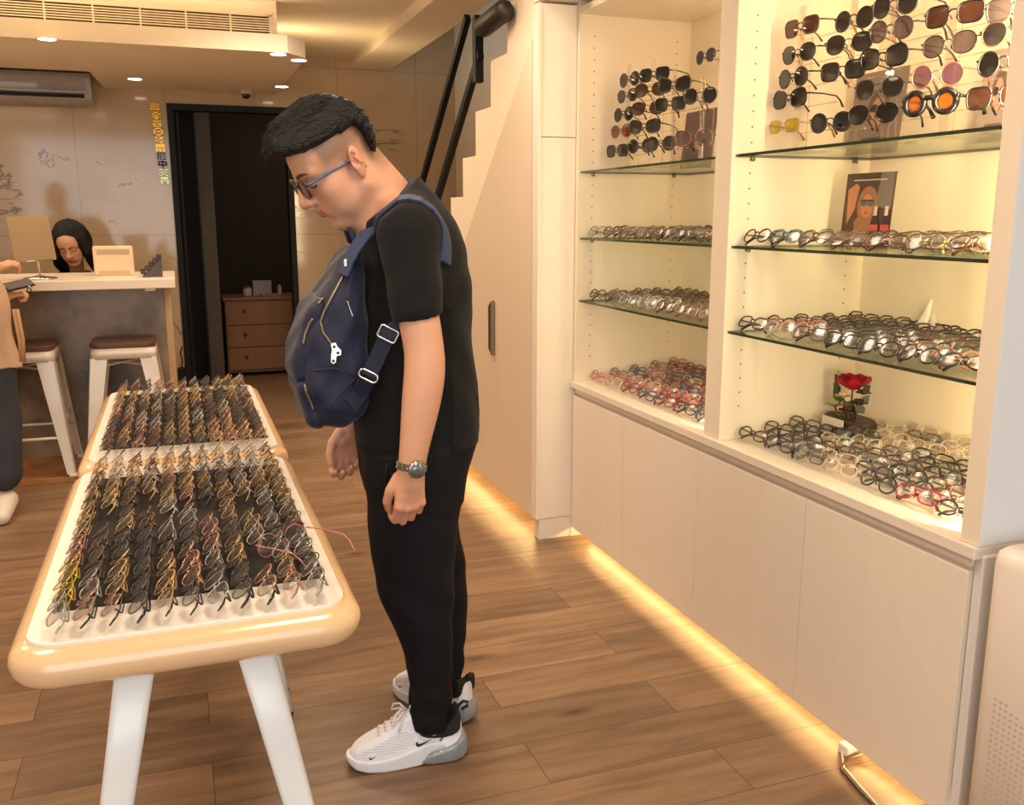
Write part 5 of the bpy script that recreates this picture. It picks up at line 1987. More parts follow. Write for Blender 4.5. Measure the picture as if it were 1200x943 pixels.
def fine_chain(P, n=5):
    P = np.array(P, float)
    out = []
    for i in range(len(P) - 1):
        p0, p1, p2, p3 = P[max(i - 1, 0)], P[i], P[i + 1], P[min(i + 2, len(P) - 1)]
        for k in range(n):
            t = k / n
            out.append(0.5 * (2 * p1 + (p2 - p0) * t + (2 * p0 - 5 * p1 + 4 * p2 - p3) * t * t + (3 * p1 - p0 - 3 * p2 + p3) * t ** 3))
    out.append(P[-1])
    return np.array(out)


man = thing('person', 'man in black tee and joggers, head bowed over the display table, navy backpack on chest', 'person', (0.545, YM, 0))
HM = HeadFrame((0.381, YM, 1.499), math.radians(184), math.radians(38.5), math.radians(-4), 1.03)
ARM_N = [(0.480, 2.035, 1.335), (0.489, 1.985, 1.20), (0.501, 1.970, 1.10), (0.501, 1.964, 1.045), (0.492, 1.961, 0.98), (0.475, 1.959, 0.885), (0.465, 1.960, 0.825)]
ARM_NR = [0.052, 0.0465, 0.0445, 0.0455, 0.0435, 0.0345, 0.0300]


def hand(F, wrist, axis, back, side, k=1.0, curl=0.6):
    """A hand: axis towards the fingers, back = out of the back of the hand, side = towards the thumb."""
    w_, a, b, t = [np.array(v, float) for v in (wrist, axis, back, side)]
    W = lambda f, s_, o: w_ + (a * f + t * s_ + b * o) * k
    F.cap(W(0.0, 0.0, 0), W(0.03, 0.0, 0.0), 0.026 * k, 0.026 * k, 0.012)
    for s_, e in ((0.027, 0.088), (0.009, 0.092), (-0.009, 0.088), (-0.025, 0.080)):
        F.cap(W(0.018, s_ * 0.6, -0.001), W(e, s_, 0.002), 0.0165 * k, 0.0122 * k, 0.012 * k)
    F.ell(W(0.045, 0.020, -0.012), [0.017 * k] * 3, 0.014)
    lens = ((0.027, 0.088, 1.0, 0.0100), (0.009, 0.092, 1.08, 0.0102), (-0.0095, 0.088, 1.0, 0.0097), (-0.0265, 0.079, 0.82, 0.0086))
    for i, (s_, e, L, r) in enumerate(lens):
        c = curl * (1 + 0.10 * i)
        p = [W(e, s_, 0.003)]
        ang = 0.25 * c
        q = np.array([e, 0.003])
        for seg, bend in ((0.043 * L, 0.35 * c), (0.027 * L, 1.45 * c), (0.022 * L, 0.95 * c)):
            ang += bend
            q = q + np.array([math.cos(ang), -math.sin(ang)]) * seg
            p.append(W(q[0], s_ * (1 + 0.02 * len(p)) + 0.0012 * (1.5 - i), q[1]))
        F.chain([v for v in p], [r * k * 1.06, r * k, r * 0.94 * k, r * 0.84 * k], 0.0035)
        F.ell(W(e, s_, 0.008), [0.0085 * k] * 3, 0.006)
    F.chain([W(0.022, 0.026, -0.012), W(0.052, 0.043, -0.018), W(0.083, 0.047, -0.028), W(0.104, 0.040, -0.038)], [0.0155 * k, 0.0125 * k, 0.0108 * k, 0.0092 * k], 0.006)
    return W


SK = Field((0.17, 1.88, 0.0), (0.76, 2.52, 1.66), 0.0034)
head_field(SK, HM, 1.06)
# neck
SK.cap(HM((-0.022, 0, -0.035)), (0.500, YM, 1.385), 0.062, 0.070, 0.03)
SK.cap(HM((0.035, 0, -0.075)), (0.455, YM, 1.345), 0.035, 0.05, 0.03)
# trunk (under the clothes)
SK.table([0.80, 0.93, 1.05, 1.15, 1.25, 1.34, 1.40], [0.54, 0.54, 0.545, 0.548, 0.548, 0.535, 0.515], [YM] * 7, [0.125, 0.135, 0.12, 0.11, 0.11, 0.09, 0.06], [0.145, 0.15, 0.145, 0.145, 0.15, 0.14, 0.09], 0.03)
SK.chain(fine_chain(ARM_N), fine_chain([[r] for r in ARM_NR])[:, 0], 0.02)
SK.cap((0.500, YM - 0.08, 1.375), ARM_N[0], 0.05, 0.052, 0.03)
ARM_F = [(0.490, 2.365, 1.335), (0.495, 2.415, 1.20), (0.500, 2.43, 1.10), (0.488, 2.43, 1.045), (0.462, 2.423, 0.98), (0.425, 2.41, 0.895), (0.408, 2.405, 0.84)]
SK.chain(fine_chain(ARM_F), fine_chain([[r] for r in ARM_NR])[:, 0], 0.02)
SK.cap((0.500, YM + 0.08, 1.375), ARM_F[0], 0.05, 0.052, 0.03)
hand(SK, (0.465, 1.962, 0.820), (-0.05, 0.03, -0.998), (0.06, -0.997, -0.03), (-0.995, -0.06, 0.05), 0.97, 0.80)
hand(SK, (0.407, 2.404, 0.835), (-0.2, 0.0, -0.98), (0.0, 1.0, 0.0), (-0.98, 0.0, 0.2), 1.0, 0.7)
# legs
SK.chain([(0.53, 2.115, 0.84), (0.505, 2.115, 0.48), (0.54, 2.116, 0.30), (0.54, 2.116, 0.10)], [0.078, 0.052, 0.044, 0.034], 0.03)
SK.chain([(0.55, 2.285, 0.84), (0.60, 2.290, 0.50), (0.624, 2.29, 0.30), (0.615, 2.29, 0.10)], [0.078, 0.048, 0.042, 0.034], 0.03)
SK.cap((0.545, 2.117, 0.10), (0.545, 2.117, 0.05), 0.036, 0.034, 0.02)
SK.cap((0.617, 2.29, 0.10), (0.617, 2.29, 0.05), 0.036, 0.034, 0.02)


def man_tones(P):
    C = np.tile(SKIN, (len(P), 1))
    n = np.linalg.norm(P - HM.o, axis=1)
    m = n < 0.2
    C[m] = head_tones(P[m], HM, C[m], True)
    kn = (P[:, 2] < 0.76) & (P[:, 2] > 0.68) & (P[:, 1] < 2.05)
    C[kn] = C[kn] * 0.78 + SKIN_RED * 0.22
    return C


SK.build('body', M_SKIN, man, man_tones)

# ---- hair: side outline from crown to fringe, domed across
pxz = lambda pts, Y: [(atY(x, y, Y).x, atY(x, y, Y).z) for x, y in pts]
outline = pxz([(330, 184), (317, 183), (313, 172), (316, 153), (325, 138), (342, 124), (355, 114), (369, 110), (387, 111), (406, 117.5), (422, 129), (433, 145), (438.5, 162), (439, 178), (434, 175), (425.5, 161), (418, 152), (410, 147.5), (399, 156), (389, 162), (374, 171), (355, 179)], YM - 0.05)
HF = Field((0.17, 2.06, 1.44), (0.47, 2.34, 1.68), 0.0028)
gx, gy, gz = np.meshgrid(*[a.astype(np.float32) for a in HF.ax], indexing='ij')
d2 = poly_sdf(outline, gx[:, 0, :], gz[:, 0, :])[:, None, :]
q = HM.inv(np.stack([gx, gy, gz], -1).reshape(-1, 3)).reshape(gx.shape + (3,))
hx, hy, hz = q[..., 0], q[..., 1], q[..., 2]
wd = 0.0885 * np.clip(1 - np.clip((hz - 0.06) / 0.118, 0, 1) ** 2.4, 0.0001, 1) ** 0.5
wd = wd * np.clip(1.0 - np.clip((hx - 0.06) / 0.13, 0, 1) ** 2 * 0.55, 0.3, 1)
dl = np.abs(hy) - wd
d = smax(d2 + 0 * dl, dl.astype(np.float32), 0.022)
phi = np.arctan2(hz - 0.02, hy + 0.0)
flow = phi * 30 + 14 * hx + 2.0 * np.sin(hx * 38 + phi * 3)
d = d + 0.0012 * np.sin(flow) + 0.0008 * np.sin(flow * 2.3 + 1.2 + 20 * hx) + 0.0008 * np.sin(flow * 4.1 + 33 * hx)
HF.D = d.astype(np.float32)
M_HAIR = mat('black_hair', (17, 13, 12), 0.46, spec=0.35, bump=0.55, bscale=110, stretch=(0.25, 3, 3))
hair = HF.build('hair', M_HAIR, man)
# loose strands at the fringe and crown
sm = MB()
rs = random.Random(9)
L0 = man.location
for i in range(420):
    y = rs.uniform(-0.078, 0.078)
    x0 = rs.uniform(-0.07, 0.075)
    pts = []
    for f in (0, 0.33, 0.66, 1.0):
        xx = x0 + f * rs.uniform(0.09, 0.12)
        pts.append((xx, y * (1 - 0.15 * f) + 0.004 * math.sin(5 * f + i), 0.20 - 0.0))
    P = np.array([HM(p) for p in pts])
    P = HF.hit(P, -HM.R[:, 2], 0.0004, 0.16)
    P = [Vector(p) - L0 for p in P]
    if max((P[j + 1] - P[j]).length for j in range(3)) > 0.06:
        continue
    tip = P[3] + (P[3] - P[2]) * rs.uniform(0.2, 0.6)
    sm.tube(P + [tip], [0.0006, 0.0016, 0.0017, 0.0012, 0.0002], 5)
sm.build('hair_strands', M_HAIR, hair).location = (0, 0, 0)

# ---- black tee
M_TEE = mat('black_cotton', (14, 13, 13), 0.85, bump=0.12, bscale=350, spec=0.25, sheen=0.05)
TS = Field((0.32, 1.90, 0.79), (0.74, 2.50, 1.50), 0.004)
TS.table([0.835, 0.88, 0.95, 1.03, 1.13, 1.22, 1.30, 1.36, 1.40, 1.44, 1.47],
         [(a + b) / 2 for a, b in ((.389, .682), (.385, .688), (.390, .684), (.402, .673), (.415, .669), (.418, .667), (.420, .656), (.415, .638), (.425, .615), (.45, .580), (.48, .55))],
         [YM] * 11, [(b - a) / 2 for a, b in ((.389, .682), (.385, .688), (.390, .684), (.402, .673), (.415, .669), (.418, .667), (.420, .656), (.415, .638), (.425, .615), (.45, .580), (.48, .55))],
         [0.188, 0.19, 0.186, 0.182, 0.182, 0.186, 0.188, 0.165, 0.12, 0.085, 0.07], 0.01, e=2.35)
for y, A in ((-1, ARM_N), (1, ARM_F)):
    TS.cap((0.515, YM + y * 0.07, 1.392), (0.490, YM + y * 0.165, 1.345), 0.060, 0.066, 0.03)
    TS.cap((0.486, YM + y * 0.172, 1.338), (A[1][0] + 0.001, A[1][1] + y * 0.003, 1.178), 0.067, 0.0575, 0.02)
    # cut the sleeve square and hollow it
    dn = np.array((0.03, 0.0, -1.0))
    TS.cap((A[1][0] + 0.002, A[1][1], 1.195), (A[2][0], A[2][1], 1.06), 0.0490, 0.0490, 0.0, 's')
g = np.meshgrid(*[a.astype(np.float32) for a in TS.ax], indexing='ij', sparse=True)
slv = ((np.abs(g[1] - YM) > 0.178) & (g[2] < 1.30) & (g[0] > 0.43) & (g[0] < 0.58))
cut = (1.160 + 0.16 * (g[0] - 0.490) - g[2]) + 0 * g[1]
TS.D = np.where(slv & (TS.D < 0.02), np.maximum(TS.D, cut), TS.D).astype(np.float32)
nc = np.array((0.473, 1.414))
TS.D = np.maximum(TS.D, ((g[0] - nc[0]) * -0.65 + (g[2] - nc[1]) * 0.757) + 0 * g[1]).astype(np.float32)
TS.cap((0.490, YM, 1.394), (0.41, YM, 1.49), 0.0655, 0.0655, 0.002, 's')
# soft folds
sel = np.exp(-((g[2] - 1.05) / 0.16) ** 2)
TS.D = TS.D + (0.0030 * np.sin(38 * (g[2] + 0.9 * (g[0] - 0.5)) + 4 * np.sin(9 * g[0])) * sel * np.clip((g[0] - 0.52) * 8, 0, 1) + 0.0018 * np.sin(55 * (g[2] - 1.2 * (g[0] - 0.5)) + 5 * g[1]) * np.exp(-((g[2] - 1.24) / 0.07) ** 2)).astype(np.float32)
shirt = TS.build('t_shirt', M_TEE, man)
# ribbed collar band
ring = []
for k in range(36):
    a = 2 * PI * k / 36
    e1, e2 = np.array((0.757, 0, 0.65)), np.array((0, 1, 0))
    c = np.array((nc[0], YM, nc[1])) + 0.070 * (e1 * math.cos(a) + e2 * math.sin(a) * 0.98)
    ring.append(c)
ring = TS.snap(np.array(ring) + np.array((-0.65, 0, 0.757)) * -0.006, 0.0015)
cb_ = MB().tube([Vector(p) - L0 for p in ring], 0.0065, 8, True, flat=0.5)
cb_.build('collar', M_TEE, shirt)

# ---- black joggers
M_JOG = mat('black_jogger', (15, 15, 19), 0.8, bump=0.1, bscale=300, spec=0.25)
TR = Field((0.35, 1.98, 0.03), (0.75, 2.43, 1.0), 0.004)
TR.table([0.70, 0.76, 0.83, 0.90, 0.98], [0.523, 0.527, 0.535, 0.539, 0.54], [YM] * 5, [0.118, 0.130, 0.146, 0.150, 0.145], [0.165, 0.176, 0.182, 0.180, 0.176], 0.02, e=2.3)
zz = [0.090, 0.112, 0.16, 0.223, 0.306, 0.391, 0.485, 0.56, 0.65, 0.74, 0.83]
fx = [.485, .483, .487, .486, .472, .441, .408, .399, .392, .389, .390]
bx = [.584, .588, .592, .594, .596, .598, .602, .606, .614, .628, .640]
TR.table(zz, [(a + b) / 2 for a, b in zip(fx, bx)], [2.117] * 4 + [2.115] * 3 + [2.113, 2.112, 2.112, 2.112], [(b - a) / 2 for a, b in zip(fx, bx)], [.050, .053, .056, .060, .066, .072, .078, .083, .088, .092, .094], 0.02)
bx = [.668, .672, .676, .682, .688, .690, .680, .668, .660, .655, .650]
wx = [.102, .106, .110, .116, .126, .140, .166, .19, .21, .23, .245]
TR.table(zz, [b - w_ / 2 for b, w_ in zip(bx, wx)], [2.29] * 11, [w_ / 2 for w_ in wx], [.050, .053, .056, .060, .066, .072, .078, .083, .088, .090, .092], 0.02)
g = np.meshgrid(*[a.astype(np.float32) for a in TR.ax], indexing='ij', sparse=True)
TR.D = TR.D + (0.0032 * np.sin(70 * g[2] + 30 * (g[0] - 0.5) + 3 * np.sin(25 * g[1])) * np.exp(-((g[2] - 0.16) / 0.09) ** 2) + 0.0026 * np.sin(46 * (g[2] + 0.8 * g[0]) + 12 * g[1]) * np.exp(-((g[2] - 0.45) / 0.10) ** 2) + 0.0022 * np.sin(40 * (g[2] - 0.9 * g[0]) + 9 * g[1]) * np.exp(-((g[2] - 0.72) / 0.08) ** 2)).astype(np.float32)
for c in ((0.5345, 2.117), (0.617, 2.29)):
    TR.cap((c[0], c[1], 0.04), (c[0] + 0.001, c[1], 0.108), 0.044, 0.042, 0.004, 's')
jog = TR.build('trousers', M_JOG, man)
# hip pocket with zip, cuffs
P = [atY(x, y, 2.03) for x, y in ((452, 545), (449, 560), (448.5, 580), (450, 590))]
P = TR.snap(np.array([list(p) for p in P]), 0.001)
MB().tube([Vector(p) - L0 for p in P], 0.003, 6).build('pocket_zip', M_BLACK, jog)
MB().lathe([(0.004, 0), (0.004, 0.003), (0.001, 0.004)], Vector(P[-1]) - L0 + Vector((0, -0.004, 0)), 10).build('zip_end', mat('zip_silver', (186, 184, 180), 0.2, 1.0), jog)
for cx, cy, rx, ry in ((0.535, 2.117, 0.0505, 0.051), (0.617, 2.29, 0.052, 0.051)):
    for dz in (0.100, 0.116):
        MB().tube([(cx + rx * math.cos(a) - L0.x, cy + ry * math.sin(a) - L0.y, dz) for a in [2 * PI * k / 28 for k in range(28)]], 0.0022, 6, True).build('cuff_seam', M_JOG, jog)

# ---- glasses on his face
gl = glasses_meshes('man_glasses', 0.047, 0.040, 'round', 0.0026, False, gap=0.019, tl=0.132, tw=0.0034)
M_GF = mat('dark_acetate', (34, 28, 28), 0.2, coat=0.5)
M_GT = mat('slate_blue_temple', (92, 104, 124), 0.3)
fo = bpy.data.objects.new('spectacles', gl['frame'])
gl['frame'].materials.append(M_GF)
COL.objects.link(fo)
fo.parent = man
# glasses face -y in their own frame; the head faces +x
Mh = Matrix([list(r) for r in HM.R]).to_4x4()
Mg = Matrix.Translation(Vector(HM((0.118, 0, 0.019))) - L0) @ Mh @ Matrix.Rotation(math.radians(-7), 4, 'Y') @ Matrix.Rotation(PI / 2, 4, 'Z') @ Matrix.Scale(1.1, 4)
fo.matrix_basis = Mg
for nm, kk, mm_ in (('lens', 'lens_r', M_CLEAR), ('lens', 'lens_l', M_CLEAR), ('temple', 'temple_r', M_GT), ('temple', 'temple_l', M_GT)):
    gl[kk].materials.append(mm_)
    o = bpy.data.objects.new(nm, gl[kk])
    COL.objects.link(o)
    o.parent = fo
    if 'temple' in nm:
        o['label'] = 'slate blue temple'

# ---- wrist watch
wt = bpy.data.objects.new('wrist_watch', None)
COL.objects.link(wt)
wt.parent = man
ax_ = (Vector(ARM_N[6]) - Vector(ARM_N[5])).normalized()
zc_ = Vector(ARM_N[5]).lerp(Vector(ARM_N[6]), 0.9)
out_ = Vector((0.10, -1, 0))
out_ = (out_ - ax_ * out_.dot(ax_)).normalized()
sd_ = ax_.cross(out_)
wt.matrix_basis = Matrix.Translation(zc_ - L0) @ Matrix((sd_, ax_, out_)).transposed().to_4x4()
M_STL = mat('watch_steel', (176, 170, 162), 0.22, 1.0)
RW = 0.0335
for k in range(22):
    a = 2 * PI * k / 22
    if math.sin(a) > 0.80:
        continue
    lk = MB().box((-0.0044, -0.0085, -0.0018), (0.0044, 0.0085, 0.0018), 0.001)
    lk.xform(Matrix.Translation((RW * math.cos(a), 0, RW * math.sin(a))) @ Matrix.Rotation(PI / 2 - a, 4, 'Y'))
    lk.build('bracelet_link', M_STL, wt)
MB().lathe([(0.0165, RW - 0.005), (0.020, RW - 0.003), (0.0205, RW + 0.004), (0.018, RW + 0.0065), (0.0165, RW + 0.0065)], (0, 0, 0), 32).build('case', M_STL, wt)
MB().lathe([(0.0165, RW + 0.0062), (0.0165, RW + 0.0070), (0.001, RW + 0.0072)], (0, 0, 0), 32).build('dial', mat('watch_dial', (110, 118, 122), 0.15, 0.4, coat=0.8), wt)
MB().box((-0.0006, 0, RW + 0.0072), (0.0006, 0.010, RW + 0.0078)).box((0, -0.0006, RW + 0.0072), (0.008, 0.0006, RW + 0.0078)).build('hands', M_STL, wt)
MB().lathe([(0.002, 0), (0.0026, 0.001), (0.0026, 0.004)], (0.0205, 0, RW + 0.001), 8, 'x').build('crown', M_STL, wt)

# ---- trainers
M_SHW = mat('trainer_white', (240, 241, 246), 0.55, bump=0.06, bscale=400)
M_SHS = mat('trainer_sole_white', (230, 232, 238), 0.45)
M_AIR = mat('air_unit_grey', (150, 156, 160), 0.08, spec=0.8, coat=0.8, alpha=0.8)
M_SHB = mat('trainer_black', (24, 23, 24), 0.7)
M_DOT = mat('trainer_mesh_grey', (176, 180, 188), 0.7)
M_LACE = mat('lace_white', (232, 224, 226), 0.7)
UP = chaikin([(0.020, .026), (0.008, .06), (0.010, .098), (0.016, .128), (0.026, .128), (0.050, .088), (0.080, .088), (0.112, .108), (0.130, .134), (0.152, .140), (0.196, .104), (0.238, .080), (0.272, .064), (0.296, .046), (0.303, .026), (0.292, .014), (0.15, .012), (0.02, .014)])


def shoe_width(x):
    return np.interp(x, [-0.01, 0.0, 0.02, 0.07, 0.12, 0.17, 0.21, 0.25, 0.28, 0.297, 0.306], [0.002, 0.018, 0.030, 0.035, 0.036, 0.042, 0.0465, 0.044, 0.034, 0.018, 0.002])


def trainer(loc, rotz, lab, lace_side):
    o = bpy.data.objects.new('trainer', None)
    COL.objects.link(o)
    o.parent = man
    o.location = Vector(loc) - L0
    o.rotation_euler = (0, 0, rotz)
    U = Field((-0.015, -0.065, 0.0), (0.32, 0.065, 0.16), 0.0024)
    gx, gy, gz = np.meshgrid(*[a.astype(np.float32) for a in U.ax], indexing='ij')
    d2 = poly_sdf(UP, gx[:, 0, :], gz[:, 0, :])[:, None, :]
    wz = np.interp(gz, [0, 0.02, 0.045, 0.07, 0.095, 0.12, 0.15], [0.94, 1.0, 0.97, 0.86, 0.72, 0.62, 0.56])
    wz = np.where(gx < 0.09, np.maximum(wz, 0.88), wz)
    dy = np.abs(gy) - shoe_width(gx) * wz
    U.D = smax(d2 + 0 * gy, dy.astype(np.float32), 0.018).astype(np.float32)
    U.cap((0.083, 0, 0.060), (0.078, 0, 0.19), 0.0275, 0.032, 0.004, 's', (0.72, 1, 1))
    up = U.build('upper', M_SHW, o, local=True)
    up.parent = o
    up.location = (0, 0, 0)
    # black lining of the collar
    Ln = Field((-0.01, -0.05, 0.04), (0.15, 0.05, 0.15), 0.0024)
    g2 = np.meshgrid(*[a.astype(np.float32) for a in Ln.ax], indexing='ij')
    e2 = poly_sdf(chaikin([(0.018, .07), (0.013, .125), (0.020, .136), (0.030, .130), (0.054, .0925), (0.082, .092), (0.112, .110), (0.128, .12), (0.12, .07)]), g2[0][:, 0, :], g2[2][:, 0, :])[:, None, :]
    Ln.D = np.maximum(e2 + 0 * g2[1], np.abs(g2[1]) - 0.0315 + 0 * g2[0]).astype(np.float32)
    Ln.cap((0.083, 0, 0.060), (0.078, 0, 0.19), 0.0260, 0.0300, 0.0, 's', (0.72, 1, 1))
    Ln.build('lining', M_SHB, o, local=True)
    # foam sole and grey air unit
    S_ = Field((-0.02, -0.065, -0.006), (0.325, 0.065, 0.07), 0.0024)
    g3 = np.meshgrid(*[a.astype(np.float32) for a in S_.ax], indexing='ij')
    pr = chaikin([(0.105, 0.004), (0.15, 0.000), (0.24, 0.000), (0.285, 0.006), (0.309, 0.026), (0.305, 0.040), (0.27, 0.030), (0.20, 0.034), (0.14, 0.046), (0.10, 0.064), (0.06, 0.062), (0.05, 0.048), (0.10, 0.036)])
    S_.D = smax(poly_sdf(pr, g3[0][:, 0, :], g3[2][:, 0, :])[:, None, :] + 0 * g3[1], (np.abs(g3[1]) - shoe_width(g3[0] * 0.985 + 0.001) - 0.004).astype(np.float32), 0.006).astype(np.float32)
    S_.build('sole', M_SHS, o, local=True)
    A_ = Field((-0.03, -0.065, -0.006), (0.16, 0.065, 0.08), 0.0024)
    g4 = np.meshgrid(*[a.astype(np.float32) for a in A_.ax], indexing='ij')
    pa_ = chaikin([(0.128, 0.001), (0.03, 0.001), (0.002, 0.008), (-0.009, 0.030), (-0.002, 0.062), (0.012, 0.068), (0.030, 0.050), (0.07, 0.040), (0.112, 0.030)])
    A_.D = smax(poly_sdf(pa_, g4[0][:, 0, :], g4[2][:, 0, :])[:, None, :] + 0 * g4[1], (np.abs(g4[1]) - np.interp(g4[0], [-0.012, 0.0, 0.03, 0.08, 0.13], [0.012, 0.028, 0.040, 0.043, 0.041])).astype(np.float32), 0.012).astype(np.float32)
    A_.D += (0.0004 * np.sin(g4[0] * 420) * (g4[2] < 0.05)).astype(np.float32)
    A_.build('air_unit', M_AIR, o, local=True)
    # logos on both flanks, dots of the knit, laces
    sw = [(0.0, 0.36), (0.05, 0.10), (0.16, 0.0), (0.30, 0.03), (1.0, 0.62), (0.36, 0.29), (0.20, 0.27), (0.14, 0.36), (0.16, 0.52), (0.06, 0.44)]

    def decal(poly, nm, m_, side):
        pts = np.array([(u, side * 0.2, v) for u, v in poly])
        pts = U.hit(pts, (0, -side, 0), 0.0009, 0.3)
        back = U.hit(np.array([(u, side * 0.2, v) for u, v in poly]), (0, -side, 0), 0.0, 0.3)
        n = len(poly)
        m = MB().add([tuple(p) for p in pts] + [tuple(p) for p in back], [tuple(range(n))] + [(i, (i + 1) % n, n + (i + 1) % n, n + i) for i in range(n)])
        return m.build(nm, m_, o)
    for side in (-1, 1):
        decal([(0.132 - 0.044 * u, 0.054 + 0.027 * v) for u, v in sw], 'swoosh_logo', mat('logo_navy', (24, 30, 52), 0.5), side)
        decal([(0.250 - 0.019 * u, 0.0375 + 0.014 * v) for u, v in sw], 'toe_logo', mat('logo_navy', (24, 30, 52), 0.5), side)
        decal([(0.072, 0.062), (0.066, 0.061), (0.056, 0.074), (0.061, 0.076)], 'heel_mark', mat('logo_grey', (96, 100, 110), 0.5), side)
    ms = MB()
    for side in (-1, 1):
        pts = []
        for i in range(27):
            for j in range(9):
                x = 0.135 + i * 0.0052 + 0.0026 * (j % 2)
                z = 0.044 + j * 0.0062
                if z > np.interp(x, [0.13, 0.16, 0.20, 0.24, 0.27, 0.285], [0.088, 0.098, 0.086, 0.068, 0.056, 0.046]) or (0.228 < x < 0.256 and z < 0.055) or z < np.interp(x, [0.13, 0.2, 0.28], [0.062, 0.046, 0.044]):
                    continue
                pts.append((x, side * 0.2, z))
        q0 = np.array(pts)
        for ddx, ddz in ((0, 0),):
            hitp = U.hit(q0, (0, -side, 0), 0.0006, 0.3)
            gr = U.grad(hitp)
            for p, n_ in zip(hitp, gr):
                t1 = np.cross(n_, (0, 0, 1))
                t1 /= np.linalg.norm(t1) + 1e-9
                t2 = np.cross(n_, t1)
                ms.add([tuple(p + t1 * 0.0017 * math.cos(a) + t2 * 0.0013 * math.sin(a)) for a in [PI / 3 * k for k in range(6)]], [(0, 1, 2, 3, 4, 5)])
    ms.build('knit_dots', M_DOT, o)
    lm = MB()
    for k in range(5):
        x = 0.150 + 0.017 * k
        w_ = 0.020 + 0.001 * k
        top = np.array([(x + 0.006 * (j % 2), -w_ + 2 * w_ * j / 6, 0.25) for j in range(7)])
        h_ = U.hit(top, (0, 0, -1), 0.0016, 0.3)
        lm.tube([tuple(p) for p in h_], 0.0032, 6, flat=0.6)
    lm.build('laces', M_LACE, o)
    kn = U.hit(np.array([(0.152, 0, 0.3)]), (0, 0, -1), 0.004, 0.3)[0]
    bm_ = MB()
    for s_ in (-1, 1):
        bm_.tube([tuple(kn), (kn[0] + 0.014, s_ * 0.016, kn[2] + 0.012), (kn[0] + 0.03, s_ * 0.030, kn[2] + 0.004), (kn[0] + 0.036, s_ * 0.034, kn[2] - 0.014), (kn[0] + 0.026, s_ * 0.030, kn[2] - 0.010), (kn[0] + 0.006, s_ * 0.012, kn[2] + 0.002), tuple(kn)], 0.0026, 6)
        bm_.tube([tuple(kn), (kn[0] + 0.008, s_ * 0.026, kn[2] - 0.006), (kn[0] + 0.022, s_ * 0.042, kn[2] - 0.036)], 0.0024, 6)
    bm_.tube([(kn[0] - 0.012, -0.006, kn[2] - 0.008), (kn[0] - 0.016, -0.004, kn[2] + 0.014), (kn[0] - 0.012, 0.006, kn[2] + 0.015), (kn[0] - 0.008, 0.004, kn[2] - 0.006)], 0.003, 6)
    bm_.build('lace_bow', M_LACE, o)
    MB().tube([(0.022, 0, 0.118), (0.016, 0, 0.140), (0.004, 0, 0.150), (-0.008, 0, 0.146), (-0.008, 0, 0.136), (0.008, 0, 0.128)], 0.0065, 8, flat=0.45, up=(0, 0, 1)).build('pull_tab', M_SHB, o)
    return o


trainer((0.625, 2.098, 0.0), math.radians(171), 'near', 1)
trainer((0.684, 2.232, 0.0), math.radians(119), 'far', -1)

# ================================================================ BACKPACK WORN ON HIS CHEST
M_NVY = mat('navy_nylon', (30, 34, 56), 0.62, bump=0.25, bscale=45, spec=0.3, sheen=0.1)
M_STRAP = mat('navy_webbing', (46, 58, 90), 0.7, bump=0.15, bscale=300)
M_ZIP = mat('brass_zip', (150, 130, 98), 0.35, 0.8)
M_BKL = mat('bag_buckle', (206, 204, 198), 0.2, 1.0)
bag = thing('backpack', 'navy nylon backpack with silver zip pull, worn in front on the man\'s chest', 'backpack', (0.33, YM, 0.88))
LB = bag.location
BF = Field((0.17, 2.0, 0.85), (0.47, 2.40, 1.36), 0.004)
gx, gy, gz = np.meshgrid(*[a.astype(np.float32) for a in BF.ax], indexing='ij')
YB = 2.10
bo = chaikin(pxz([(419, 288), (402, 302), (386, 334), (366, 368), (356, 402), (353, 450), (359, 488), (378, 502), (405, 503), (427, 494), (436, 468), (434, 420), (433, 350), (430, 300)], YB), 2)
d2 = poly_sdf(bo, gx[:, 0, :], gz[:, 0, :])[:, None, :]
wy = np.interp(gz, [0.86, 0.95, 1.05, 1.2, 1.33], [0.125, 0.135, 0.135, 0.118, 0.085])
BF.D = smax(d2 + 0 * gy, (np.abs(gy - YM) - wy).astype(np.float32), 0.07).astype(np.float32)
# keep clear of the chest
BF.D = np.maximum(BF.D, -(TS.sample(np.stack([gx, gy, gz], -1)) - 0.003)).astype(np.float32)
BF.D += (0.0022 * np.sin(60 * (gz + 0.7 * gx) + 6 * np.sin(14 * gy)) + 0.0016 * np.sin(95 * (gx - gz * 0.6) + 8 * gy)).astype(np.float32)
main = BF.build('main_compartment', M_NVY, bag)


def pocket(px, ry, nm):
    pf = Field((0.17, 2.0, 0.85), (0.40, 2.40, 1.30), 0.004)
    gx, gy, gz = np.meshgrid(*[a.astype(np.float32) for a in pf.ax], indexing='ij')
    d2 = poly_sdf(chaikin(pxz(px, YB + 0.03), 2), gx[:, 0, :], gz[:, 0, :])[:, None, :]
    pf.D = smax(d2 + 0 * gy, (np.abs(gy - YM) - ry).astype(np.float32), 0.04).astype(np.float32)
    pf.D += (0.0016 * np.sin(70 * (gz + 0.5 * gy))).astype(np.float32)
    pf.build(nm, M_NVY, bag)
    return pf


p1 = pocket([(374, 346), (362, 356), (354, 376), (346, 400), (340, 428), (343, 446), (352, 450), (372, 440), (384, 390), (384, 352)], 0.105, 'upper_pocket')
p2 = pocket([(350, 442), (346, 452), (352, 474), (356, 492), (364, 500), (380, 500), (384, 470), (370, 444)], 0.115, 'lower_pocket')


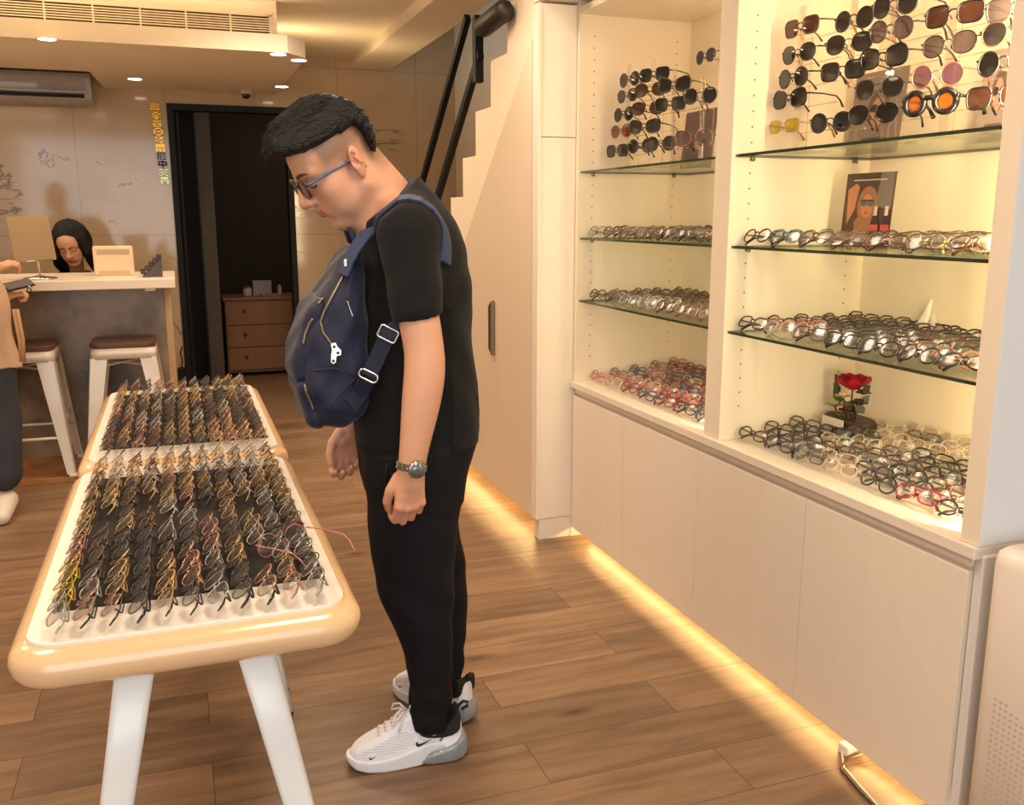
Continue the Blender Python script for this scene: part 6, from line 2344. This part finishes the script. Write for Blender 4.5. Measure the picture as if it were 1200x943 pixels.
def zip_line(pts, Y, fld, nm, m_=None, r=0.0028):
    P = np.array([list(atY(x, y, Y)) for x, y in pts])
    fine = []
    for i in range(len(P) - 1):
        for f in (0, .25, .5, .75):
            fine.append(P[i] * (1 - f) + P[i + 1] * f)
    fine.append(P[-1])
    fine = np.array(fine)
    fine[:, 1] -= 0.12
    fine = fld.hit(fine, (0.18, 1, 0), 0.001, 0.4)
    return MB().tube([Vector(p) - LB for p in fine], r, 6).build(nm, m_ or M_ZIP, bag)


zip_line([(392, 322), (380, 344), (368, 366), (364, 378), (368, 390), (378, 403)], 2.085, BF, 'main_zip')
zip_line([(345, 402), (347, 390), (352, 378), (356, 372)], 2.13, p1, 'pocket_zip')
zip_line([(362, 355), (368, 349), (374, 346)], 2.13, p1, 'pocket_zip')
zip_line([(347, 447), (349, 457), (354, 468), (357, 476)], 2.13, p2, 'pocket_zip')
zip_line([(396, 353), (399, 362), (403, 372)], 2.085, BF, 'side_zip', mat('zip_silver', (186, 184, 180), 0.2, 1.0), 0.002)
zip_line([(356, 434), (380, 430), (400, 436), (420, 446)], 2.085, BF, 'seam', M_NVY, 0.0022)
zip_line([(374, 478), (392, 455), (408, 440), (424, 436)], 2.085, BF, 'seam', M_NVY, 0.0022)
zip_line([(412, 446), (420, 468), (424, 486)], 2.085, BF, 'seam', M_NVY, 0.0022)
# silver zip pull: two lobed plate with holes
c0 = BF.hit(np.array([list(atY(382, 412, 2.085) - Vector((0, 0.12, 0)))]), (0.18, 1, 0), 0.006, 0.4)[0]
zp = MB()
zp.prism([(-0.010, 0.022), (0.002, 0.024), (0.006, 0.014), (0.014, 0.006), (0.013, -0.006), (0.003, -0.008), (0.001, -0.022), (-0.005, -0.026), (-0.011, -0.022), (-0.010, -0.004), (-0.008, 0.006)], -0.002, 0.002, 'xz')
zp.xform(Matrix.Translation(Vector(c0) - LB) @ Matrix.Rotation(math.radians(-12), 4, 'Z'))
zpo = zp.build('zip_pull', mat('zip_pull_silver', (216, 214, 210), 0.25, 0.85), bag, bevel=0.001)
for (u, v) in ((-0.002, 0.014), (0.006, 0.0), (-0.005, -0.018)):
    MB().lathe([(0.0032, -0.0024), (0.0032, 0.0024)], (0, 0, 0), 12, 'y').xform(Matrix.Translation(Vector(c0) - LB) @ Matrix.Rotation(math.radians(-12), 4, 'Z') @ Matrix.Translation((u, 0, v))).build('pull_hole', M_BLACK, zpo)


def ribbon(P, N, width, th, nm, m_, side=None):
    """Flat strap through points P with outward normals N."""
    P, N = np.array(P, float), np.array(N, float)
    m = MB()
    vs = []
    n = len(P)
    for i in range(n):
        t = P[min(i + 1, n - 1)] - P[max(i - 1, 0)]
        t /= np.linalg.norm(t) + 1e-9
        b = np.cross(t, N[i])
        b /= np.linalg.norm(b) + 1e-9
        nn = np.cross(b, t)
        for sb, sn in ((-1, -1), (1, -1), (1, 1), (-1, 1)):
            vs.append(tuple(P[i] + b * sb * width / 2 + nn * sn * th / 2 - np.array(LB)))
    fs = [(3, 2, 1, 0), tuple((n - 1) * 4 + k for k in range(4))]
    for i in range(n - 1):
        for k in range(4):
            k2 = (k + 1) % 4
            fs.append((i * 4 + k, i * 4 + k2, (i + 1) * 4 + k2, (i + 1) * 4 + k))
    m.add(vs, fs, 0, False)
    return m.build(nm, m_, bag, bevel=0.001)


def spline(pts, n=6):
    P = np.array([list(p) for p in pts], float)
    out = []
    for i in range(len(P) - 1):
        p0, p1_, p2_, p3 = P[max(i - 1, 0)], P[i], P[i + 1], P[min(i + 2, len(P) - 1)]
        for k in range(n):
            t = k / n
            out.append(0.5 * ((2 * p1_) + (-p0 + p2_) * t + (2 * p0 - 5 * p1_ + 4 * p2_ - p3) * t * t + (-p0 + 3 * p1_ - 3 * p2_ + p3) * t ** 3))
    out.append(P[-1])
    return np.array(out)


for s_, Ys in ((-1, 2.075), (1, 2.325)):
    path = [(0.372, 2.30, 1.270), (0.405, 2.34, 1.31), (0.440, 2.355, 1.36), (0.480, 2.35, 1.40), (0.520, Ys, 1.410), (0.575, Ys + 0.01 * s_, 1.35), (0.625, Ys + 0.0 * s_, 1.27), (0.655, Ys, 1.17), (0.640, Ys + 0.03 * s_, 1.09)]
    if s_ < 0:
        path = [(0.412, 2.085, 1.352), (0.424, 2.07, 1.378), (0.451, 2.055, 1.40), (0.480, 2.045, 1.395), (0.519, 2.03, 1.345), (0.538, 2.02, 1.298), (0.543, 2.02, 1.285)]
    S1 = TS.snap(spline(path, 6), 0.005, 10)
    if s_ < 0:
        S1 = np.concatenate([[list(atY(402, 322, 2.10)), list(atY(408, 306, 2.10)), list(atY(417, 290, 2.095)), list(atY(427, 276, 2.09))], S1, [(0.532, 2.035, 1.262), (0.515, 2.035, 1.24)]])
    N1 = TS.grad(S1)
    if s_ < 0:
        N1[:4] = (-0.75, -0.5, 0.43)
    ribbon(S1, N1, 0.037, 0.005, 'shoulder_strap', M_STRAP)
    if s_ < 0:
        A = [atY(432, 441, 2.045), atY(440, 424, 2.035), atY(448, 406, 2.02), atY(456, 390, 2.008), (0.470, 2.005, 1.145)]
    else:
        A = [(0.40, 2.375, 1.02), (0.43, 2.39, 1.07), (0.46, 2.395, 1.12), (0.50, 2.395, 1.15), (0.55, 2.39, 1.15), (0.60, 2.37, 1.14), (0.640, 2.355, 1.10)]
    S2 = spline(A, 5) if s_ < 0 else TS.snap(spline(A, 5), 0.005, 10)
    if s_ < 0:
        S2 = np.concatenate([S2[:-1], [(0.490, 2.022, 1.185), (0.52, 2.025, 1.20)]])
    ribbon(S2, np.tile(np.array((-0.35, -0.93, 0.0)), (len(S2), 1)) if s_ < 0 else TS.grad(S2), 0.036, 0.004, 'lower_strap', mat('navy_webbing_dark', (30, 36, 58), 0.7))
    if s_ < 0:
        for (pa1, pa2, wl, nm) in (((436, 432), (447, 450), 0, 'ring_buckle'), ((0, 0), (0, 0), 1, 'slide_buckle')):
            c = np.array(list(atY(*((432, 440) if wl == 0 else (455, 391)), 2.035 if wl == 0 else 2.01)))
            N = np.array((-0.35, -0.93, 0.0)) / np.hypot(0.35, 0.93)
            c = c + N * 0.003
            t = S2[6] - S2[0]
            t = t - N * (t @ N)
            t /= np.linalg.norm(t)
            b = np.cross(N, t)
            hw, hl = (0.022, 0.010) if wl == 0 else (0.021, 0.014)
            rr = rrect(-hw, -hl, hw, hl, 0.009 if wl == 0 else 0.005, 5)
            MB().tube([tuple(c + b * u + t * v - np.array(LB)) for u, v in rr], 0.0026, 8, True).build(nm, M_BKL, bag)
        # tab that ties the ring to the bag
        ct = np.array([list(atY(x, y, 2.07)) for x, y in ((404, 474), (416, 462), (428, 448))])
        ct[:, 1] -= 0.1
        ct = BF.hit(ct, (0.1, 1, 0), 0.004, 0.4)
        ct[2] = np.array(list(atY(431, 442, 2.046)))
        ribbon(spline(ct, 4), np.tile(np.array((0.1, -1, 0.1)), (9, 1)), 0.04, 0.004, 'strap_tab', M_NVY)
# grab handle at the top
MB().tube([Vector((0.395, 2.15, 1.318)) - LB, Vector((0.385, 2.16, 1.345)) - LB, Vector((0.383, 2.20, 1.357)) - LB, Vector((0.385, 2.24, 1.345)) - LB, Vector((0.395, 2.25, 1.318)) - LB], 0.009, 8, flat=0.5).build('grab_handle', M_NVY, bag)
bc = atY(405, 308, 2.06)
MB().box(tuple(bc - LB - Vector((0.004, 0.003, 0.009))), tuple(bc - LB + Vector((0.004, 0.003, 0.009))), 0.002).build('strap_rivet', M_BKL, bag)
# ================================================================ TWO OTHER PEOPLE AT THE BAR
# ---- assistant seated behind the bar, face lowered
ay, axx = 6.70, -0.62
wom = thing('person', 'person with long black hair in black top sitting behind the bar, face lowered', 'person', (axx, ay, 0))
HW = HeadFrame((axx + 0.010, 6.42, 1.205), math.radians(262), math.radians(34), math.radians(6), 0.94)
W1 = Field((-1.05, 6.02, 0.0), (-0.18, 6.95, 1.37), 0.0055)
head_field(W1, HW, 0.94)
W1.cap(HW((-0.03, 0, -0.05)), (axx, 6.58, 1.02), 0.048, 0.055, 0.03)
W1.table([0.45, 0.60, 0.75, 0.90, 0.98], [axx] * 5, [6.72, 6.71, 6.67, 6.62, 6.59], [0.17, 0.14, 0.15, 0.16, 0.10], [0.12, 0.10, 0.105, 0.09, 0.06], 0.03)
for s_ in (-1, 1):
    W1.chain([(axx + s_ * 0.155, 6.58, 0.965), (axx + s_ * 0.21, 6.46, 0.78), (axx + s_ * 0.12, 6.24, 0.90)], [0.045, 0.04, 0.028], 0.03)
    hand(W1, (axx + s_ * 0.12, 6.24, 0.905), (-s_ * 0.5, -0.86, 0.1), (-s_ * 0.2, 0.2, 0.96), (-s_ * 0.84, 0.45, -0.27), 0.9, 0.5)
    W1.chain([(axx + s_ * 0.09, 6.70, 0.50), (axx + s_ * 0.10, 6.32, 0.49), (axx + s_ * 0.10, 6.36, 0.09), (axx + s_ * 0.11, 6.22, 0.05)], [0.075, 0.055, 0.036, 0.03], 0.03)
W1.build('body', M_SKIN, wom, lambda P: head_tones(P, HW, np.tile(SKIN * 0.95, (len(P), 1))))
W2 = Field((-1.05, 6.05, 0.42), (-0.18, 6.95, 1.12), 0.006)
W2.table([0.47, 0.60, 0.75, 0.90, 0.99, 1.03], [axx] * 6, [6.72, 6.71, 6.67, 6.62, 6.59, 6.58], [0.185, 0.16, 0.17, 0.18, 0.13, 0.085], [0.135, 0.12, 0.125, 0.11, 0.08, 0.07], 0.03)
for s_ in (-1, 1):
    W2.chain([(axx + s_ * 0.155, 6.58, 0.965), (axx + s_ * 0.21, 6.46, 0.78), (axx + s_ * 0.13, 6.27, 0.885)], [0.06, 0.053, 0.042], 0.03)
W2.noise(0.004, 40, 3)
W2.build('sweater', mat('black_knit', (24, 20, 18), 0.9, bump=0.2, bscale=120), wom)
W3 = Field((-1.0, 6.1, 0.05), (-0.2, 6.95, 0.64), 0.007)
for s_ in (-1, 1):
    W3.chain([(axx + s_ * 0.085, 6.70, 0.54), (axx + s_ * 0.10, 6.32, 0.51), (axx + s_ * 0.10, 6.36, 0.10)], [0.095, 0.072, 0.052], 0.03)
W3.build('trousers', mat('dark_denim', (34, 36, 46), 0.85), wom)
for s_ in (-1, 1):
    sh = Field((axx + s_ * 0.11 - 0.07, 6.12, 0.0), (axx + s_ * 0.11 + 0.07, 6.44, 0.12), 0.006)
    sh.chain([(axx + s_ * 0.105, 6.38, 0.045), (axx + s_ * 0.11, 6.20, 0.035)], [0.042, 0.034], 0.02)
    sh.build('shoe', M_BLACK, wom)
W4 = Field((-1.0, 6.15, 0.82), (-0.25, 6.85, 1.45), 0.006)
W4.ell(HW((-0.022, 0, 0.060)), (0.100, 0.096, 0.100), 0.02, 'u', HW.R)
W4.ell(HW((-0.075, 0, -0.01)), (0.065, 0.105, 0.125), 0.03, 'u', HW.R)
for s_ in (-1, 1):
    W4.chain([HW((0.02, s_ * 0.080, 0.06)), HW((0.035, s_ * 0.096, -0.03)), HW((0.01, s_ * 0.105, -0.13)), (HW((-0.02, s_ * 0.10, -0.20)))], [0.035, 0.040, 0.044, 0.040], 0.03)
W4.ell(HW((0.097, 0.008, -0.050)), (0.06, 0.050, 0.092), 0.012, 's', HW.R)
W4.ell(HW((0.112, 0.008, 0.030)), (0.03, 0.024, 0.045), 0.02, 's', HW.R)
q = HW.inv(np.stack(np.meshgrid(*W4.ax, indexing='ij'), -1).reshape(-1, 3)).reshape(W4.D.shape + (3,))
W4.D += (0.0035 * np.sin(np.arctan2(q[..., 1], q[..., 0] + 0.05) * 46 + 8 * q[..., 2])).astype(np.float32)
W4.build('hair', M_HAIR, wom)

# ---- customer standing before the bar, mostly outside the picture
cy_ = 4.86
cx_ = -0.955
cus = thing('person', 'person in beige coat and dark trousers at the bar, one hand at the mirror', 'person', (cx_, cy_, 0))
HC = HeadFrame((cx_ - 0.08, cy_ + 0.02, 1.53), math.radians(70), math.radians(24), 0, 0.95)
C1 = Field((-1.40, 4.45, 0.0), (-0.62, 5.45, 1.72), 0.0060)
head_field(C1, HC, 0.96)
C1.cap(HC((-0.03, 0, -0.05)), (cx_ - 0.03, cy_, 1.36), 0.05, 0.055, 0.03)
C1.table([0.80, 0.95, 1.10, 1.25, 1.36], [cx_, cx_, cx_ - 0.01, cx_ - 0.02, cx_ - 0.03], [cy_] * 5, [0.15, 0.125, 0.135, 0.14, 0.08], [0.105, 0.09, 0.10, 0.09, 0.06], 0.03)
hr = np.array(atY(12, 312, 5.30))
hl = np.array(atY(4, 346, 5.02))
C1.chain([(cx_ - 0.17, cy_, 1.32), (cx_ - 0.14, cy_ + 0.16, 1.13), (hr[0] - 0.055, hr[1] - 0.055, hr[2] - 0.005)], [0.045, 0.042, 0.028], 0.03)
C1.chain([(cx_ + 0.13, cy_, 1.30), (cx_ + 0.10, cy_ - 0.02, 1.06), tuple(hl)], [0.045, 0.042, 0.028], 0.03)
hand(C1, tuple(hr - np.array((0.055, 0.055, 0.005))), (0.72, 0.66, 0.20), (0.05, -0.35, 0.93), (-0.5, 0.72, 0.3), 0.92, 0.55)
hand(C1, tuple(hl), (0.80, 0.58, 0.10), (0.10, -0.30, 0.95), (-0.58, 0.75, 0.3), 0.92, 0.85)
for s_ in (-1, 1):
    C1.chain([(cx_ + s_ * 0.085, cy_, 0.84), (cx_ + s_ * 0.095, cy_ - 0.03, 0.46), (cx_ + s_ * 0.10, cy_ - 0.10, 0.08)], [0.078, 0.05, 0.033], 0.03)
C1.build('body', M_SKIN, cus, lambda P: head_tones(P, HC, np.tile(SKIN, (len(P), 1))))
C2 = Field((-1.40, 4.60, 0.66), (-0.62, 5.20, 1.46), 0.006)
C2.table([0.685, 0.78, 0.90, 1.02, 1.15, 1.28, 1.37, 1.40], [cx_ + 0.015, cx_ + 0.012, cx_ + 0.01, cx_ + 0.005, cx_ - 0.01, cx_ - 0.02, cx_ - 0.03, cx_ - 0.03], [cy_] * 8, [0.205, 0.21, 0.20, 0.185, 0.175, 0.17, 0.11, 0.075], [0.15, 0.155, 0.145, 0.135, 0.13, 0.12, 0.085, 0.07], 0.03)
C2.chain([(cx_ - 0.17, cy_, 1.32), (cx_ - 0.15, cy_ + 0.14, 1.13), (cx_ - 0.03, cy_ + 0.27, 1.13)], [0.066, 0.062, 0.05], 0.03)
C2.chain([(cx_ + 0.12, cy_, 1.30), (cx_ + 0.10, cy_ - 0.02, 1.06), (cx_ + 0.125, cy_ + 0.08, 1.04)], [0.064, 0.060, 0.048], 0.03)
C2.noise(0.006, 26, 8)
coat = C2.build('coat', mat('beige_linen', (198, 164, 136), 0.85, bump=0.2, bscale=90, vary=0.08), cus)
for (dx, x0, x1) in ((0, 20, 25), (1, 24, 28)):
    p0, p1, p2 = atY(x0 - 4, 362, 4.69), atY(x0 + 3, 398, 4.68), atY(x1, 424, 4.68)
    L2 = cus.location
    MB().tube([p0 - L2, p1 - L2, p2 - L2], 0.008, 8).build('tie_cord', mat('tie_cord_beige', (178, 138, 100), 0.8), coat).location = (0, 0, 0)
C3 = Field((-1.30, 4.55, 0.10), (-0.66, 5.05, 0.92), 0.007)
for s_ in (-1, 1):
    C3.chain([(cx_ + s_ * 0.085, cy_, 0.84), (cx_ + s_ * 0.10, cy_ - 0.03, 0.48), (cx_ + s_ * 0.105, cy_ - 0.08, 0.20)], [0.115, 0.105, 0.10], 0.02)
C3.noise(0.005, 24, 2)
C3.build('trousers', mat('slate_trousers', (46, 50, 58), 0.85), cus)
for s_ in (-1, 1):
    sh = Field((cx_ + s_ * 0.10 - 0.075, 4.46, 0.0), (cx_ + s_ * 0.10 + 0.085, 4.90, 0.14), 0.005)
    sx = cx_ + s_ * 0.10 + (0.022 if s_ > 0 else 0)
    sh.chain([(sx, 4.76, 0.06), (sx, 4.66, 0.05), (sx + 0.005, 4.56, 0.036)], [0.048, 0.046, 0.036], 0.02)
    g_ = np.meshgrid(*sh.ax, indexing='ij', sparse=True)
    sh.D = np.maximum(sh.D, (0.003 - g_[2]) + 0 * g_[0] + 0 * g_[1]).astype(np.float32)
    sh.build('shoe', mat('cream_shoe', (224, 214, 200), 0.5), cus)
CH_ = Field((-1.25, 4.70, 1.30), (-0.80, 5.10, 1.74), 0.007)
CH_.ell(HC((-0.02, 0, 0.060)), (0.098, 0.092, 0.098), 0.02, 'u', HC.R)
CH_.ell(HC((-0.075, 0, -0.03)), (0.05, 0.09, 0.12), 0.03, 'u', HC.R)
CH_.ell(HC((0.105, 0, -0.03)), (0.06, 0.06, 0.10), 0.01, 's', HC.R)
CH_.build('hair', M_HAIR, cus)
# phone in a dark case, with a strap, in her lower hand
pc = atY(24, 333, 5.02)
ph = thing('phone', 'dark phone in a folding case with wrist loop, held by the person in beige', 'phone', tuple(pc))
b = MB().box((-0.075, -0.035, -0.006), (0.055, 0.035, 0.006), 0.004).xform(Matrix.Rotation(math.radians(30), 4, 'Z') @ Matrix.Rotation(math.radians(-10), 4, 'Y') @ Matrix.Rotation(math.radians(25), 4, 'X'))
b.build('case', mat('phone_case_brown', (48, 28, 26), 0.4), ph)
MB().tube([(0.035, 0.0, -0.008), (0.045, -0.01, -0.03), (0.035, -0.014, -0.055), (0.027, -0.008, -0.03), (0.035, 0.0, -0.008)], 0.0025, 6).build('wrist_loop', M_BLACK, ph)
MB().lathe([(0.006, 0), (0.007, 0.003), (0.004, 0.004)], (0.04, -0.03, -0.012), 10, 'y').build('snap', M_CHR, ph)
